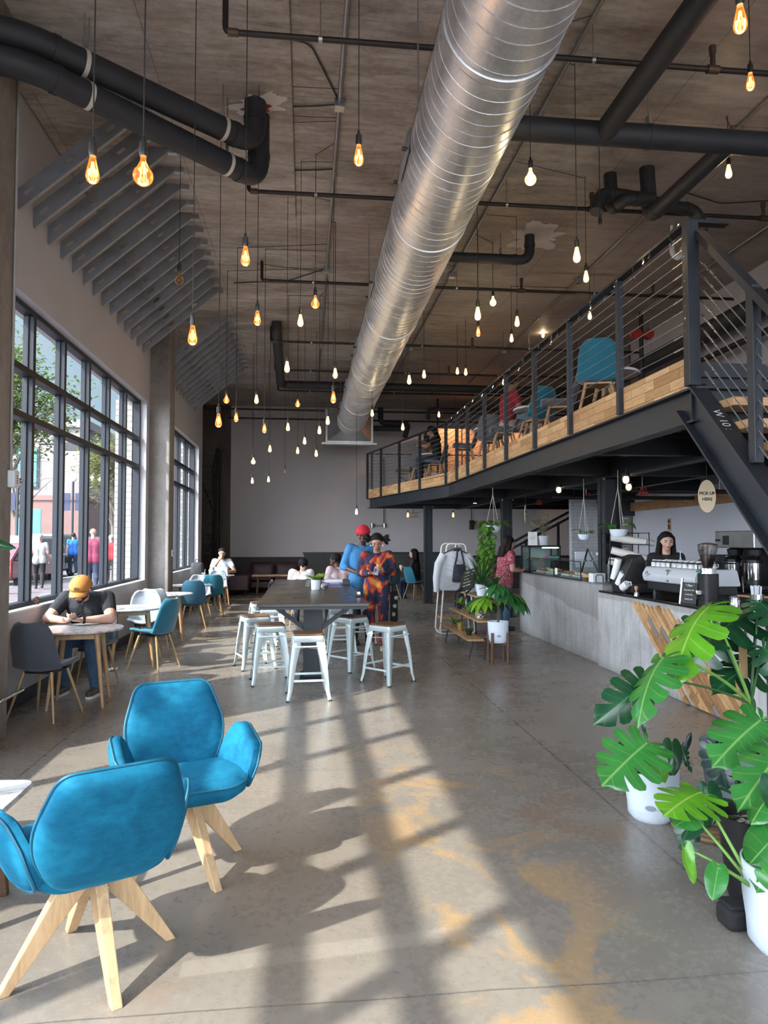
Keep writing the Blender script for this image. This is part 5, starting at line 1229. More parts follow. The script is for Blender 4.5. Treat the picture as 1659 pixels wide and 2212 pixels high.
c1p = roundpoly([(3.745, 8.68), (3.745, 12.42), (4.75, 12.42), (4.75, 12.1), (4.35, 12.0), (4.35, 9.53), (3.985, 9.53), (3.985, 9.17), (4.35, 9.17), (4.35, 8.68)], [.005, .28, .02, .02, .02, .005, .005, .005, .005, .005], 8)
MB().prism(c1p, 0, 1.0).build('body', BARM, b1, smooth=True, world=True, angle=20)
MB().prism([(x+.004*(1 if x < 4 else -1), y) for x, y in c1p], 1.0, 1.02).build('worktop', m_conc('worktop_concrete', (.13, .125, .12), (.30, .295, .285), .3), b1, world=True, angle=20)
b2 = thing('espresso_counter', 'lower concrete counter with a diagonal wood block inlay, espresso machine on top', 'counter', (4.1, 6.5, 0))
MB().box((3.675, 3.9, 0), (4.5, 8.665, .925)).build('body', BARM, b2, smooth=False, world=True, bevel=.008)
MB().box((3.69, 3.9, .925), (4.9, 8.665, .95)).build('worktop', mat('black_stone_top', (.018, .018, .019), .12, 0, .3, 6), b2, smooth=False, world=True, bevel=.004)
INW = wood('inlay_wood', (.34, .185, .08, 1), (.60, .37, .18, 1), (3, .4, .4), 5); INW2 = wood('inlay_wood_dark', (.22, .11, .045, 1), (.40, .22, .10, 1), (3, .4, .4), 5); GREYB = mat('grey_inlay_block', (.20, .20, .20), .6)
# diagonal strip of wood blocks let into the face; direction runs down towards the entrance
A = atx(1372, 1298, 3.675); B = atx(1600, 1545, 3.675)
rr = random.Random(5); cmb = {}
P0 = V((0, 7.66, .895)); dirn = V((0, -1.0, -.79)).normalized(); nrm = V((0, -.79, 1.0)).normalized()
if nrm.dot(V((0, -1, 0))) < 0: nrm = -nrm
rows = 14; wrow = .056
from mathutils.geometry import intersect_line_plane
blocks = []
for r_ in range(rows):
    o = P0 + V((0, -1, 0))*(r_*.0905)
    s = -.1; tmax = 2.0; st_ = rr.uniform(0, .06)
    if r_ == 0: st_ = .0
    if r_ > 8: st_ += .17*(r_-8)
    s = st_
    end = (1.10 + .2*rr.random())
    while True:
        L = rr.uniform(.20, .50); p = o+dirn*s; q = o+dirn*(s+L)
        if p.z < .0: break
        if p.z > .905: s += .05; continue
        jag = (r_ == 0 and .55 < s < .8) or (r_ == 1 and 1.0 < s < 1.2)
        if not jag: blocks.append((r_, p, q))
        s += L+.004
# clipped in the face plane with a small recess
for i, (r_, p, q) in enumerate(blocks):
    h = wrow/2-.0022
    poly = [p-nrm*h, q-nrm*h, q+nrm*h, p+nrm*h]
    def clip(poly, zc, keep_above):
        out = []
        for a, b_ in zip(poly, poly[1:]+poly[:1]):
            ia = (a.z >= zc) == keep_above; ib = (b_.z >= zc) == keep_above
            if ia: out.append(a)
            if ia != ib: out.append(a.lerp(b_, (zc-a.z)/(b_.z-a.z)))
        return out
    poly = clip(poly, .012, True); poly = clip(poly, .90, False) if poly else poly
    if len(poly) < 3: continue
    x0, x1 = 3.655-.006*rr.random(), 3.69; n = len(poly)
    mb = MB().add([V((x0, v.y, v.z)) for v in poly]+[V((x1, v.y, v.z)) for v in poly], [tuple(range(n)), tuple(reversed(range(n, 2*n)))]+[(k, (k+1) % n, n+(k+1) % n, n+k) for k in range(n)])
    t_ = rr.random(); key = 'g' if t_ > .93 else ('d' if t_ > .66 else 'l')
    mb.build('inlay_block', {'g': GREYB, 'd': INW2, 'l': INW}[key], b2, smooth=False, world=True)
print('inlay', len(blocks))
MB().box((3.66, 5.33, 0), (3.68, 5.345, .92)).build('joint', mat('dark_joint', (.05, .05, .05), .8), b2, smooth=False, world=True)  # dark strip marking the joint in the counter

# ---------------------------------------------------------------- pastry cases and things on the long counter
CT = 1.02; CG = glass('case_glass', (.93, .97, .96), .15)
t = thing('pastry_case', 'tall black-framed pastry case with lit glass shelves at the end of the counter', 'display case', (4.05, 12.10, CT))
x0, x1, y0, y1, h = -.22, .32, -.22, .22, .47
f = MB()
for x in (x0, x1):
    for y in (y0, y1): f.box((x-.012, y-.012, 0), (x+.012, y+.012, h))
f.box((x0-.012, y0-.012, h-.03), (x1+.012, y1+.012, h)).box((x0-.012, y0-.012, 0), (x1+.012, y1+.012, .03)); f.build('frame', BLACK, t, smooth=False)
MB().box((x0+.02, y0+.02, .20), (x1-.02, y1-.02, .212)).build('shelf', CG, t, smooth=False)
for nm, lo, hi in (('pane', (x0, y0, .03), (x1, y0+.006, h-.03)), ('pane', (x0, y0, .03), (x0+.006, y1, h-.03)), ('pane', (x1-.006, y0, .03), (x1, y1, h-.03))): MB().box(lo, hi).build(nm, CG, t, smooth=False)
MB().box((x0+.02, y1-.01, .03), (x1-.02, y1, h-.03)).build('back_panel', mat('case_back', (.25, .33, .33), .4), t, smooth=False)
MB().box((x0+.24, y0+.02, h-.05), (x1-.02, y0+.05, h-.03)).build('light_strip', emis('case_light', (.9, 1, .95, 1), 5), t, smooth=False)
PAST = mat('golden_pastry', (.36, .17, .06), .6, 0, .4, 30, .4); CREAM = mat('cream_icing', (.65, .55, .42), .6, 0, .2, 30)
rr = random.Random(11)
for k in range(14):
    x = 3.89+.062*(k % 7); y = 11.99+.12*(k//7)+.02*rr.random(); p = thing('pastry', 'small bun on the glass shelf of the tall pastry case', 'pastry', (x, y, CT+.213), rr.random()*6, 'buns in the tall pastry case')
    MB().ell((0, 0, .026), (.040, .033, .028), 14, 8).build('bun', PAST if k % 3 else CREAM, p); MB().ell((0, 0, .046), (.022, .02, .012), 10, 6).build('icing', CREAM, p)
t = thing('cake_box', 'mint green box on the shelf inside the tall pastry case', 'box', (4.27, 11.95, CT+.213)); MB().box((-.09, -.05, 0), (.09, .05, .07)).build('carton', mat('mint_card', (.2, .5, .42), .5), t, smooth=False); MB().ell((.0, -.051, .03), (.03, .003, .02), 12, 6).build('emblem', BLACK, t); MB().box((-.14, -.04, 0), (-.10, .04, .08)).build('pink_card', mat('pink_card', (.6, .15, .3), .5), t, smooth=False)
t = thing('menu_card', 'white printed card standing on top of the tall pastry case', 'sign', (3.915, 11.96, CT+.472), R(-14)); MB().box((-.078, -.003, 0), (.078, .003, .235), Matrix.Rotation(R(-8), 4, 'X')).build('card', PAPER, t, smooth=False)
MB().box((-.07, .0, 0), (.07, .06, .012)).build('card_stand', CG, t, smooth=False)
Mx = Matrix.Rotation(R(82), 4, 'X')
for k, (s_, sz) in enumerate((('TRY', .02), ('our seasonal', .02), ('MENU', .034), ('hot & iced', .016), ('ask us', .016))): text(s_, sz, mat('grey_ink', (.15, .15, .16), .6), t, Matrix.Translation((0, -.006+.022*(1-k/5), .20-.04*k)) @ Mx, .0005)
t = thing('potted_plant', 'white pot of dry grey-green foliage on top of the tall pastry case', 'potted plant', (4.16, 12.1, CT+.472)); MB().lathe([(.001, 0), (.066, 0), (.09, .165), (.083, .165), (.062, .02), (.001, .02)], n=28).build('pot', WHITE, t); MB().lathe([(.001, .14), (.084, .14)], n=20).build('soil', SOIL, t)
lf = MB(); stx = MB(); rr = random.Random(3)
for k in range(44):
    a = rr.random()*2*pi; sp = rr.uniform(.2, 1); top = V((cos(a)*.17*sp, sin(a)*.17*sp, .28+.26*rr.random())); pp = bez((cos(a)*.03, sin(a)*.03, .14), (cos(a)*.05, sin(a)*.05, .3), top, 5); stx.tube(pp, .0018, 4)
    for j in range(2, 6):
        for q in range(2): b_ = rr.random()*6.3; sprig(lf, pp[j], (cos(b_), sin(b_), .6), .035, .009, -.3)
lf.build('foliage', L_OLV, t); stx.build('stems', mat('dry_stem', (.2, .17, .1), .7), t)
t = thing('display_case', 'low glass counter case with trays of pastries on the concrete counter', 'display case', (4.02, 10.35, CT))
L0, L1 = -.83, 1.35
for nm, lo, hi in (('pane', (-.22, L0, .26), (.25, L1, .266)), ('pane', (-.225, L0, 0), (-.219, .25, .26)), ('pane', (-.225, .25, 0), (-.219, L1, .26)), ('pane', (-.22, L0, 0), (.25, L0+.006, .26)), ('pane', (-.22, L1-.006, 0), (.25, L1, .26))): MB().box(lo, hi).build(nm, CG, t, smooth=False)
f = MB(); 
for y in (L0, .25, L1): f.box((-.228, y-.006, 0), (-.216, y+.006, .262))
f.box((-.228, L0, .256), (-.216, L1, .268)).box((-.23, L0, 0), (-.21, L1, .012)); f.build('frame', STEEL, t, smooth=False)
MB().box((-.2, L0+.02, .012), (.24, L1-.02, .03)).build('base', mat('grey_base', (.2, .21, .21), .4), t, smooth=False)
for k, (y, c_) in enumerate(((9.80, 'mint'), (10.28, 'mint'), (10.95, 'white'), (11.42, 'white'))):
    q = thing('pastry_tray', ('pale tray of pastries in the low glass case, %s' % ('at its near end', 'second from its near end', 'beyond the middle frame', 'at its far end beside the customer')[k]), 'tray', (4.02, y, CT+.031)); MB().box((-.17, -.175, 0), (.2, .175, .03)).build('tray', mat('pale_tray', (.45, .52, .5), .4), q, smooth=False, bevel=.006)
    for j in range(6):
        p = thing('pastry', 'small pastry on a pale tray in the low glass case', 'pastry', (3.90+.11*(j % 2), y-.12+.11*(j//2), CT+.062), j, 'pastries in the low glass case'); MB().ell((0, 0, .02), (.042, .03, .022), 12, 7).build('bun', PAST if (j+k) % 2 else CREAM, p); MB().ell((0, 0, .036), (.02, .016, .009), 10, 6).build('icing', CREAM, p)
t = thing('price_card', 'small white price card clipped to the front of the low glass case', 'sign', (3.786, 10.45, CT+.04)); MB().box((-.004, -.05, 0), (0, .05, .10)).build('card', PAPER, t, smooth=False); MB().box((-.002, -.02, -.02), (.006, .02, .0)).build('clip', BLACK, t, smooth=False)
t = thing('work_counter', 'dark work counter hidden behind the low glass case', 'counter', (4.9, 10.6, 0)); MB().box((4.46, 9.6, 0), (5.38, 11.55, .98)).build('cabinet_body', mat('charcoal_cabinet', (.03, .031, .034), .5), t, smooth=False, world=True); MB().box((4.44, 9.58, .98), (5.4, 11.57, CT)).build('worktop', STEEL, t, smooth=False, world=True)
# behind the low case
t = thing('cookie_jar', 'square glass jar of brown biscuits with a white lid behind the low case', 'jar', (4.62, 10.6, CT)); MB().prism(roundpoly([(-.11, -.11), (.11, -.11), (.11, .11), (-.11, .11)], .03), 0, .33).build('jar_body', CG, t); MB().prism(roundpoly([(-.105, -.105), (.105, -.105), (.105, .105), (-.105, .105)], .03), .33, .37).build('lid', WHITE, t)
q = MB(); rr = random.Random(1)
for k in range(24): q.ell((rr.uniform(-.07, .07), rr.uniform(-.07, .07), .03+.16*rr.random()), (.035, .035, .012), 8, 5, Euler((rr.random()*3, rr.random()*3, 0)).to_matrix())
q.build('biscuits', PAST, t)
t = thing('till_stand', 'white payment tablet on a black angled stand behind the pastry case', 'till', (4.55, 11.2, CT)); MB().box((-.15, -.008, .12), (.15, .008, .38), Matrix.Rotation(R(-12), 4, 'X')).build('tablet', WHITE, t, bevel=.006); MB().beam((-.12, -.1, 0), (.05, .02, .42), .02, .02).beam((.2, -.08, 0), (.05, .02, .42), .02, .02).build('stand', BLACK, t, smooth=False)
t = thing('gooseneck_kettle', 'shiny steel gooseneck kettle behind the counter', 'kettle', (5.05, 10.3, CT)); MB().lathe([(.001, 0), (.085, 0), (.06, .15), (.05, .17), (.02, .18), (.015, .2), (.001, .2)], n=22).build('body', CHROME, t); MB().tube(bez((.06, 0, .05), (.14, 0, .06), (.12, 0, .22), 6), .01, 8).build('spout', CHROME, t); MB().tube(bez((-.05, 0, .15), (-.15, 0, .16), (-.09, 0, .03), 6), .01, 8).build('handle', BLACK, t)
b3 = thing('back_counter', 'dark back counter against the wall behind the bar', 'counter', (6.2, 10.5, 0)); MB().box((5.55, 5.4, 0), (6.9, 13.2, .93)).build('cabinet_body', mat('charcoal_cabinet', (.03, .031, .034), .5), b3, smooth=False, world=True); MB().box((5.5, 5.4, .93), (6.95, 13.2, .96)).build('worktop', mat('black_stone_top', (.018, .018, .019)), b3, smooth=False, world=True)
for y in (6.2, 7.4, 8.6, 9.8, 11): MB().box((5.53, y, .1), (5.552, y+1.1, .9)).build('door', STEEL, b3, smooth=False, world=True)
c = at(1275, 1226, 11.4); t = thing('toaster_oven', 'hulking black rounded toaster behind the low glass case', 'toaster', (5.08, 11.0, CT)); MB().prism(roundpoly([(-.24, 0), (.24, 0), (.22, .34), (-.22, .34)], .09), -.15, .15, Matrix(((1,0,0,0),(0,0,-1,0),(0,1,0,0),(0,0,0,1)))).build('body', BLACK, t, angle=25)
for s_ in (-1, 1): MB().cyl((s_*.17, -.152, .17), (s_*.17, -.165, .17), .014, n=10).build('knob', GALV, t)
MB().lathe([(.04, 0), (.046, .004), (.04, .008)], (0, -.152, .2), 18, Matrix.Rotation(pi/2, 4, 'X')).build('emblem', STEEL, t)
t = thing('napkin_dispenser', 'white napkin dispenser with a black hoop at the end of the long counter', 'napkin holder', (3.88, 9.16, CT)); MB().box((-.09, -.07, 0), (.09, .07, .12)).build('box', WHITE, t, bevel=.008); MB().tube([(-.05, -.08, 0), (-.05, -.08, .08), (-.03, -.08, .10), (.03, -.08, .10), (.05, -.08, .08), (.05, -.08, 0)], .006, 6).build('hoop', BLACK, t)
t = thing('sugar_caddy', 'small wooden caddy of coloured sugar packets on the long counter', 'caddy', (3.83, 9.36, CT)); MB().box((-.055, -.06, 0), (.055, .06, .055)).build('box', WALN, t, smooth=False, bevel=.004)
for k, cc in enumerate(((.7, .5, .1), (.6, .2, .2), (.7, .65, .55), (.5, .2, .5))): MB().box((-.05, -.045+.025*k, .02), (.05, -.03+.025*k, .10)).build('packets', mat('packet_%s' % 'abcd'[k], cc, .6), t, smooth=False)
t = thing('tumbler_stack', 'clear tumblers stacked behind the napkin dispenser', 'glasses', (3.95, 8.98, CT)); MB().lathe([(.001, .002), (.03, .002), (.038, .24), (.035, .24), (.028, .01), (.001, .01)], n=18).build('tumbler', CG, t); 
for z in (.05, .1, .15): MB().lathe([(.036, z), (.040, z+.004), (.036, z+.008)], n=18).build('rim', CG, t)

# ---------------------------------------------------------------- espresso bar
CT2 = .95
t = thing('espresso_machine', 'long white espresso machine with cups along its top on the espresso counter', 'coffee machine', (4.19, 7.40, CT2), R(0)); t.scale = (1, 1.12, .78)
# long axis along Y; back panel faces the customers
Mx = Matrix.Rotation(R(90), 4, 'Z')
prof = roundpoly([(-.25, .20), (-.27, .30), (-.22, .42), (.2, .42), (.24, .2)], .03, 4)
mm = Matrix(((1,0,0,0),(0,0,1,0),(0,1,0,0),(0,0,0,1)))
MB().prism(prof, -.50, .50, mm).build('body', mat('pearl_white_panel', (.60, .63, .67), .3, .1, .04, 5), t, smooth=True, angle=30, bevel=.005)
MB().box((-.262, -.02, .22), (-.250, -.005, .40)).build('panel_seam', GALV, t, smooth=False)
for y in (-.035, .01):
    for z in (.24, .38): MB().cyl((-.268, y, z), (-.25, y, z), .006, n=8).build('panel_screw', CHROME, t)
MB().box((-.22, -.48, .08), (.22, .48, .20)).build('drip_body', BLACK, t, smooth=False, bevel=.01)
for y in (-.4, .4):
    for x in (-.17, .17): MB().cyl((x, y, 0), (x, y, .09), .024, .018, 12).build('leg', STEEL, t)
for y in (-.2, .2): MB().cyl((.2, y, .2), (.2, y, .12), .035, n=16).build('group_head', CHROME, t); MB().cyl((.2, y, .13), (.36, y, .11), .014, n=10).build('portafilter', BLACK, t)
for y in (-.46, .46): MB().tube([(.22, y, .33), (.28, y, .33), (.29, y, .12)], .007, 8).build('steam_wand', CHROME, t)
MB().tube([(-.22, -.49, .50), (-.22, .49, .50), (.2, .49, .50), (.2, -.49, .50)], .009, 8, closed=True).build('cup_rail', BLACK, t)
for x, y in ((-.22, -.49), (-.22, .49), (.2, .49), (.2, -.49), (-.22, 0)): MB().cyl((x, y, .42), (x, y, .50), .006, n=8).build('rail_post', BLACK, t)
sg = MB(); sg.tube(bez((-.266, .44, .30), (-.266, .40, .38), (-.264, .385, .33), 6)+bez((-.264, .385, .33), (-.266, .42, .27), (-.268, .37, .29), 6)[1:]+bez((-.268, .37, .29), (-.266, .34, .34), (-.266, .33, .30), 5)[1:], .003, 5); sg.build('signature_mark', INK, t)
CUPC = mat('white_china', (.62, .64, .64), .25); k = 0
proto = None
for i in range(9):
    for j in range(2):
        p = (4.19-.16+.15*j, 7.40+.46-.115*i, CT2+.33); lab = 'white coffee cup upside down on top of the espresso machine'
        if proto is None:
            proto = thing('coffee_cup', lab, 'cup', p, 0, 'cups on the espresso machine'); MB().lathe([(.040, 0), (.043, .004), (.040, .045), (.028, .072), (.026, .078), (.001, .078)], n=20).build('cup_body', CUPC, proto); MB().tube([(.038, 0, .02), (.058, 0, .025), (.058, 0, .05), (.036, 0, .055)], .005, 6).build('handle', CUPC, proto)
        else: dup(proto, p, i*.7, lab)
t = thing('brew_hook', 'white bent wire hook leaning above the row of cups', 'hook', (4.1, 7.42, CT2+.38)); MB().tube([(0, -.03, 0), (0, 0, .07), (0, .0, .13), (0, .0, .07), (0, .03, 0)], .0035, 6).build('wire', WHITE, t)
t = thing('coffee_grinder', 'tall black coffee grinder with a clear hopper half full of beans', 'grinder', (3.93, 6.60, CT2)); t.scale = (.86, .86, .92)
MB().prism(roundpoly([(-.10, -.13), (.10, -.13), (.10, .13), (-.10, .13)], .05), 0, .05).prism(roundpoly([(-.085, -.10), (.085, -.10), (.085, .10), (-.085, .10)], .04), .05, .33).build('body', BLACK, t)
MB().cyl((0, 0, .33), (0, 0, .385), .088, .082, 26).build('collar', CHROME, t); MB().lathe([(.05, .385), (.06, .42), (.105, .58), (.105, .63), (.1, .63), (.1, .58), (.056, .42), (.046, .387)], n=28).build('hopper', glass('smoky_hopper', (.72, .70, .68), .25), t)
MB().lathe([(.001, .395), (.05, .395), (.056, .43), (.088, .53), (.001, .535)], n=24).build('beans', mat('roasted_beans', (.05, .026, .016), .5, 0, .5, 90, .8, 120), t); MB().lathe([(.001, .66), (.05, .655), (.108, .64), (.108, .628), (.001, .63)], n=26).build('lid', mat('amber_lid', (.09, .05, .03), .3), t); MB().box((-.16, -.03, .10), (-.08, .03, .16)).build('spout', CHROME, t, bevel=.01); MB().cyl((-.09, 0, .35), (-.13, .02, .36), .015, n=10).build('adjust_knob', mat('green_knob', (.05, .25, .15), .4), t)
# cup rack and cups lying in it
t = thing('cup_rack', 'open black wire rack holding sleeves of white paper cups behind the steel post', 'rack', (4.12, 9.0, CT)); t.scale = (.95, .6, .92)
f = MB()
for x in (-.2, .36):
    for y in (-.25, .25): f.cyl((x, y, 0), (x, y, .72), .007, n=6)
for z in (.33, .55, .71):
    f.tube([(-.2, -.25, z), (.36, -.25, z), (.36, .25, z), (-.2, .25, z)], .006, 6, closed=True)
    for k in range(4): f.cyl((-.2, -.25+.1*k+.1, z), (.36, -.25+.1*k+.1, z), .004, n=5)
f.build('frame', BLKM, t)
for k, (p, q, lab) in enumerate((((4.03, 9.06, 1.62), (4.46, 8.90, 1.55), 'long sleeve of white paper cups on the upper rung of the rack'), ((4.03, 9.04, 1.45), (4.45, 8.86, 1.33), 'long sleeve of white paper cups on the middle rung of the rack'), ((4.0, 9.06, 1.31), (4.4, 8.86, 1.22), 'short sleeve of white paper cups low in the rack'))):
    t = thing('cup_sleeve', lab, 'paper cups', p, 0, 'sleeves of paper cups'); s_ = MB(); p = V(p); q = V(q); n = 16; pts = []; rs = []
    for j in range(n): pts += [p.lerp(q, j/n), p.lerp(q, (j+.55)/n)]; rs += [.052, .047]
    s_.tube(pts, .05, 20, rs=rs).build('nested_cups', CUPW, t, world=True); MB().cyl(q, q+(q-p).normalized()*.09, .047, .036, 20).build('end_cup', CUPW, t, world=True)
t = thing('lid_dispenser', 'black slanted dispenser with stacks of white lids beside the steel post', 'dispenser', (3.99, 8.27, CT2))
MB().prism([(-.22, 0), (.14, 0), (.20, .16), (.0, .46), (-.12, .42), (-.24, .16)], -.17, .17, mm).build('body', BLACK, t, smooth=False, bevel=.01)
LIDW = mat('white_lid', (.72, .73, .74), .4)
for k, (y, z0, z1) in enumerate(((.10, .16, .42), (-.03, .10, .25), (-.13, .06, .12))):
    n = 9; p = V((-.23, y, z0)); q = V((-.20, y-.08, z1)); pts = []; rs = []
    for j in range(n): pts += [p.lerp(q, j/n), p.lerp(q, (j+.5)/n)]; rs += [.046, .042]
    lab = ('tall', 'middle', 'low')[k]
    MB().tube(pts, .045, 18, rs=rs).build('lid_stack', LIDW, t)
MB().box((-.17, -.30, .02), (.10, -.18, .12)).build('side_box', BLACK, t, smooth=False); MB().tube([(-.2, -.16, .14), (-.2, -.3, .14), (-.2, -.3, .10)], .006, 6).build('wire_arm', WHITE, t)
t = thing('tamp_mat', 'small wood-handled tamper beside the lid dispenser', 'tamper', (3.80, 7.86, CT2)); MB().cyl((0, 0, 0), (0, 0, .03), .029, n=18).build('base', CHROME, t); MB().lathe([(.012, .03), (.012, .05), (.024, .075), (.02, .10), (.001, .105)], n=18).build('handle', OAK, t)
t = thing('chalkboard_sign', 'small black chalkboard sign with white handwriting in front of the grinder', 'sign', (3.79, 6.72, CT2), R(-66)); Mt = Matrix.Rotation(R(-10), 4, 'X')
MB().box((-.085, -.004, 0), (.085, .004, .21), Mt).build('board', mat('chalkboard', (.012, .012, .014), .6), t, smooth=False); MB().box((-.10, -.012, 0), (-.085, .012, .25), Mt).build('stand_post', CHROME, t, smooth=False)
for k, s_ in enumerate(('* Psst *', 'bus your mug', 'in the bin,', 'thank you')): text(s_, .032 if k == 0 else .022, PAPER, t, Mt @ Matrix.Translation((0, -.0055, .18-.045*k)) @ Matrix.Rotation(pi/2, 4, 'X'), .0004, shear=.15)
# brewer on the back counter
t = thing('coffee_brewer', 'steel twin coffee brewer with a shiny urn on the back counter near the right wall', 'coffee brewer', (5.76, 8.65, .96))
MB().box((-.25, -.42, .52), (.25, .42, .74)).build('hood', GALV, t, smooth=False, bevel=.01); MB().box((-.25, -.42, .0), (.25, .42, .06)).build('base', BLACK, t, smooth=False, bevel=.01); MB().box((.05, -.42, .06), (.25, .42, .52)).build('back_panel', STEEL, t, smooth=False)
for y in (-.41, .41, 0): MB().box((-.02, y-.012, .06), (.06, y+.012, .52)).build('upright', GALV, t, smooth=False)
for y in (-.21, .21): MB().lathe([(.05, .52), (.1, .50), (.085, .42), (.02, .40), (.001, .40)], (-.1, y, 0), 22).build('brew_basket', BLACK, t)
MB().box((-.254, .10, .56), (-.248, .24, .68)).build('control_panel', BLACK, t, smooth=False)
for k in range(4): MB().cyl((-.254, .30+.03*k, .62), (-.262, .30+.03*k, .62), .012, n=10).build('button', BLACK, t)
for y, lab in ((8.45, 'shiny steel coffee urn standing under the brewer, one closer to the entrance'), (8.87, 'shiny steel coffee urn standing under the brewer, one closer to the barista')):
    q = thing('coffee_urn', lab, 'urn', (5.64, y, 1.02)); MB().lathe([(.001, 0), (.10, 0), (.105, .02), (.105, .27), (.10, .275)], n=28).build('body', CHROME, q); MB().lathe([(.107, .27), (.107, .31), (.08, .34), (.03, .36), (.001, .36)], n=28).build('lid', BLACK, q); MB().lathe([(.107, .0), (.108, .05), (.105, .06)], n=28).build('base_ring', BLACK, q); MB().tube([(-.1, 0, .30), (-.15, 0, .30), (-.17, 0, .24)], .014, 8).build('spout', BLACK, q); MB().tube([(-.02, -.1, .30), (-.06, -.13, .36), (-.06, .13, .36), (-.02, .1, .30)], .01, 8).build('handle', BLACK, q)
q = thing('water_boiler', 'steel water boiler with a curved tap behind the grinder', 'boiler', (5.7, 9.45, .96)); MB().box((-.12, -.12, 0), (.12, .12, .42)).build('body', GALV, q, bevel=.02); MB().tube(bez((-.12, 0, .32), (-.24, 0, .40), (-.24, 0, .2), 6), .012, 8).build('tap', CHROME, q); MB().cyl((-.13, .0, .15), (-.122, 0, .15), .03, n=14).build('dial', BLACK, q)
q = thing('blender_jug', 'black blender with a dark jug on the back counter beside the boiler', 'blender', (5.62, 10.4, .96)); MB().prism(roundpoly([(-.09, -.1), (.09, -.1), (.09, .1), (-.09, .1)], .03), 0, .18).build('base', BLACK, q); MB().lathe([(.05, .18), (.075, .40), (.07, .42), (.03, .45), (.03, .48), (.001, .48)], n=20).build('jug', BLACK, q)
t = thing('straw_cup', 'steel cup of white straws at the end of the espresso counter', 'cup', (3.98, 5.92, CT2)); MB().lathe([(.001, 0), (.05, 0), (.055, .15), (.052, .15), (.047, .01), (.001, .01)], n=24).build('cup_body', CHROME, t); rr = random.Random(6)
for k in range(26): a = rr.random()*6.3; r_ = .04*sqrt(rr.random()); MB().cyl((cos(a)*r_*.7, sin(a)*r_*.7, .01), (cos(a)*r_*1.2, sin(a)*r_*1.2, .22+.01*rr.random()), .004, n=6).build('straw', WHITE, t)
t = thing('steel_pitcher', 'small steel milk pitcher on the espresso counter beside the straws', 'pitcher', (3.92, 6.15, CT2)); MB().lathe([(.001, 0), (.045, 0), (.05, .05), (.04, .10), (.042, .11), (.038, .11), (.04, .01), (.001, .01)], n=22).build('body', CHROME, t); MB().tube([(0, -.04, .1), (0, -.08, .09), (0, -.075, .03), (0, -.047, .025)], .005, 6).build('handle', CHROME, t)
t = thing('knock_box', 'wood-topped knock box on the espresso counter behind the leaves', 'box', (4.25, 6.35, CT2)); MB().box((-.09, -.12, 0), (.09, .12, .09)).build('body', BLACK, t, bevel=.008); MB().box((-.1, -.13, .09), (.1, .13, .105)).build('lid', OAK, t, smooth=False)
c = atx(1445, 1133, XR-.02); t = thing('wall_switch', 'small wooden switch plate on the light wall above the barista', 'switch', c); MB().box((0, -.05, -.12), (.02, .05, .12)).build('plate', OAK, t, smooth=False); MB().box((-.006, -.03, -.09), (0, .03, .0)).build('toggle', BLACK, t, smooth=False); MB().box((-.006, -.03, .03), (0, .03, .09)).build('toggle', BLACK, t, smooth=False)
t = thing('step_marks', 'row of thin pale rungs on the concrete column behind the barista', 'ladder', (6.5, 14.6, 1.2))
for k in range(9): MB().box((6.62, 14.60, 1.0+.13*k), (6.9, 14.618, 1.015+.13*k)).build('rung', PAPER, t, smooth=False, world=True)
# ---------------------------------------------------------------- monstera
def m_leaf2(name, c1, c2, vein, rough=.28, trl=.2):
    """leaf with paler midrib and side veins, read from the leaf's own UV map"""
    m, nt, b = base(name); uv = nt.coord('UV'); sep = nt.new('ShaderNodeSeparateXYZ'); nt.link(uv, sep.inputs[0])
    n = nt.noise(nt.coord(), 7, 4); c = nt.ramp(n, [(.3, c1), (.7, c2)])
    a = nt.math('ABSOLUTE', nt.math('SUBTRACT', sep.outputs[0], .5))
    mid = nt.mapr(a, .022, .008); k = nt.math('ABSOLUTE', nt.math('SUBTRACT', nt.math('FRACT', sep.outputs[1]), .5))
    sv = nt.math('MULTIPLY', nt.mapr(k, .045, .015), .35)
    c = nt.mix(nt.math('MAXIMUM', nt.math('MULTIPLY', mid, .8), sv), c, (*vein, 1))
    nt.link(c, b.inputs['Base Color']); b.inputs['Roughness'].default_value = rough; b.inputs['Coat Weight'].default_value = .25; b.inputs['Coat Roughness'].default_value = .2
    nt.link(nt.bump(sv, -.4, .004), b.inputs['Normal'])
    tr = nt.new('ShaderNodeBsdfTranslucent'); tr.inputs[0].default_value = (c2[0]*1.6, c2[1]*1.4, c2[2]*.5, 1); mx = nt.new('ShaderNodeMixShader'); mx.inputs[0].default_value = trl
    out = [x for x in nt.n if x.type == 'OUTPUT_MATERIAL'][0]; nt.link(b.outputs[0], mx.inputs[1]); nt.link(tr.outputs[0], mx.inputs[2]); nt.link(mx.outputs[0], out.inputs[0]); return m
MO = {'b': m_leaf2('monstera_bright', (.022, .15, .025), (.045, .24, .05), (.22, .42, .12)), 'd': m_leaf2('monstera_dark', (.006, .042, .02), (.014, .085, .032), (.06, .17, .07)),
      'l': m_leaf2('monstera_lime', (.06, .24, .012), (.12, .36, .02), (.30, .50, .10)), 'k': m_leaf2('monstera_blackish', (.006, .022, .02), (.012, .045, .035), (.04, .10, .07))}
OUT = [(.0, -.03), (.13, -.20), (.34, -.20), (.50, -.02), (.56, .22), (.52, .46), (.40, .68), (.23, .87), (0, 1.0)]
def outline(t):
    f = t*(len(OUT)-1); i = min(int(f), len(OUT)-2); f -= i
    p = [V((*OUT[max(0, min(len(OUT)-1, j))], 0)) for j in (i-1, i, i+1, i+2)]
    return .5*((2*p[1])+(p[2]-p[0])*f+(2*p[0]-5*p[1]+4*p[2]-p[3])*f*f+(-p[0]+3*p[1]-3*p[2]+p[3])*f**3)
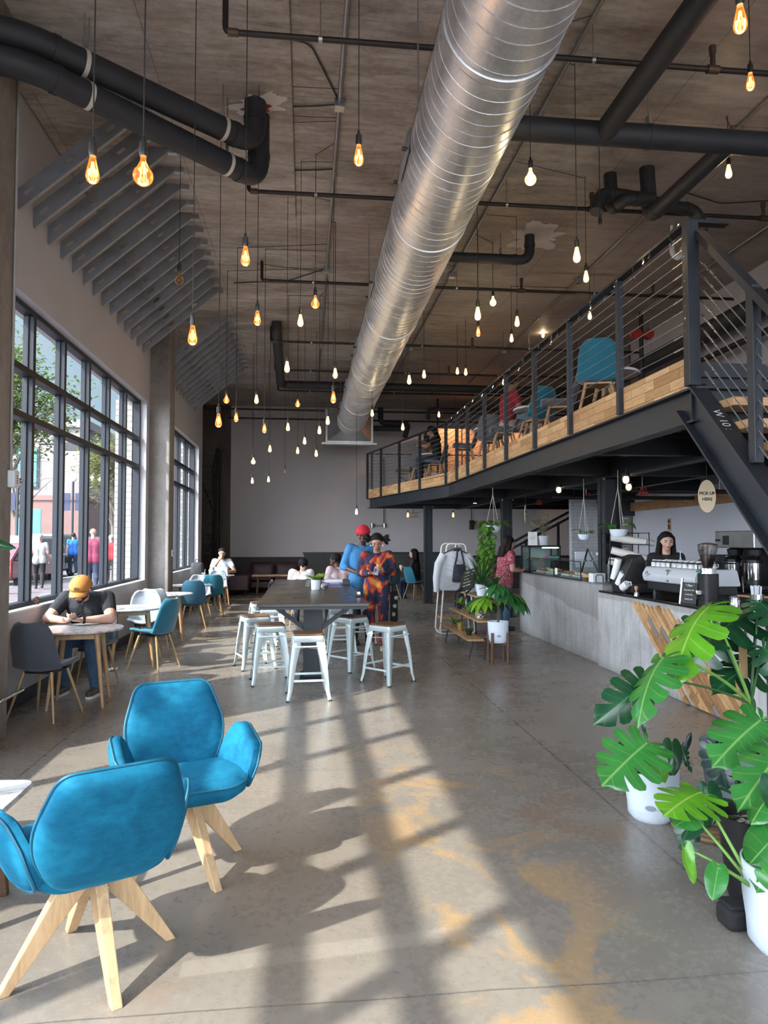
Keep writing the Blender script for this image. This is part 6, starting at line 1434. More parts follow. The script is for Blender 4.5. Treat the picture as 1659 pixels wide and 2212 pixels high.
def monstera_leaf(par, base_, tip, m, wid=1.0, roll=0.0, droop=.22, cup=.25, split=True, seed=0, face=None, world=True):
    wid *= .80; droop *= 1.25; cup *= 1.5
    rr = random.Random(seed*7+3); base_ = V(base_); tip = V(tip); d = tip-base_; L = d.length; d.normalize()
    vw = (EYE-base_).normalized(); n = V((-.25, -.35, 1)) if face is None else V(face); n = (n*.8+vw*.75); n = (n-d*n.dot(d)).normalized()
    n = Matrix.Rotation(roll, 3, d) @ n; a = d.cross(n)
    vs, fs, uvs = [], [], []
    def put(x, y, cupx=1):
        z = -droop*max(0, y)**2*1.0 - cup*abs(x)**1.6*cupx + .03*sin(6*y+seed)*abs(x)*2
        return base_ + (a*(x*wid) + d*y*(1+.0*abs(x)) + n*z)*L
    K = 6 if split else 1; ts = [0, .21, .36, .50, .64, .79, 1.0] if split else [0, 1.0]
    ms = [0, .02, .12, .26, .42, .60, 1.0] if split else [0, 1.0]
    for s in (-1, 1):
        for k in range(K):
            sl = (.26+.2*rr.random()) if k not in () else .9
            g0 = 0 if k == 0 else .018+.010*rr.random(); g1 = 0 if k == K-1 else .018+.010*rr.random()
            nu, nv = 9, (4 if split else 16); b0 = len(vs); dz = rr.uniform(-.06, .06)
            for i in range(nu+1):
                u = i/nu; op = max(0, (u-sl)/(1-sl))**.38 if u > sl else 0
                for j in range(nv+1):
                    v = j/nv; tA = ts[k]+g0*op; tB = ts[k+1]-g1*op; t = tA+(tB-tA)*v
                    o = outline(t); mpt = V((0, ms[k]+(ms[k+1]-ms[k])*v, 0))
                    uu = u*(1-(.13*abs(2*v-1)**4 if split and 0 < k < K-1 else 0))
                    p = mpt.lerp(o, uu); p.y += .05*sin(uu*pi)*(.5 if k else 0)
                    q = put(s*p.x, p.y); q += n*(dz*L*max(0, uu-sl)*(uu-sl)*1.4)
                    vs.append(q); uvs.append((.5+s*abs(p.x)*.9, (k+v) if split else v*6))
            for i in range(nu):
                for j in range(nv):
                    q = b0+i*(nv+1)+j; f = (q, q+1, q+nv+2, q+nv+1); fs.append(f if s > 0 else tuple(reversed(f)))
    off = V(par.location)
    me = bpy.data.meshes.new('leaf'); me.from_pydata([tuple(v-off) for v in vs], [], fs); l = me.uv_layers.new(name='UVMap')
    for lp in me.loops: l.data[lp.index].uv = uvs[lp.vertex_index]
    me.shade_smooth(); me.materials.append(MO[m]); o = bpy.data.objects.new('leaf', me); COL.objects.link(o); o.parent = par; CH.setdefault(par.name, []).append(o)
    return o
PET = {'l': mat('petiole_light', (.13, .27, .05), .45, 0, .15, 12), 'd': mat('petiole_dark', (.035, .10, .03), .45, 0, .15, 12)}
PEBB = None
def m_pebbles():
    m, nt, b = base('pale_pebbles'); v = nt.new('ShaderNodeTexVoronoi'); v.inputs['Scale'].default_value = 60; nt.link(nt.coord(), v.inputs['Vector'])
    bw = nt.new('ShaderNodeRGBToBW'); nt.link(v.outputs['Color'], bw.inputs[0]); nt.link(nt.ramp(bw.outputs[0], [(.2, (.05, .035, .03)), (.4, (.35, .30, .25)), (.6, (.62, .60, .57))], 'CONSTANT'), b.inputs['Base Color']); b.inputs['Roughness'].default_value = .8
    nt.link(nt.bump(v.outputs['Distance'], .8, .01), b.inputs['Normal']); return m
PEBB = m_pebbles()
POTW = mat('pale_blue_white_pot', (.66, .74, .84), .35, 0, .03, 3); POTG = mat('grey_pot', (.17, .20, .22), .55, 0, .12, 3); POTK = mat('black_pot', (.012, .012, .013), .4, 0, .2, 6)
def pot(t, r, h, m, soil=PEBB, round_=.35, rim=.008, slot=False):
    prof = [(.001, 0), (r*(1-round_*.8), 0), (r*(1-round_*.35), h*.10), (r*.90, h*.30), (r*.97, h*.6), (r, h), (r-rim, h), (r*.94-rim, h*.6), (r*.8, h*.5), (.001, h*.5)]
    if round_ == 0: prof = [(.001, 0), (r*.72, 0), (r, h), (r-rim, h), (r*.9-rim, h*.6), (.001, h*.6)]
    p = MB().lathe(prof, n=40).build('pot', m, t)
    s = MB(); s.grid(lambda u, v: V((cos(u*2*pi)*v*(r-rim-.002), sin(u*2*pi)*v*(r-rim-.002), h*.86+.012*sin(u*20)*sin(v*9)*(1-v*.3))), 36, 7); s.build('soil', soil, t)
    if slot:
        a = R(slot); M = frame((cos(a)*r*.93, sin(a)*r*.93, h*.34), (-sin(a), cos(a), 0), (cos(a)*.2, sin(a)*.2, 1)); q = MB(); q.lathe([(.001, .004), (.026, .003), (.028, -.004)], (0, 0, 0), 20, M @ Matrix.Diagonal((1, .55, 1, 1))); q.build('water_slot', mat('slot_shade', (.30, .34, .40), .5), t)
    return p
def petiole(t, p, q, sag=.25, r=.006, key='l', side=(0, 0, 0)):
    p = V(p); q = V(q); c = p.lerp(q, .55)+V((0, 0, 1))*((q-p).length*sag)+V(side); pts = bez(p, c, q, 10)
    MB().tube(pts, r, 8, rs=[r*(1.35-.7*k/10) for k in range(11)]).build('petiole', PET[key], t, world=True)
# tall monstera in the grey pot
t = thing('potted_monstera', 'tall monstera with split leaves in a large grey pot in front of the espresso counter', 'potted plant', (2.42, 3.80, 0))
pot(t, .20, .44, POTG, round_=.0); node = at(1622, 1512, 3.72)
MB().tube(bez((2.42, 3.80, .38), (2.50, 3.75, .62), node, 8), .022, 10, rs=[.026, .026, .025, .024, .024, .023, .022, .022, .02]).build('stem', PET['d'], t, world=True)
MB().box((2.47, 3.83, .38), (2.51, 3.85, 1.06)).build('support_stake', mat('stake_wood', (.48, .30, .15), .6), t, smooth=False, world=True)
for i, (bp, tp, Yb, Yt, mk, w, rl, dr, ori) in enumerate([
    ((1532, 1309), (1424, 1398), 3.72, 3.50, 'l', .80, .55, .35, 'l'), ((1545, 1352), (1490, 1432), 3.95, 3.85, 'd', 1.35, -.25, .25, 'd'),
    ((1634, 1322), (1505, 1352), 3.98, 3.75, 'd', .85, .5, .20, 'd'), ((1644, 1420), (1552, 1466), 3.95, 3.75, 'd', .8, .0, .2, 'd'),
    ((1432, 1421), (1352, 1512), 3.55, 3.35, 'b', .78, .55, .30, 'b'), ((1400, 1470), (1316, 1541), 3.60, 3.42, 'd', .75, -.5, .30, 'd'),
    ((1640, 1300), (1700, 1345), 3.8, 3.55, 'd', 1.0, -.3, .2, 'd'), ((1650, 1400), (1720, 1470), 3.6, 3.4, 'd', 1.0, .3, .2, 'd')]):
    b_ = at(*bp, Yb); tp_ = at(*tp, Yt); monstera_leaf(t, b_, tp_, mk, w, rl, dr, .28, True, i); petiole(t, node+V((0, 0, -.02)), b_, .10 if i != 4 else .16, .008 if i in (0, 1, 4) else .006, 'l' if mk in 'lb' else 'd')
# white pot with the biggest open leaf
t = thing('potted_monstera', 'monstera with one huge open leaf in a smooth white pot standing alone on the floor', 'potted plant', (1.975, 3.93, 0))
pot(t, .150, .275, POTW, slot=-120)
for i, (bp, tp, Yb, Yt, mk, w, rl, dr, sp) in enumerate([((1396, 1606), (1303, 1682), 3.62, 3.50, 'b', 1.22, .05, .12, True), ((1410, 1622), (1432, 1690), 3.70, 3.62, 'l', .8, .3, .3, False), ((1452, 1606), (1458, 1668), 3.85, 3.75, 'd', .75, -.2, .3, False),
        ((1480, 1625), (1497, 1583), 3.95, 3.95, 'k', .5, .9, .1, False), ((1476, 1622), (1484, 1664), 3.9, 3.82, 'd', .5, .6, .3, True), ((1386, 1560), (1394, 1612), 3.75, 3.72, 'd', .3, .9, .1, False), ((1345, 1600), (1325, 1625), 3.75, 3.72, 'd', .6, .4, .1, False)]):
    b_ = at(*bp, Yb); monstera_leaf(t, b_, at(*tp, Yt), mk, w, rl, dr, .18, sp, i+20); petiole(t, (1.975+.03*cos(i), 3.93+.03*sin(i), .22), b_, .14, .005, 'l' if mk in 'lb' else 'd')
# dark-leaved mid plant between the pots
t = thing('potted_monstera', 'dark blue-green monstera crowded behind the black pot', 'potted plant', (2.25, 3.35, 0))
pot(t, .13, .24, POTK, SOIL, 0)
for i, (bp, tp, Yb, Yt, mk, w, rl) in enumerate([((1545, 1612), (1570, 1704), 3.45, 3.35, 'k', 1.0, .1), ((1527, 1700), (1534, 1775), 3.2, 3.1, 'd', .8, .2), ((1480, 1783), (1492, 1860), 3.05, 2.98, 'd', .85, .1), ((1505, 1735), (1462, 1762), 3.1, 3.0, 'd', .7, -.5), ((1512, 1752), (1470, 1800), 3.08, 3.0, 'd', .7, .4), ((1560, 1640), (1600, 1690), 3.5, 3.4, 'k', .9, -.3)]):
    b_ = at(*bp, Yb); monstera_leaf(t, b_, at(*tp, Yt), mk, w, rl, .2, .3, i in (0, 2, 5), i+40); petiole(t, (2.25, 3.35, .20), b_, .18, .007, 'd')
# glossy plant in the black pot
t = thing('potted_monstera', 'monstera with broad bright leaves in a tall black pot of white pebbles', 'potted plant', (1.985, 3.02, 0))
pot(t, .145, .36, POTK, PEBB, 0)
for i, (bp, tp, Yb, Yt, mk, w, rl, sp) in enumerate([((1646, 1553), (1550, 1622), 3.25, 3.10, 'b', 1.0, .0, True), ((1702, 1612), (1598, 1712), 2.95, 2.80, 'b', .85, .1, True), ((1690, 1690), (1620, 1748), 2.85, 2.75, 'b', .8, .3, False), ((1668, 1690), (1690, 1790), 2.75, 2.7, 'd', .7, .3, False), ((1690, 1790), (1632, 1846), 2.75, 2.62, 'b', .8, -.2, False), ((1700, 1850), (1636, 1886), 2.7, 2.55, 'b', .8, .3, False)]):
    b_ = at(*bp, Yb); monstera_leaf(t, b_, at(*tp, Yt), mk, w, rl, .22, .22, sp, i+60); petiole(t, (1.985, 3.02, .3), b_, .12, .008, 'l' if i > 1 else 'd')
# white pot cut by the frame, lime leaves on long stalks
t = thing('potted_monstera', 'young lime-leaved monstera on long stalks in a white pot of pebbles, cut by the frame', 'potted plant', (1.875, 2.62, 0))
pot(t, .175, .33, POTW); nd = at(1632, 1906, 2.62)
for i, (bp, tp, Yb, Yt, mk, w, rl, sp, sg) in enumerate([((1513, 1711), (1440, 1738), 2.85, 2.72, 'l', 1.25, .25, True, .02), ((1478, 1832), (1487, 1908), 2.75, 2.70, 'l', .62, 1.0, False, .10), ((1551, 1875), (1540, 1940), 2.62, 2.55, 'b', .78, -.1, False, .12), ((1499, 1764), (1462, 1772), 2.88, 2.8, 'b', .8, .2, False, .04), ((1648, 1880), (1700, 1930), 2.5, 2.4, 'b', .8, .2, False, .1)]):
    b_ = at(*bp, Yb); monstera_leaf(t, b_, at(*tp, Yt), mk, w, rl, .15, .2, sp, i+80); petiole(t, nd+V((0, 0, -.03)), b_, sg, .0065, 'l')
MB().tube(bez(nd+V((.05, .02, -.12)), nd+V((.0, 0, -.05)), nd, 5), .016, 8).build('stem', PET['l'], t, world=True)
t = thing('black_cloth', 'folded black cloth bundle on the floor between the two front pots', 'cloth', (1.80, 2.80, 0)); MB().box((-.10, -.055, 0), (.08, .055, .085)).build('fold', mat('black_cloth_weave', (.012, .012, .014), .9, 0, .3, 30, .5, 60), t, bevel=.02); MB().box((-.09, -.05, .085), (.07, .05, .10)).build('fold', mat('black_cloth_weave', (.012, .012, .014)), t, bevel=.007)
t = thing('wicker_base', 'round wicker plant mat on the floor under the grey pot', 'mat', (2.22, 3.72, 0)); q = MB()
for k in range(6): q.tube([(cos(a)*(.06+.03*k), sin(a)*(.06+.03*k), .012+.004*(k % 2)) for a in (2*pi*j/30 for j in range(30))], .012, 6, closed=True)
q.build('coil', mat('wicker', (.20, .12, .06), .7), t)
lt = thing('potted_plant', 'dark-leaved plant in a pot, one leaf tip poking in beside the concrete column', 'potted plant', (-1.85, 3.9, 0)); pot(lt, .15, .3, POTK, SOIL, 0)
b_ = at(-60, 1165, 4.0); monstera_leaf(lt, b_, at(32, 1184, 4.0), 'd', .35, .6, .1, .2, False, 99); petiole(lt, (-1.85, 3.9, .28), b_, .1, .007, 'd')

# ---------------------------------------------------------------- plant shelf, hanging baskets, clothes rack
t = thing('plant_shelf', 'low three-tier plank plant stand with bent black metal legs beside the counter', 'plant stand', (2.5, 10.1, 0)); PLK = wood('plank_wood', (.28, .16, .075, 1), (.46, .29, .15, 1), (5, .5, 5), 3)
for k, (x, z) in enumerate(((2.22, .28), (2.36, .52), (2.52, .78))): MB().box((x-.11, 9.15, z-.02), (x+.11, 11.05, z+.006)).build('plank', PLK, t, smooth=False, world=True, bevel=.003)
for y in (9.3, 10.9):
    MB().tube(bend_path([(2.36, y, 0), (2.46, y, .60), (2.50, y, .76), (2.60, y, .76), (2.66, y, 0)], .05, 4), .012, 8).build('leg', IRON, t, world=True); MB().tube(bend_path([(2.16, y, 0), (2.22, y, .26), (2.40, y, .27)], .04, 4), .011, 8).build('leg', IRON, t, world=True); MB().cyl((2.40, y, .50), (2.30, y, .50), .010, n=8).build('bracket', IRON, t, world=True)
t = thing('pot_stand', 'small dark wood plant stand cradling a white pot in front of the plank shelves', 'plant stand', (2.47, 8.98, 0))
for k in range(4): a = pi/4+k*pi/2; MB().box((-.014, -.014, 0), (.014, .014, .40), Matrix.Translation((cos(a)*.145, sin(a)*.145, 0)) @ Matrix.Rotation(a, 4, 'Z')).build('leg', WALN, t, smooth=False)
MB().box((-.14, -.014, .24), (.14, .014, .265), Matrix.Rotation(pi/4, 4, 'Z')).build('cross_bar', WALN, t, smooth=False); MB().box((-.14, -.014, .24), (.14, .014, .265), Matrix.Rotation(-pi/4, 4, 'Z')).build('cross_bar', WALN, t, smooth=False)
t = thing('potted_plant', 'money tree with drooping hand-shaped leaves in a white pot on the dark wood stand', 'potted plant', (2.47, 8.98, .268)); pot(t, .135, .27, POTW, SOIL, slot=-100); rr = random.Random(12)
MB().tube(bez((0, 0, .2), (.01, 0, .35), (.0, .0, .52), 6), .016, 8).build('stem', mat('bark', (.12, .09, .05), .8), t)
lfs = {'l': MB(), 'd': MB()}; ps = MB()
for k in range(15):
    a = k*2.4; el = rr.uniform(.1, 1.1); p = V((0, 0, .40+.14*rr.random())); q = p+V((cos(a)*cos(el)*.26, sin(a)*cos(el)*.26, sin(el)*.26-.02)); ps.tube(bez(p, p.lerp(q, .5)+V((0, 0, .07)), q, 5), .004, 5)
    for j in range(6):
        b_ = a+(j-2.5)*.55; sprig(lfs['l' if k % 4 == 0 else 'd'], q, (cos(b_), sin(b_), -.55+.2*rr.random()), .20+.07*rr.random(), .040, -.35)
lfs['d'].build('foliage', leafmat('money_tree_leaf', (.02, .10, .03), (.04, .17, .045)), t); lfs['l'].build('young_foliage', L_LIME, t); ps.build('petioles', STEMG, t)
def small_plant(name, label, loc, r, h, m, kind, cat='potted plant', n=14, L=.1, w=.02, lm=None, seed=1):
    t = thing(name, label, cat, loc); pot(t, r, h, m, SOIL, .0 if kind != 'round' else .35); rr = random.Random(seed); lf = MB()
    for k in range(n):
        a = k*2.4; e = rr.uniform(.3, 1.3); sprig(lf, (cos(a)*r*.3, sin(a)*r*.3, h*.85), (cos(a)*cos(e), sin(a)*cos(e), sin(e)), L*(.7+.6*rr.random()), w, -.45)
    lf.build('foliage', lm or L_MID, t); return t
BRASS = mat('brass_pot', (.5, .36, .12), .3, .8)
small_plant('potted_plant', 'dark fan-leaved plant in a white pot at the near end of the top plank', (2.52, 9.45, .787), .085, .15, POTW, 'p', n=12, L=.22, w=.05, lm=L_DRK, seed=2)
t = small_plant('potted_plant', 'grassy spider plant in a white pot on the top plank', (2.52, 10.0, .787), .10, .17, POTW, 'p', n=70, L=.50, w=.009, lm=L_DRK, seed=5)
small_plant('potted_plant', 'plain white pot with short leaves at the far end of the top plank', (2.52, 10.75, .787), .085, .16, POTW, 'p', n=10, L=.09, seed=3)
small_plant('potted_plant', 'lime sprig in a dark glass pot at the far end of the middle plank', (2.36, 10.8, .527), .05, .09, POTK, 'p', n=8, L=.11, w=.03, lm=L_LIME, seed=4)
small_plant('potted_plant', 'small green plant in a pebbled glass globe at the near end of the middle plank', (2.36, 9.45, .527), .075, .13, m_pebbles(), 'round', n=12, L=.13, seed=6)
small_plant('potted_plant', 'pale sprig in a black pot in the middle of the middle plank', (2.36, 10.05, .527), .045, .075, POTK, 'p', n=9, L=.12, w=.02, lm=L_LIME, seed=7)
small_plant('potted_plant', 'small green plant in a brass pot on the lowest plank', (2.22, 10.1, .287), .055, .11, BRASS, 'p', n=7, L=.05, seed=8)
small_plant('potted_plant', 'sprig in a clear pot at the far end of the lowest plank', (2.22, 10.5, .287), .045, .07, glass('clear_glass'), 'p', n=10, L=.14, w=.022, seed=9)
small_plant('potted_plant', 'small dark succulent in a black pot at the near end of the lowest plank', (2.22, 9.55, .287), .045, .07, POTK, 'p', n=8, L=.06, seed=10)
t = thing('shelf_sign', 'tilted black letterboard sign with white writing resting on the top plank', 'sign', (2.36, 10.35, .83), R(-62)); Mt = Matrix.Rotation(R(-38), 4, 'X') @ Matrix.Rotation(R(-22), 4, 'Y')
MB().box((-.14, -.008, .02), (.14, .008, .42), Mt).build('board', mat('chalkboard', (.012, .012, .014)), t, smooth=False)
for k, s_ in enumerate(('PLANT SALE', 'pothos   12', 'spider   10', 'succulent 6', 'ask inside')): text(s_, .034, PAPER, t, Mt @ Matrix.Translation((0, -.010, .36-.065*k)) @ Matrix.Rotation(pi/2, 4, 'X'), .0004)
MB().beam((-.1, .02, .04), (-.12, -.10, -.03), .02, .02).beam((.1, .02, .04), (.12, -.10, -.03), .02, .02).build('easel_foot', BLACK, t, smooth=False)
def basket(label, px, py, Y, r, top, kind, cord=PAPER, seed=1, trail=0):
    c = at(px, py, Y); t = thing('hanging_pot', label, 'hanging plant', c); h = r*1.0
    MB().lathe([(.001, -h*.55), (r*.6, -h*.52), (r*.92, -h*.15), (r, h*.35), (r*.93, h*.35), (r*.85, -.1*h), (.001, -h*.2)], n=30).build('pot', POTW, t)
    cm = mat('pale_cord', (.45, .42, .36), .8); q = MB(); hi = V((0, 0, min(.55, top-c.z-.05)))
    for k in range(3): a = 2*pi*k/3+.4; q.cyl((cos(a)*r*.97, sin(a)*r*.97, h*.3), hi, .004, n=5)
    q.cyl(hi, (0, 0, top-c.z), .005, n=5); q.build('cord', cm, t); rr = random.Random(seed); lf = MB(); st_ = MB()
    n = 22 if kind == 'bushy' else 7
    for k in range(n):
        a = k*2.4+seed; e = rr.uniform(-.1, .9) if kind == 'bushy' else rr.uniform(.5, 1.35); L = r*rr.uniform(.9, 1.5) if kind == 'bushy' else r*rr.uniform(.9, 1.6)
        b_ = V((cos(a)*r*.6, sin(a)*r*.6, h*.3)); tip = b_+V((cos(a)*cos(e), sin(a)*cos(e), sin(e)+.2))*r*.7; st_.cyl(b_, tip, .003, n=4)
        sprig(lf, tip, (cos(a), sin(a), -.3+.6*rr.random()), L, L*.33, -.3)
    for k in range(trail):        # long trailing vines
        a = rr.uniform(2.4, 4.4); x, y = cos(a)*r, sin(a)*r; pts = [V((x*.8, y*.8, h*.3)), V((x*1.1, y*1.1, h*.2))]; L = rr.uniform(.7, 1.05); n_ = int(L/.05)
        for j in range(n_): pts.append(V((x*1.15+.06*sin(j*.5+k)-.05*j/n_, y*1.15+.06*cos(j*.7+k*2), -.05*j)))
        st_.tube(pts, .0035, 4)
        for p in pts[1:]:
            for q_ in range(2): b_ = rr.random()*6.3; sprig(lf, p, (cos(b_), sin(b_), -.5), rr.uniform(.06, .10), .028, -.3)
    lf.build('foliage', L_MID if seed % 2 else leafmat('pothos_leaf', (.07, .20, .025), (.14, .30, .05)), t); st_.build('vines', STEMG, t)
basket('white bowl pot hanging under the mezzanine with vines trailing down to the plank shelves', 1065, 1141, 11.2, .125, BB, 'bushy', seed=2, trail=12)
basket('white pot with a few leaves hanging on pale cords before the white brick wall', 1262, 1159, 9.6, .085, BB, 'few', seed=4)
basket('white bowl pot with one big leaf hanging right beside the near steel post', 1336, 1150, 8.3, .105, BB, 'few', seed=3)
# clothes rack with a sweatshirt and an apron
t = thing('clothes_rack', 'white tubular clothes rack standing beside the plant stand', 'clothes rack', (2.45, 12.0, 0)); WT = mat('white_tube', (.68, .66, .63), .4)
for y in (11.75, 12.2):
    MB().tube(bend_path([(2.72-.06, y, .02), (2.24, y, .02), (2.36, y, 1.52), (2.68, y, 1.52), (2.84, y, .02), (2.66, y, .02)], .08, 6), .014, 8).build('hoop', WT, t, world=True)
MB().box((2.27, 11.75, .26), (2.80, 12.2, .285)).build('shelf', PLK, t, smooth=False, world=True); MB().cyl((2.52, 11.75, 1.52), (2.52, 12.2, 1.52), .014, n=8).build('top_bar', WT, t, world=True)
MB().cyl((2.26, 11.75, .02), (2.26, 12.2, .02), .014, n=8).cyl((2.80, 11.75, .02), (2.80, 12.2, .02), .014, n=8).build('foot_bar', WT, t, world=True)
sw = thing('sweatshirt', 'pale grey sweatshirt hanging on the white clothes rack', 'sweatshirt', (2.50, 11.72, 1.40)); SWM = fabric('pale_sweat_fabric', (.50, .53, .58), .08)
def sheet(outl, th, bl, name, m, t, y0=0, fold=.02): MB().pad(outl, th, bl, lambda x, z, d: V((x, y0+d*.8+fold*sin(x*22+z*4)*(.3+min(1, max(0, -z))), z)), 7).build(name, m, t)
sheet(roundpoly([(-.06, 0), (-.25, -.07), (-.29, -.35), (-.28, -.66), (.28, -.66), (.29, -.35), (.25, -.07), (.06, 0)], .05), .07, .03, 'body', SWM, sw)
for s_ in (-1, 1): MB().tube([(s_*.20, 0, -.06), (s_*.29, -.01, -.22), (s_*.325, -.015, -.45), (s_*.33, -.02, -.68)], .06, 14, rs=[.07, .07, .062, .045]).build('sleeve', SWM, sw)
MB().tube([(-.2, 0, -.04), (-.05, 0, .03), (0, 0, .05), (.05, 0, .03), (.2, 0, -.04)], .008, 6).build('hanger', BLACK, sw); MB().tube([(0, 0, .05), (0, 0, .09), (.02, .0, .12), (0, .01, .135)], .004, 6).build('hook', CHROME, sw)
MB().ell((-.03, -.05, -.26), (.05, .008, .035), 10, 6).build('chest_print', INK, sw)
ap = thing('apron', 'dark apron with two straps hung over the front of the sweatshirt', 'apron', (2.55, 11.62, 1.40)); sheet(roundpoly([(-.10, -.22), (.10, -.22), (.13, -.52), (-.13, -.52)], .04), .03, .01, 'bib', mat('navy_cloth', (.018, .022, .036), .8), ap)
for s_ in (-1, 1): MB().tube([(s_*.08, 0, -.23), (s_*.05, -.01, -.1), (s_*.03, .03, .02), (s_*.02, .08, .05)], .016, 6).build('strap', mat('navy_cloth', (.018, .022, .036)), ap)
# ---------------------------------------------------------------- people
def skinm(name, c): 
    if name in MATS: return MATS[name]
    m, nt, b = base(name); n = nt.noise(nt.coord(), 14, 4); nt.link(nt.ramp(n, [(.3, tuple(x*.9 for x in c)), (.7, tuple(min(1, x*1.08) for x in c))]), b.inputs['Base Color']); b.inputs['Roughness'].default_value = .5
    b.inputs['Subsurface Weight'].default_value = .08; b.inputs['Subsurface Radius'].default_value = (.02, .008, .004); MATS[name] = m; return m
SK_L = skinm('fair_skin', (.56, .33, .25)); SK_M = skinm('tan_skin', (.36, .19, .125)); SK_B = skinm('brown_skin', (.20, .10, .062)); SK_D = skinm('deep_brown_skin', (.085, .042, .028))
HAIRK = mat('black_hair', (.007, .006, .006), .7, 0, .3, 40, .5, 90, spec=.25); HAIRB = mat('dark_brown_hair', (.018, .010, .008), .7, 0, .3, 40, .5, 90, spec=.25); HAIRG = mat('grey_hair', (.42, .38, .34), .6, 0, .2, 40, .5, 90)
EYEW = mat('eye_dark', (.012, .009, .008), .25); LIP = mat('lip', (.30, .10, .09), .45)
def blob(name, caps, m, par, vox=.011, smooth=4, extra=None, **k):
    mb = MB()
    for c in caps: mb.cap(*c)
    if extra: extra(mb)
    o = mb.build(name, m, par, smooth=True, angle=180, **k)
    md = o.modifiers.new('skin', 'REMESH'); md.mode = 'VOXEL'; md.voxel_size = vox; md.use_smooth_shade = True
    if smooth: s = o.modifiers.new('relax', 'SMOOTH'); s.iterations = smooth; s.factor = .5
    return o
STAND = dict(pel=(0, 0, .95), ch=(0, .0, 1.26), nk=(0, 0, 1.43), hd=(0, .03, 1.585), sh=(.175, 0, 1.385), el=(.23, -.03, 1.12), wr=(.25, .06, .88), hip=(.085, 0, .92), kn=(.10, .03, .50), an=(.10, -.02, .085))
SIT = dict(pel=(0, 0, .55), ch=(0, .03, .88), nk=(0, .05, 1.05), hd=(0, .09, 1.20), sh=(.175, .04, 1.00), el=(.23, .10, .76), wr=(.10, .36, .78), hip=(.09, .02, .53), kn=(.12, .42, .52), an=(.12, .40, .085))
def person(label, loc, rz, base_, top, bot, skin=SK_L, hair=HAIRK, shoe=BLACK, s=1.0, pose={}, sleeve='short', hair_style='short', pitch=0, yaw=0, build_=1.0, vox=.011, hands=None, female=False, extra=None, topname='shirt', botname='trousers', hang=0, group=None, face=True):
    t = thing('person', label, 'person', loc, rz, group)
    J = {}
    for k, v in base_.items():
        if k in ('pel', 'ch', 'nk', 'hd'): J[k] = V(v)
        else: J[k+'L'] = V((-v[0], v[1], v[2])); J[k+'R'] = V(v)
    for k, v in pose.items(): J[k] = V(v)
    J = {k: v*s for k, v in J.items()}
    q = s; bw = build_
    Hm = Matrix.Rotation(yaw, 3, 'Z') @ Matrix.Rotation(-pitch, 3, 'X'); hd = J['hd']
    H = lambda x, y, z: hd + (Hm @ V((x, y, z)))*q
    pel, ch, nk = J['pel'], J['ch'], J['nk']
    up = (ch-pel).normalized(); side = (J['shR']-J['shL']).normalized(); fwd = up.cross(side).normalized() if True else None
    if fwd.dot(V((0, 1, 0))) < 0: fwd = -fwd
    def torso(inf=0.0):
        c = []
        for sg in (-1, 1):
            w = .062*bw
            c += [(pel+side*(sg*w), (.095*bw+inf)*q, pel.lerp(ch, .45)+side*(sg*w*.85), (.092*bw+inf)*q, 14), (pel.lerp(ch, .45)+side*(sg*w*.85), (.092*bw+inf)*q, ch+side*(sg*.075), (.105*bw+inf)*q, 14),
                  (ch+side*(sg*.06)+up*.05, (.095*bw+inf)*q, J['sh'+'LR'[sg > 0]]+side*(-sg*.03), (.058+inf)*q, 12)]
        if female: c += [(ch+fwd*.07+side*(sg*.06)-up*.01, (.062+inf)*q, ch+fwd*.05+side*(sg*.055)-up*.05, (.06+inf)*q, 12) for sg in (-1, 1)]
        c.append((ch, (.10*bw+inf)*q, nk-up*.06*q, (.07+inf)*q, 14)); return c
    def arm(S, inf=0.0, upto=2.0):
        a, b_, c_ = J['sh'+S], J['el'+S], J['wr'+S]; r = [.052*bw, .041*bw, .040*bw, .028]
        out = []
        if upto >= 1: out.append((a, (r[0]+inf)*q, b_, (r[1]+inf)*q, 12))
        else: out.append((a, (r[0]+inf)*q, a.lerp(b_, upto), (r[0]*(1-upto)+r[1]*upto+inf)*q, 12))
        if upto > 1: out.append((b_, (r[2]+inf)*q, b_.lerp(c_, upto-1), (r[2]*(2-upto)+r[3]*(upto-1)+inf)*q, 12))
        return out
    def leg(S, inf=0.0, upto=2.0):
        a, b_, c_ = J['hip'+S], J['kn'+S], J['an'+S]; k = b_.lerp(c_, .28); kk = V((0, -.015, 0))*q
        out = [(a, (.085*bw+inf)*q, b_, (.056*bw+inf)*q, 14)]
        if upto > 1: out += [(b_, (.053*bw+inf)*q, k+kk, (.054*bw+inf)*q, 12), (k+kk, (.054*bw+inf)*q, b_.lerp(c_, upto-1), (.036+inf*1.1)*q, 12)]
        return out
    caps = torso(-.012)+arm('L')+arm('R')+leg('L', -.008)+leg('R', -.008)
    caps.append((nk-up*.04*q, .054*q, H(0, -.01, -.06), .05*q, 12))
    # head
    caps += [(H(0, -.018, .035), .083*q, H(0, .012, .02), .078*q, 16), (H(0, .018, -.035), .060*q, H(0, .045, -.075), .040*q, 12), (H(0, .086, -.002), .011*q, H(0, .102, -.026), .016*q, 8), (H(-.032, .078, .020), .014*q, H(.032, .078, .020), .014*q, 8), (H(-.045, .055, -.025), .026*q, H(.045, .055, -.025), .026*q, 8), (H(-.02, .085, -.060), .012*q, H(.02, .085, -.060), .012*q, 8)]
    for sg in (-1, 1): caps.append((H(sg*.083, -.005, .012), .012*q, H(sg*.086, -.012, -.022), .009*q, 8))
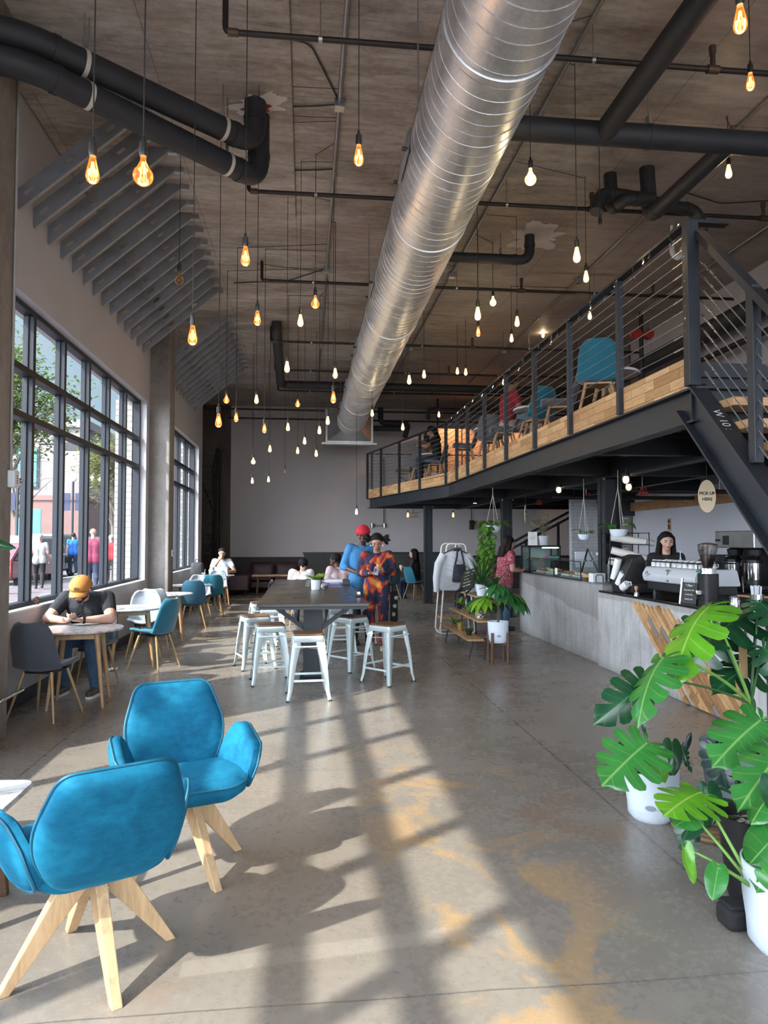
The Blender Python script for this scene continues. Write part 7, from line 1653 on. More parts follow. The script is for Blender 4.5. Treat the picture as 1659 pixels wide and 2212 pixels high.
    # hands: palm, four bent fingers, thumb off the side
    for S in 'LR':
        w = J['wr'+S]; d = (w-J['el'+S]).normalized(); sg = -1 if S == 'L' else 1
        hp = (hands or {}).get(S); nrm = V(hp[1]).normalized() if hp else V((-sg, 0, 0)); d = V(hp[0]).normalized() if hp else d; curl = hp[2] if hp else .5
        nrm = (nrm-d*nrm.dot(d)).normalized(); ac = d.cross(nrm).normalized()*(1 if sg > 0 else -1)   # palm normal, across
        if hp and len(hp) > 3: ac = -ac
        pc = w+d*.045*q
        for k in (-1, 1): caps.append((w+ac*(k*.010*q), .020*q, w+d*.082*q+ac*(k*.026*q), .0155*q, 8))
        caps.append((w+d*.01*q, .022*q, w+d*.08*q, .016*q, 8))
        for k, (o, L) in enumerate(((.034, .062), (.012, .070), (-.011, .066), (-.032, .052))):
            p = w+d*.088*q+ac*o*q; a1, a2, a3 = curl*.6, curl*1.3, curl*1.9
            for ang, f, r0, r1 in ((a1, .45, .0098, .0092), (a2, .33, .0092, .0085), (a3, .25, .0085, .0075)):
                e = p+(d*cos(ang)+nrm*sin(ang))*(L*f*q*1.12); caps.append((p, r0*q, e, r1*q, 8)); p = e
        p = w+d*.02*q+ac*.028*q; e = p+(d*.6+ac*.65+nrm*.35).normalized()*.040*q; caps.append((p, .0135*q, e, .0115*q, 8)); caps.append((e, .0112*q, e+(d*.85+ac*.15+nrm*.45).normalized()*.032*q, .0085*q, 8))
    for S in 'LR':
        a = J['an'+S]; tg = 'toe'+S; toe = J.get(tg, a+V((0, .15, -.05))*q); caps.append((a, .038*q, a+V((0, -.03, -.045))*q, .034*q, 10)); caps.append((a+V((0, 0, -.03))*q, .036*q, toe, .030*q, 10))
    blob('body', caps, skin, t, vox, 2)
    # clothing
    tl = {'short': .55, 'long': 1.9, 'none': .2, 'elbow': 1.2}[sleeve]
    tc = torso(.008)+arm('L', .011 if sleeve != 'long' else .015, tl)+arm('R', .011 if sleeve != 'long' else .015, tl)
    if hang: tc += [(pel+side*(sg*.062*bw), (.108*bw+.008)*q, pel-up*hang*q+side*(sg*.07*bw), (.112*bw)*q, 14) for sg in (-1, 1)]
    blob(topname, tc, top, t, vox*1.1, 4)
    bl = leg('L', .012, 1.96)+leg('R', .012, 1.96)+[(pel-up*.02*q+side*(sg*.055*bw), (.104*bw)*q, pel+up*.05*q+side*(sg*.05*bw), (.10*bw)*q, 14) for sg in (-1, 1)]
    blob(botname, bl, bot, t, vox*1.1, 4)
    for S in 'LR':
        a = J['an'+S]; toe = J.get('toe'+S, a+V((0, .15, -.05))*q); fl = a.z-.085*q
        sh_ = blob('shoe', [(a+V((0, -.025, -.02))*q, .047*q, a+V((0, -.03, -.045))*q, .045*q, 10), (a+V((0, 0, -.035))*q, .044*q, toe+V((0, 0, .004))*q, .037*q, 10)], shoe, t, .010, 3)
    # face details
    if face:
        for sg in (-1, 1): MB().ell(H(sg*.031, .0845, .006), (.0115*q, .007*q, .0065*q), 10, 6, Hm).build('eye', EYEW, t); MB().cap(H(sg*.018, .092, .027), .0042*q, H(sg*.046, .081, .027), .003*q, 6, 2).build('eyebrow', hair, t)
        MB().cap(H(-.019, .0945, -.058), .0055*q, H(.019, .0945, -.058), .0055*q, 8, 2).build('mouth', LIP, t)
    def hb(mb):
        if hair_style in ('short', 'cap', 'long', 'puffs', 'wavy', 'bun'): mb.ell(H(0, -.029, .044), (.093*q, .105*q, .089*q), 20, 14, Hm)
    hc = []
    if hair_style == 'long' or hair_style == 'wavy':
        for sg in (-1, 1):
            hc += [(H(sg*.072, -.03, .04), .040*q, H(sg*.092, -.035, -.10), .034*q, 10), (H(sg*.092, -.035, -.10), .036*q, H(sg*.105, -.035, -.21), .034*q, 10), (H(sg*.04, -.08, .02), .06*q, H(sg*.05, -.10, -.24), .045*q, 10)]
            if hair_style == 'wavy': hc += [(H(sg*.10, -.04, -.06), .04*q, H(sg*.115, -.05, -.15), .042*q, 10), (H(sg*.06, -.11, -.12), .05*q, H(sg*.07, -.12, -.25), .04*q, 10)]
    if hair_style == 'bun': hc.append((H(0, -.12, .06), .04*q, H(0, -.13, .07), .04*q, 10))
    if hair_style == 'short': hc += [(H(-.075, -.02, .02), .02*q, H(-.075, -.03, -.02), .018*q, 8), (H(.075, -.02, .02), .02*q, H(.075, -.03, -.02), .018*q, 8), (H(0, -.085, .0), .035*q, H(0, -.07, -.05), .03*q, 8)]
    if hair_style == 'puffs':
        rr = random.Random(3); hc = []
        for sg in (-1, 1):
            for k in range(16):
                a = rr.uniform(-1.2, 1.2); b_ = rr.uniform(-.9, .9); r0 = H(sg*.10, -.02, .055); dv = Hm @ V((sg*cos(a)*1.0, sin(b_)*.6, sin(a)-.15)); hc.append((r0, .028*q, r0+dv*rr.uniform(.06, .105)*q, .010*q, 8))
    if hair_style not in ('none', 'bald'):
        # keep the hair off the face: the skull cap sits back and high
        o = blob('hair', hc, hair, t, .009, 2, hb)
        if hair_style in ('short', 'long', 'wavy', 'puffs', 'bun'):
            pass
    if extra: extra(t, J, H, Hm, q)
    return t
def cap_hat(t, H, Hm, q, m, name='cap', brim=True, logo=None):
    c = MB(); rows = []
    n = 28; b0 = 0
    for i in range(7):
        a = pi/2*i/6; z = .030+.108*sin(a); r = cos(a)
        for k in range(n): g = 2*pi*k/n; c.v.append(H(cos(g)*.105*max(r, .02), -.014+sin(g)*.123*max(r, .02), z))
    for i in range(6):
        for k in range(n): l = (k+1) % n; c.f.append((i*n+k, i*n+l, (i+1)*n+l, (i+1)*n+k))
    hat = c.build(name, m, t, solid=.006)
    MB().ell(H(0, -.014, .139), .008*q, 8, 6).build('button', m, hat)
    if brim:
        MB().grid(lambda u, v: H((u-.5)*.17*(1-.25*v*v), .085+.085*v-.10*abs(u-.5)**2*1.6, .034-.028*v-.10*(u-.5)**2), 12, 6).build('visor', m, hat, solid=.006)
    if logo: M = frame(H(0, .107, .062), Hm @ V((-1, 0, 0)), Hm @ V((0, -.25, 1))); MB().box((-.02, -.016, -.001), (.02, .016, .0015), M).build('badge', logo, hat, smooth=False)
NAVY = mat('black_tee', (.012, .014, .019), .85, 0, .2, 20, .2, 60); DENIM = mat('blue_denim', (.045, .09, .16), .85, 0, .3, 8, .25, 120); DENIMD = mat('dark_denim', (.018, .03, .06), .85, 0, .3, 8, .25, 120); BLKC = mat('black_cotton', (.010, .010, .012), .85, 0, .2, 20, .2, 60)
TANC = mat('tan_canvas', (.44, .19, .045), .8, 0, .12, 25, .15, 80); SNK = mat('black_white_sneaker', (.05, .05, .055), .6, 0, .3, 12); SOLE = mat('white_sole', (.7, .7, .68), .5)
def phone(loc, rot, label, c=BLACK, scr=True):
    t = thing('phone', label, 'phone', loc); t.rotation_euler = rot
    MB().box((-.036, -.075, -.004), (.036, .075, .004)).build('case', c, t, bevel=.004)
    MB().box((-.032, -.07, .0041), (.032, .07, .0046)).build('screen', emis('phone_screen', (.25, .28, .32, 1), .3), t, smooth=False)
def soles(t, J, q):
    for S in 'LR':
        a = J['an'+S]; toe = J.get('toe'+S, a+V((0, .15, -.05))*q); MB().prism(roundpoly([(-.042, -.07), (.042, -.07), (.046, .05), (.035, .19), (-.035, .19), (-.046, .05)], .03), 0, .025).xf(Matrix.Translation((a.x, a.y, max(0, a.z-.085*q)))).build('sole', SOLE, t)
# --- man in tan cap at the first table (faces the viewer, bent over his phone)
def ex1(t, J, H, Hm, q):
    cap_hat(t, H, Hm, q, TANC, logo=mat('brown_badge', (.10, .05, .02), .6)); soles(t, J, q)
    blob('beard', [(H(-.05, .035, -.05), .022, H(0, .075, -.085), .026, 10), (H(.05, .035, -.05), .022, H(0, .075, -.085), .026, 10)], HAIRB, t, .008, 2)
    w = J['wrL']; e = J['elL']; d = (w-e).normalized(); M = Matrix.Translation(w-d*.02) @ d.to_track_quat('Z', 'Y').to_matrix().to_4x4(); MB().lathe([(.036, -.012), (.039, 0), (.036, .012)], n=18, M=M).build('watch_strap', BLACK, t); MB().cbox(M @ V((0, .038, 0)), (.03, .012, .034), M.to_3x3()).build('watch_face', STEEL, t, bevel=.004)
    for k in range(3): MB().ell(J['nk'].lerp(J['ch'], .15+.25*k)+V((0, .118-.012*k, -.02)), (.006, .004, .006), 8, 5).build('button', STEEL, t)
person('man in a tan cap and black polo bent over his phone at a round table', (-2.27, 7.98, 0), R(176), SIT, NAVY, DENIM, SK_L, HAIRB, SNK, 1.06,
       dict(ch=(0, .13, .83), nk=(0, .225, .945), hd=(0, .33, 1.01), shL=(-.20, .17, .92), shR=(.20, .17, .92), elL=(-.30, .36, .735), elR=(.30, .36, .735), wrL=(-.075, .50, .735), wrR=(.075, .50, .735), knL=(-.13, .38, .52), knR=(.15, .36, .52), anL=(-.16, .36, .085), anR=(.17, .28, .085)),
       pitch=.42, build_=1.24, vox=.0065, hands={'L': ((.75, .55, .15), (.2, .3, 1), .7), 'R': ((-.75, .55, .15), (-.2, .3, 1), .7)}, hair_style='short', extra=ex1, topname='polo_shirt', botname='jeans')
phone((-2.24, 7.37, .825), (R(28), 0, R(-84)), 'phone held in both hands by the man in the tan cap', BLACK)
# --- woman in tie-dye
def m_tiedye():
    m, nt, b = base('tie_dye_fleece'); P = nt.coord(); n = nt.noise(P, 3.4, 4, .5, 1.2); n2 = nt.noise(nt.scale(P, (1, 1, .8)), 7.5, 4, .6, .8)
    f = nt.math('ADD', nt.math('MULTIPLY', n, .75), nt.math('MULTIPLY', n2, .25))
    nt.link(nt.ramp(f, [(.34, (.05, .012, .02)), (.38, (.012, .015, .045)), (.485, (.014, .02, .055)), (.515, (.22, .015, .018)), (.55, (.40, .055, .018)), (.59, (.48, .20, .022)), (.635, (.40, .28, .05)), (.68, (.05, .012, .03))]), b.inputs['Base Color']); b.inputs['Roughness'].default_value = .9
    nt.link(nt.bump(nt.noise(P, 9, 3), .3, .02), b.inputs['Normal']); return m
TD = m_tiedye()
def ex2(t, J, H, Hm, q):
    MB().tube(bez(J['shR']+V((-.05, .02, .06)), J['ch']+V((.13, .14, .0)), J['pel']+V((.2, .02, .1)), 8), .012, 6).build('bag_strap', BLKC, t)
    for s_ in (-1, 1): MB().ell(H(s_*.088, .02, -.045), (.008, .003, .014), 10, 6).build('earring', CHROME, t)
    for s_ in (-1, 1): MB().cap(J['an'+'LR'[s_ > 0]]+V((0, .0, .05)), .055, J['an'+'LR'[s_ > 0]]+V((0, .0, .02)), .052, 12).build('cuff', TD, t)
person('woman in a tie-dye sweatsuit looking down at her phone beside the communal table', (1.03, 10.25, 0), R(172), STAND, TD, TD, SK_M, HAIRK, mat('cream_shoe', (.55, .48, .4), .6), .985,
       dict(hd=(0, .075, 1.575), elL=(-.245, .0, 1.13), wrL=(-.10, .24, 1.16), elR=(.245, .02, 1.13), wrR=(.10, .26, 1.13), anL=(-.09, .10, .085), knL=(-.10, .10, .50), anR=(.09, -.12, .11), knR=(.10, .04, .51)),
       pitch=.42, vox=.008, female=True, build_=1.12, sleeve='long', hair_style='puffs', hands={'L': ((.7, .5, .4), (.3, .3, .9), .7), 'R': ((-.75, .5, .1), (-.1, .2, 1), .9)}, extra=ex2, topname='sweatshirt', botname='sweatpants', hang=.10)
phone((.99, 9.94, 1.15), (R(48), R(10), R(-8)), 'lilac phone in the hands of the woman in tie-dye', mat('lilac_case', (.35, .25, .5), .4))
t = thing('tote_bag', 'black bag with pale print hanging at the side of the woman in tie-dye', 'bag', (1.30, 10.42, .62)); MB().pad(roundpoly([(-.13, -.25), (.13, -.25), (.12, .22), (-.12, .22)], .06), .10, .03, lambda x, y, d: V((x*.5+d*.4, x*.8+d, y))).build('body', BLKC, t); MB().tube(bez((-.02, 0, .2), (-.05, 0, .55), (-.10, .0, .75), 8), .014, 6).build('handle', BLKC, t)
for k in range(3): MB().ell((-.02+.02*k, -.085, -.12+.12*k), (.03, .006, .03), 10, 6).build('print', mat('pale_print', (.3, .28, .26), .8), t)
# --- man in denim shirt and red cap behind her
DSH = mat('sky_denim_shirt', (.045, .20, .42), .85, 0, .2, 9, .2, 90)
def ex3(t, J, H, Hm, q): cap_hat(t, H, Hm, q, mat('crimson_cap', (.45, .012, .03), .8, 0, .1, 20), brim=False)
person('man in a denim-blue shirt and red cap standing behind the woman in tie-dye', (.86, 10.85, 0), R(190), STAND, DSH, DENIMD, SK_D, HAIRK, BLACK, 1.055,
       dict(hd=(0, .06, 1.58), elL=(-.26, -.02, 1.12), wrL=(-.14, .18, 1.05), elR=(.27, -.04, 1.12), wrR=(.12, .16, 1.04)), pitch=.35, yaw=-.3, build_=1.15, sleeve='elbow', hair_style='short', extra=ex3, hang=.22, topname='denim_shirt')
# --- woman in the pink blouse at the counter, facing right
def m_floral():
    m, nt, b = base('pink_floral_cloth'); v = nt.new('ShaderNodeTexVoronoi'); v.inputs['Scale'].default_value = 42; nt.link(nt.coord(), v.inputs['Vector']); nt.link(nt.ramp(v.outputs['Distance'], [(.25, (.55, .36, .36)), (.45, (.38, .06, .10)), (.6, (.30, .035, .075))]), b.inputs['Base Color']); b.inputs['Roughness'].default_value = .85; return m
person('dark-haired woman in a pink floral blouse and jeans ordering at the counter', (3.48, 12.25, 0), R(-78), STAND, m_floral(), DENIM, SK_L, HAIRB, BLACK, .975,
       dict(ch=(0, .05, 1.25), nk=(0, .07, 1.42), hd=(0, .12, 1.565), shL=(-.17, .06, 1.37), shR=(.17, .06, 1.37), elL=(-.22, .10, 1.10), wrL=(-.12, .33, 1.08), elR=(.22, .06, 1.10), wrR=(.14, .28, 1.07)), pitch=.25, build_=1.2, female=True, hair_style='wavy', hang=.12, topname='blouse', botname='jeans', hands={'L': ((.2, 1, .05), (.5, 0, 1), .6), 'R': ((-.2, 1, .05), (-.5, 0, 1), .6)})
phone((3.86, 12.27, 1.075), (R(20), 0, R(-78)), 'phone held over the counter by the woman in the pink blouse', BLACK)
# --- barista
person('barista with long dark hair in a black top standing behind the espresso machine', (4.56, 8.6, 0), R(165), STAND, BLKC, BLKC, SK_L, HAIRK, BLACK, .985, dict(hd=(0, .045, 1.585)), pitch=.12, build_=.98, female=True, sleeve='short', hair_style='long', topname='tee')
# --- man with the laptop
GREYS = mat('pale_grey_polo', (.42, .47, .53), .85, 0, .1, 12, .2, 60)
def ex6(t, J, H, Hm, q): blob('beard', [(H(-.055, .03, -.04), .020, H(0, .078, -.08), .022, 10), (H(.055, .03, -.04), .020, H(0, .078, -.08), .022, 10)], HAIRK, t, .008, 2); soles(t, J, q)
person('man in a pale grey polo with hand on chin behind the silver laptop', (-2.12, 18.55, 0), R(186), SIT, GREYS, BLKC, SK_M, HAIRK, SNK, 1.05, dict(ch=(0, .05, .88), nk=(0, .10, 1.05), hd=(0, .17, 1.19), elL=(-.30, .32, .76), wrL=(-.16, .56, .76), elR=(.26, .36, .77), wrR=(.06, .28, 1.03), anR=(.24, .52, .085)), pitch=.2, build_=1.12, hair_style='short', extra=ex6, hands={'R': ((-.4, -.1, .9), (-.3, -.9, 0), 1.1)}, topname='polo_shirt')
# --- table beyond the communal table
def m_print():
    m, nt, b = base('white_print_cloth'); n = nt.noise(nt.scale(nt.coord(), (1, 1, 3)), 9, 4, .6, 1); nt.link(nt.ramp(n, [(.40, (.6, .6, .62)), (.50, (.62, .62, .64)), (.54, (.5, .2, .08)), (.58, (.1, .3, .4)), (.62, (.62, .62, .64))]), b.inputs['Base Color']); b.inputs['Roughness'].default_value = .85; return m
person('black-haired woman in a white patterned top seen from behind past the communal table', (-.08, 13.35, 0), R(-6), SIT, m_print(), DENIMD, SK_L, HAIRK, BLACK, .98, dict(ch=(0, .09, .86), nk=(0, .15, 1.01), hd=(.02, .22, 1.13)), pitch=.5, female=True, build_=1.1, hair_style='short', sleeve='long', topname='top', face=False)
PINKS = mat('pale_pink_shirt', (.55, .42, .46), .85, 0, .1, 12)
person('man in a pale pink shirt seen in profile past the communal table', (.64, 13.30, 0), R(12), SIT, PINKS, DENIMD, SK_D, HAIRK, BLACK, 1.03, dict(ch=(0, .08, .87), nk=(0, .13, 1.03), hd=(-.04, .19, 1.16)), pitch=.35, yaw=1.1, build_=1.12, hair_style='short', sleeve='long', topname='shirt')
def ex9(t, J, H, Hm, q):
    for s_ in (-1, 1): MB().tube([H(s_*.031+.022*cos(a), .10, .006+.018*sin(a)) for a in (2*pi*j/12 for j in range(12))], .003, 5, closed=True).build('glasses_rim', BLACK, t)
    MB().cap(H(-.009, .104, .008), .003, H(.009, .104, .008), .003, 6, 2).build('glasses_bridge', BLACK, t)
person('person with tied-back hair and glasses behind the dark grey laptop', (1.0, 15.32, 0), R(180), SIT, BLKC, BLKC, SK_L, HAIRB, BLACK, 1.0, dict(wrL=(-.1, .6, .78), wrR=(.1, .6, .78), elL=(-.24, .3, .78), elR=(.24, .3, .78), hd=(0, .13, 1.2)), pitch=.25, female=True, hair_style='bun', sleeve='long', extra=ex9, topname='top')
person('woman with long dark hair and glasses in black at the dim back table', (2.98, 19.0, 0), R(62), SIT, BLKC, DENIMD, SK_L, HAIRK, BLACK, 1.02, dict(), female=True, hair_style='long', sleeve='long', extra=ex9, topname='top')
person('person in a teal top sitting behind the trailing plant', (3.52, 16.5, 0), R(200), SIT, mat('teal_knit', (.01, .20, .23), .85), DENIMD, SK_M, HAIRK, BLACK, 1.03, dict(), hair_style='short', sleeve='long', topname='sweater', yaw=.3)
person('person in a dark red top sitting in shadow behind the counter customer', (4.05, 15.4, 0), R(-10), SIT, mat('dark_red_knit', (.14, .02, .03), .85), DENIMD, SK_B, HAIRK, BLACK, 1.0, dict(), hair_style='short', sleeve='long', topname='sweater')
# --- upstairs
UZ = DK+.012
person('woman with long dark hair in a black tee sitting upstairs by the railing', (3.0, 16.0, UZ), R(72), SIT, BLKC, DENIMD, SK_M, HAIRK, BLACK, 1.0, dict(hd=(0, .15, 1.19), elL=(-.25, .2, .82), wrL=(-.08, .4, .86), elR=(.25, .2, .82), wrR=(.08, .42, .86)), pitch=.4, yaw=.5, female=True, hair_style='long', topname='tee')
person('person in a dark red shirt and pale trousers sitting upstairs by the railing', (3.25, 11.2, UZ), R(-78), SIT, mat('crimson_shirt', (.24, .012, .022), .85), mat('pale_beige_trousers', (.42, .34, .32), .85, 0, .2, 14, .3, 30), SK_B, HAIRK, BLACK, 1.04, dict(elL=(-.24, .2, .82), wrL=(-.1, .42, .86)), pitch=.2, hair_style='short', topname='shirt')
# ---------------------------------------------------------------- outside
GZ = .16
PAV = m_brick('street_paving', (.24, .20, .21), (.29, .245, .25), (.19, .17, .17), .24, .12)
def m_pave():
    m, nt, b = base('brick_paving'); P = nt.geo(); t_ = nt.new('ShaderNodeTexBrick'); nt.link(P, t_.inputs[0]); t_.inputs['Scale'].default_value = 1; t_.inputs['Brick Width'].default_value = .4; t_.inputs['Row Height'].default_value = .2; t_.inputs['Mortar Size'].default_value = .008
    t_.inputs['Color1'].default_value = (.14, .11, .12, 1); t_.inputs['Color2'].default_value = (.18, .145, .15, 1); t_.inputs['Mortar'].default_value = (.11, .10, .105, 1)
    nt.link(nt.mix(.3, t_.outputs[0], nt.ramp(nt.noise(P, .7, 5), [(.3, (.4, .4, .4)), (.7, (1, 1, 1))]), 'MULTIPLY'), b.inputs['Base Color']); b.inputs['Roughness'].default_value = .85; return m
struct('sidewalk', MB().box((-9.0, -20, GZ-.2), (-3.06, 80, GZ)), m_pave(), smooth=False)
struct('street', MB().box((-60, -20, GZ-.3), (-9.0, 80, GZ-.12)), mat('asphalt', (.11, .107, .107), .9, 0, .15, 3), smooth=False)
struct('kerb', MB().box((-9.2, -20, GZ-.25), (-9.0, 80, GZ+.0)), mat('pale_kerb', (.38, .36, .34), .8), smooth=False)
struct('ground_entrance', MB().box((-9, -40, -.3), (30, -5.0, -.02)), mat('pale_paving', (.22, .21, .20), .85, 0, .1, 2), smooth=False)
EXB = m_brick('cream_tile_cladding', (.27, .26, .235), (.32, .31, .285), (.17, .16, .145), .20, .10, 1, msize=.010)
for y0, y1, nm in ((12.62, 13.2, 'column_outside'), (18.55, 19.6, 'column_outside')):
    struct(nm, MB().box((-3.22, y0, 0), (-3.06, y1, 9)), EXB, smooth=False)
for y1 in (12.5, 18.5): struct('trim_brick_return', MB().box((-3.22, y1-.06, ZS), (-2.945, y1+.005, ZH)), EXB, smooth=False)
struct('wall_facade', MB().box((-3.30, -5, CEIL+.2), (-3.06, 19.5, 10)), EXB, smooth=False)
# building across the street
def building(label, x0, x1, y0, y1, h, band, wall, low, wins, m_win, loc):
    t = thing('building', label, 'building', loc)
    MB().box((x0, y0, band), (x1, y1, h)).build('upper_wall', wall, t, smooth=False, world=True); MB().box((x0-.1, y0-.1, -.1), (x1+.1, y1+.1, band)).build('lower_wall', low, t, smooth=False, world=True)
    MB().box((x0-.2, y0-.2, band-.15), (x1+.2, y1+.2, band+.15)).build('string_course', low, t, smooth=False, world=True); MB().box((x0-.25, y0-.25, h), (x1+.25, y1+.25, h+.5)).build('cornice', wall, t, smooth=False, world=True)
    for (side, u, z, w, hh) in wins:
        if side == 's':
            f = MB().box((u-w/2-.12, y0-.08, z-.12), (u+w/2+.12, y0-.01, z+hh+.12)).build('window', STEEL, t, smooth=False, world=True); MB().box((u-w/2, y0-.12, z), (u+w/2, y0-.05, z+hh)).build('pane', m_win, f, smooth=False, world=True)
        else:
            f = MB().box((x1+.01, u-w/2-.12, z-.12), (x1+.08, u+w/2+.12, z+hh+.12)).build('window', STEEL, t, smooth=False, world=True); MB().box((x1+.05, u-w/2, z), (x1+.12, u+w/2, z+hh)).build('pane', m_win, f, smooth=False, world=True)
    return t
TEALG = mat('teal_window_glass', (.04, .27, .32), .12, .2, .15, 1); STUC = mat('pale_stucco', (.20, .175, .168), .9, 0, .05, .6); PINKST = mat('pink_stone', (.19, .11, .098), .85, 0, .12, 2)
wn = []
for r_ in range(1):
    for k in range(7): wn.append(('s', -40.5+3.9*k, 4.9+3.7*r_, 1.1, 2.7)); 
for k in range(6): wn.append(('s', -39+4.4*k, 1.0, 1.5, 2.5))
for r_ in range(1):
    for k in range(4): wn.append(('e', 50+5*k, 4.9+3.7*r_, 1.1, 2.7))
building('pale building across the street with tall teal windows over a pink stone base', -44, -13.8, 46, 70, 8.6, 4.2, STUC, PINKST, wn, TEALG, (-28, 58, 0))
t = building('teal glass building farther down the street', -12.8, -7.4, 58, 80, 8.2, 3.0, mat('teal_curtain_wall', (.10, .36, .42), .15, .2, .12, .6), mat('grey_base_stone', (.35, .33, .32), .8), [('s', -12.0+1.3*k, 3.3+2.4*r_, 1.05, 2.1) for k in range(4) for r_ in range(2)], mat('sky_glass', (.25, .50, .58), .1, .3, .1, .5), (-10, 68, 0))
# trees
BARK = mat('grey_bark', (.13, .10, .085), .9, 0, .25, 12, .5, 30); TLEAF = leafmat('street_tree_leaf', (.055, .10, .03), (.13, .20, .06), rough=.6); TL2 = leafmat('olive_tree_leaf', (.10, .12, .05), (.20, .22, .10), rough=.6)
def tree(label, x, y, h, r, n, m, seed, zc=.66, leaf=.13, flat=1.0):
    t = thing('street_tree', label, 'tree', (x, y, GZ)); rr = random.Random(seed); tr = MB(); lf = MB()
    tr.tube([(0, 0, 0), (.05, .05, h*.25), (.0, .1, h*.5)], .12, 10, rs=[.16, .12, .09]); tips = []
    for k in range(16):
        a = k*2.4; e = rr.uniform(.2, 1.3); L = r*rr.uniform(.6, 1.0); p = V((.0, .08, h*rr.uniform(.32, .52))); q = V((cos(a)*cos(e)*L, sin(a)*cos(e)*L, h*zc+(sin(e)-.5)*r*flat*rr.uniform(.6, 1.2))); b_ = bez(p, p.lerp(q, .5)+V((0, 0, .4)), q, 6); tr.tube(b_, .03, 5, rs=[.055, .045, .037, .03, .024, .017, .01])
        for j in range(5):
            q2 = b_[3+j % 4]+V((rr.uniform(-1, 1), rr.uniform(-1, 1), rr.uniform(-.7, .7)))*r*.38; tr.tube([b_[3+j % 4], b_[3+j % 4].lerp(q2, .5)+V((0, 0, .1)), q2], .01, 4, rs=[.014, .009, .004]); tips += [q2, b_[3+j % 4].lerp(q2, .6)]
    for k in range(n):
        p = tips[k % len(tips)]+V((rr.gauss(0, 1), rr.gauss(0, 1), rr.gauss(0, .8)))*r*.16; a = rr.random()*6.3; b0 = len(lf.v); L = leaf*rr.uniform(.7, 1.3); d = V((cos(a), sin(a), rr.uniform(-.8, .3))).normalized(); s_ = d.cross(V((0, 0, 1))).normalized()*L*.22
        lf.v += [p, p+d*L*.5+s_, p+d*L, p+d*L*.5-s_]; lf.f.append((b0, b0+1, b0+2, b0+3))
    tr.build('trunk', BARK, t); lf.build('foliage', m, t, smooth=False)
tree('leafy street tree by the sidewalk, its branches hanging before the first window panes', -8.0, 19.8, 7.0, 2.0, 8000, TLEAF, 3, .78, .17)
tree('olive-toned street tree seen through the pane nearest the white brick pillar', -6.9, 27.0, 6.4, 1.7, 6000, TL2, 5, .66, .17)
tree('thin bare-branched street tree in front of the pale building', -15.5, 40.0, 7.0, 2.2, 160, TL2, 8, .7)
tree('second thin bare-branched street tree before the teal glass building', -11.5, 44.0, 6.5, 2.0, 160, TL2, 9, .7)
# street lamps with banners, signal arm
t = thing('traffic_signal', 'traffic signal on a long arm over the street', 'traffic signal', (-13.0, 36, 0)); MB().cyl((-16.5, 36, 0), (-16.5, 36, 6.6), .10, n=10).build('pole', STEEL, t, world=True); MB().cyl((-16.5, 36, 6.2), (-10.6, 36, 6.3), .06, n=8).build('arm', STEEL, t, world=True); MB().box((-12.0, 35.85, 5.95), (-11.0, 36.1, 6.35)).build('signal_head', BLACK, t, smooth=False, world=True)
for x, y, lab in ((-14.6, 38.0, 'street lamp post with dark banners, seen in the first wide pane'), (-11.9, 38.0, 'street lamp post with dark banners, seen in the second pane')):
    t = thing('street_lamp', lab, 'street lamp', (x, y, 0)); MB().cyl((x, y, 0), (x, y, 4.6), .06, n=8).build('pole', STEEL, t, world=True); MB().ell((x, y, 4.75), .18, 12, 8).build('lamp_globe', WHITE, t, world=True)
    for s_ in (-1, 1): MB().box((x+s_*.12-(.0 if s_ > 0 else .5), y-.02, 3.1), (x+s_*.12+(.5 if s_ > 0 else 0), y+.02, 4.0)).build('banner', mat('navy_banner', (.03, .035, .08), .7), t, smooth=False, world=True)
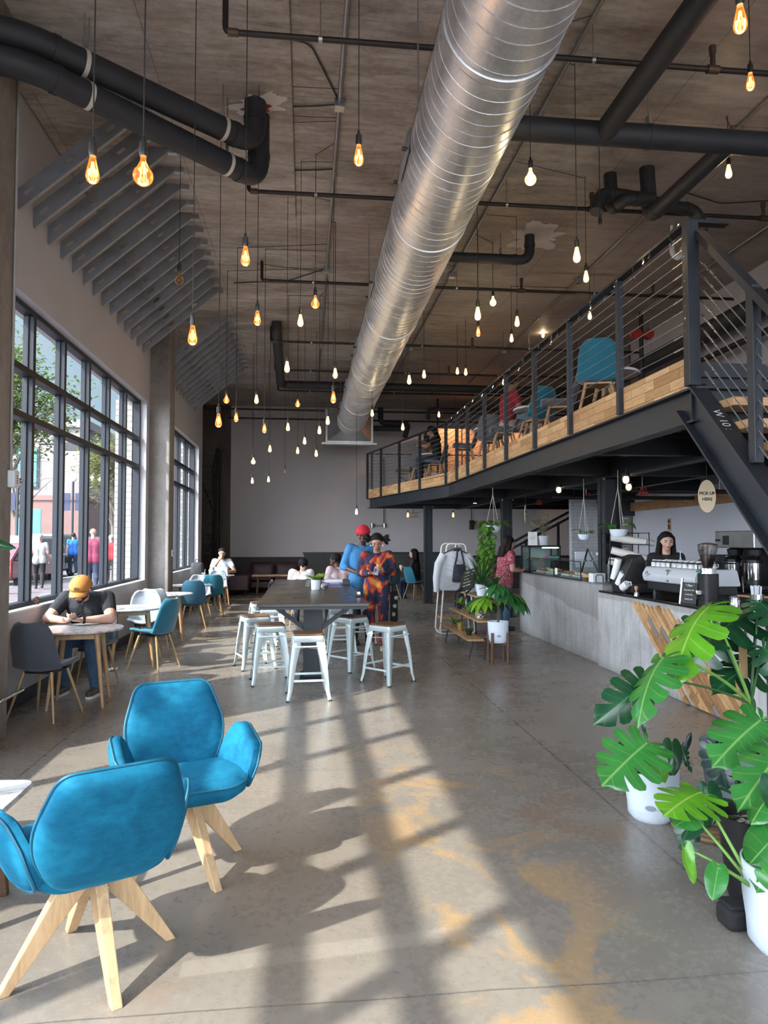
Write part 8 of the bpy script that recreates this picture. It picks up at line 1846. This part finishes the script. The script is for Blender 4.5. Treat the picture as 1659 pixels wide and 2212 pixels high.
# cars
CARG = mat('car_window_tint', (.03, .04, .045), .08, .1, .1, 2); TYRE = mat('tyre_rubber', (.02, .02, .021), .85); RIM = mat('alloy_rim', (.5, .5, .52), .3, .8)
def car(label, x, y, m, suv=True, rz=0.0, s=1.0):
    t = thing('car', label, 'car', (x, y, GZ-.12), rz); L, W = 4.7*s, 1.85*s; H = (1.72 if suv else 1.45)*s; wl = .98*s if suv else .88*s
    xs = Matrix(((0, 0, 1, 0), (1, 0, 0, 0), (0, 1, 0, 0), (0, 0, 0, 1)))
    body = roundpoly([(-L/2, .38), (-L/2, .82*s), (-L/2+.15, wl), (L/2-1.25, wl+.02), (L/2-.1, .84*s), (L/2, .6), (L/2-.05, .32), (-L/2+.1, .32)], .12, 4)
    MB().prism(body, -W/2, W/2, xs).build('car_body', m, t, bevel=.05, angle=30)
    cabin = [(-L/2+.12, wl), (-L/2+(.42 if suv else .95), H), (L/2-2.1, H), (L/2-1.25, wl)]
    MB().prism(roundpoly(cabin, .12, 4), -W/2+.10, W/2-.10, xs).build('cabin', m, t, bevel=.04, angle=30)
    gl = [(-L/2+.34, wl+.03), (-L/2+(.56 if suv else 1.05), H-.12), (L/2-2.15, H-.12), (L/2-1.5, wl+.03)]
    for s_ in (-1, 1): MB().prism(roundpoly(gl, .06, 3), s_*(W/2-.085)-.012, s_*(W/2-.085)+.012, xs).build('side_window', CARG, t, smooth=False)
    MB().add([V((-W/2+.2, -L/2+.13, wl+.05)), V((W/2-.2, -L/2+.13, wl+.05)), V((W/2-.28, -L/2+(.40 if suv else .9), H-.12)), V((-W/2+.28, -L/2+(.40 if suv else .9), H-.12))], [(0, 1, 2, 3)]).build('rear_window', CARG, t, smooth=False, solid=.03)
    for yy in (-L/2+.85, L/2-.85):
        for s_ in (-1, 1):
            w_ = MB().lathe([(.001, -.1), (.30, -.1), (.335, -.07), (.335, .07), (.30, .1), (.001, .1)], (s_*(W/2-.08), yy, .335), 24, Matrix.Rotation(pi/2, 4, 'Y')).build('wheel', TYRE, t); MB().lathe([(.001, -.105), (.2, -.105), (.2, .105), (.001, .105)], (s_*(W/2-.075), yy, .335), 16, Matrix.Rotation(pi/2, 4, 'Y')).build('rim', RIM, w_)
    for s_ in (-1, 1): MB().box((s_*(W/2-.12)-.09, -L/2-.01, .74), (s_*(W/2-.12)+.09, -L/2+.06, .94)).build('tail_light', RED, t, smooth=False, bevel=.02)
    MB().box((-.26, -L/2-.015, .55), (.26, -L/2, .67)).build('number_plate', PAPER, t, smooth=False)
car('white sport utility vehicle parked at the kerb outside the window', -10.9, 30.5, mat('white_car_paint', (.42, .43, .44), .25, 0, .03, 2, coat=.5))
car('dark red car partly behind the walking woman in white', -9.9, 25.4, mat('maroon_car_paint', (.16, .02, .03), .25, 0, .05, 2, coat=.5), False)
car('silver van-like vehicle on the far side of the street', -13.2, 39.5, mat('silver_car_paint', (.35, .36, .37), .25, .4, .05, 2), True, s=1.08)
car('black sport utility vehicle parked farther along the kerb', -9.9, 37.0, mat('black_car_paint', (.02, .022, .025), .2, .2, .05, 2, coat=.5))
# passers-by on the sidewalk
WTEE = mat('white_tee', (.40, .40, .40), .85, 0, .08, 9); MAR = mat('plum_shirt', (.20, .03, .07), .85, 0, .12, 9); REDT = mat('red_jacket', (.42, .015, .03), .85, 0, .12, 9); BLUT = mat('bright_blue_shirt', (.02, .16, .55), .85, 0, .1, 9)
def walker(label, px, py, hgt, top, bot, hair, hs, rz, female=False, sl='short', b=1.15, extra=None, sk=SK_L):
    c = atz(px, py, GZ); s_ = hgt/1.70
    return person(label, (c.x, c.y, GZ), rz, STAND, top, bot, sk, hair, BLACK, s_, dict(anL=(-.09, .16, .085), knL=(-.10, .12, .50), anR=(.09, -.18, .12), knR=(.10, .0, .50), wrL=(-.27, -.06, .88), wrR=(.27, .14, .90)), female=female, hair_style=hs, build_=b, sleeve=sl, vox=.014, topname='jacket' if sl == 'long' else 'tee', extra=extra, hang=.08, face=False)
walker('grey-haired woman in a white tee walking away on the sidewalk', 84, 1272, 1.60, WTEE, BLKC, HAIRG, 'short', R(18), True)
walker('bald man in a plum shirt walking away on the sidewalk behind the mullion', 199, 1280, 1.74, MAR, DENIMD, HAIRG, 'bald', R(10), b=1.25)
walker('white-haired woman in a red jacket walking away farthest along the sidewalk', 239, 1256, 1.60, REDT, BLKC, HAIRG, 'short', R(12), True, 'long', 1.1)
def exb(t, J, H, Hm, q): pass
w_ = walker('man in a bright blue shirt on the sidewalk with a black bag at his side', 157, 1240, 1.72, BLUT, DENIMD, HAIRB, 'short', R(30))
t = thing('duffel_bag', 'black duffel bag carried by the man in the blue shirt outside', 'bag', w_.location+V((-.38, -.1, .62))); MB().pad(roundpoly([(-.28, -.14), (.28, -.14), (.28, .14), (-.28, .14)], .08), .24, .04, lambda x, y, d: V((x, d, y))).build('body', BLKC, t); MB().tube(bez((-.2, 0, .12), (.2, 0, .75), (.25, 0, .12), 8), .014, 6).build('strap', RUB, t)
# ---------------------------------------------------------------- light
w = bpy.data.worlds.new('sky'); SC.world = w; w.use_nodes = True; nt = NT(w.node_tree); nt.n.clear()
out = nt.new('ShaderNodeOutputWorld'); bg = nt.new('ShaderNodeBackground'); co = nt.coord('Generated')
sep = nt.new('ShaderNodeSeparateXYZ'); nt.link(co, sep.inputs[0])
# sun-side sky boosted as added room fill, clear pale blue away from it
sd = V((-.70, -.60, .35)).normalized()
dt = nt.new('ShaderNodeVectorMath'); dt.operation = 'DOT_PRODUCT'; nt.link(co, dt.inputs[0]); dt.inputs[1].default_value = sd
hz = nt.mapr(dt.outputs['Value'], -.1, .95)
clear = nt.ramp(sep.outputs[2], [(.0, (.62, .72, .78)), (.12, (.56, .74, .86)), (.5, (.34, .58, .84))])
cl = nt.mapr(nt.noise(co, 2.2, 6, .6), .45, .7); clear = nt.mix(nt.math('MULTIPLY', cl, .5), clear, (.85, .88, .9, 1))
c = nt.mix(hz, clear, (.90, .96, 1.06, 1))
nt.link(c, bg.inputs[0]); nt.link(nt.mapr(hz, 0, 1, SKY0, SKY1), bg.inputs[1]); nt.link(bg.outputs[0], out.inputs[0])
ld = bpy.data.lights.new('sun', 'SUN'); ld.energy = SUN_E; ld.angle = R(.8); ld.color = (1, .93, .82)
lo = bpy.data.objects.new('sun', ld); COL.objects.link(lo)
az = R(36.9); el = R(38.9); d = V((cos(az)*cos(el), sin(az)*cos(el), -sin(el))); lo.rotation_euler = d.to_track_quat('-Z', 'Y').to_euler()
vs = SC.view_settings; vs.view_transform = 'Standard'; vs.look = 'None'; vs.gamma = 1; vs.exposure = EXPO; vs.use_curve_mapping = False
SC.display_settings.display_device = 'sRGB'
cy = SC.cycles; cy.use_denoising = True
try: cy.denoiser = 'OPENIMAGEDENOISE'
except Exception: pass
cy.max_bounces = 7; cy.diffuse_bounces = 4; cy.glossy_bounces = 3; cy.transparent_max_bounces = 16; cy.transmission_bounces = 4
cy.sample_clamp_indirect = 6; cy.caustics_reflective = False; cy.caustics_refractive = False

# lettering becomes plain mesh so that every sign carries its own geometry
dg = bpy.context.evaluated_depsgraph_get()
for o in [o for o in SC.objects if o.type == 'FONT']:
    me = bpy.data.meshes.new_from_object(o.evaluated_get(dg)); me.name = 'lettering'
    n = bpy.data.objects.new('lettering', me); COL.objects.link(n); n.parent = o.parent; n.matrix_local = o.matrix_local.copy()
    nm = o.name; bpy.data.objects.remove(o)
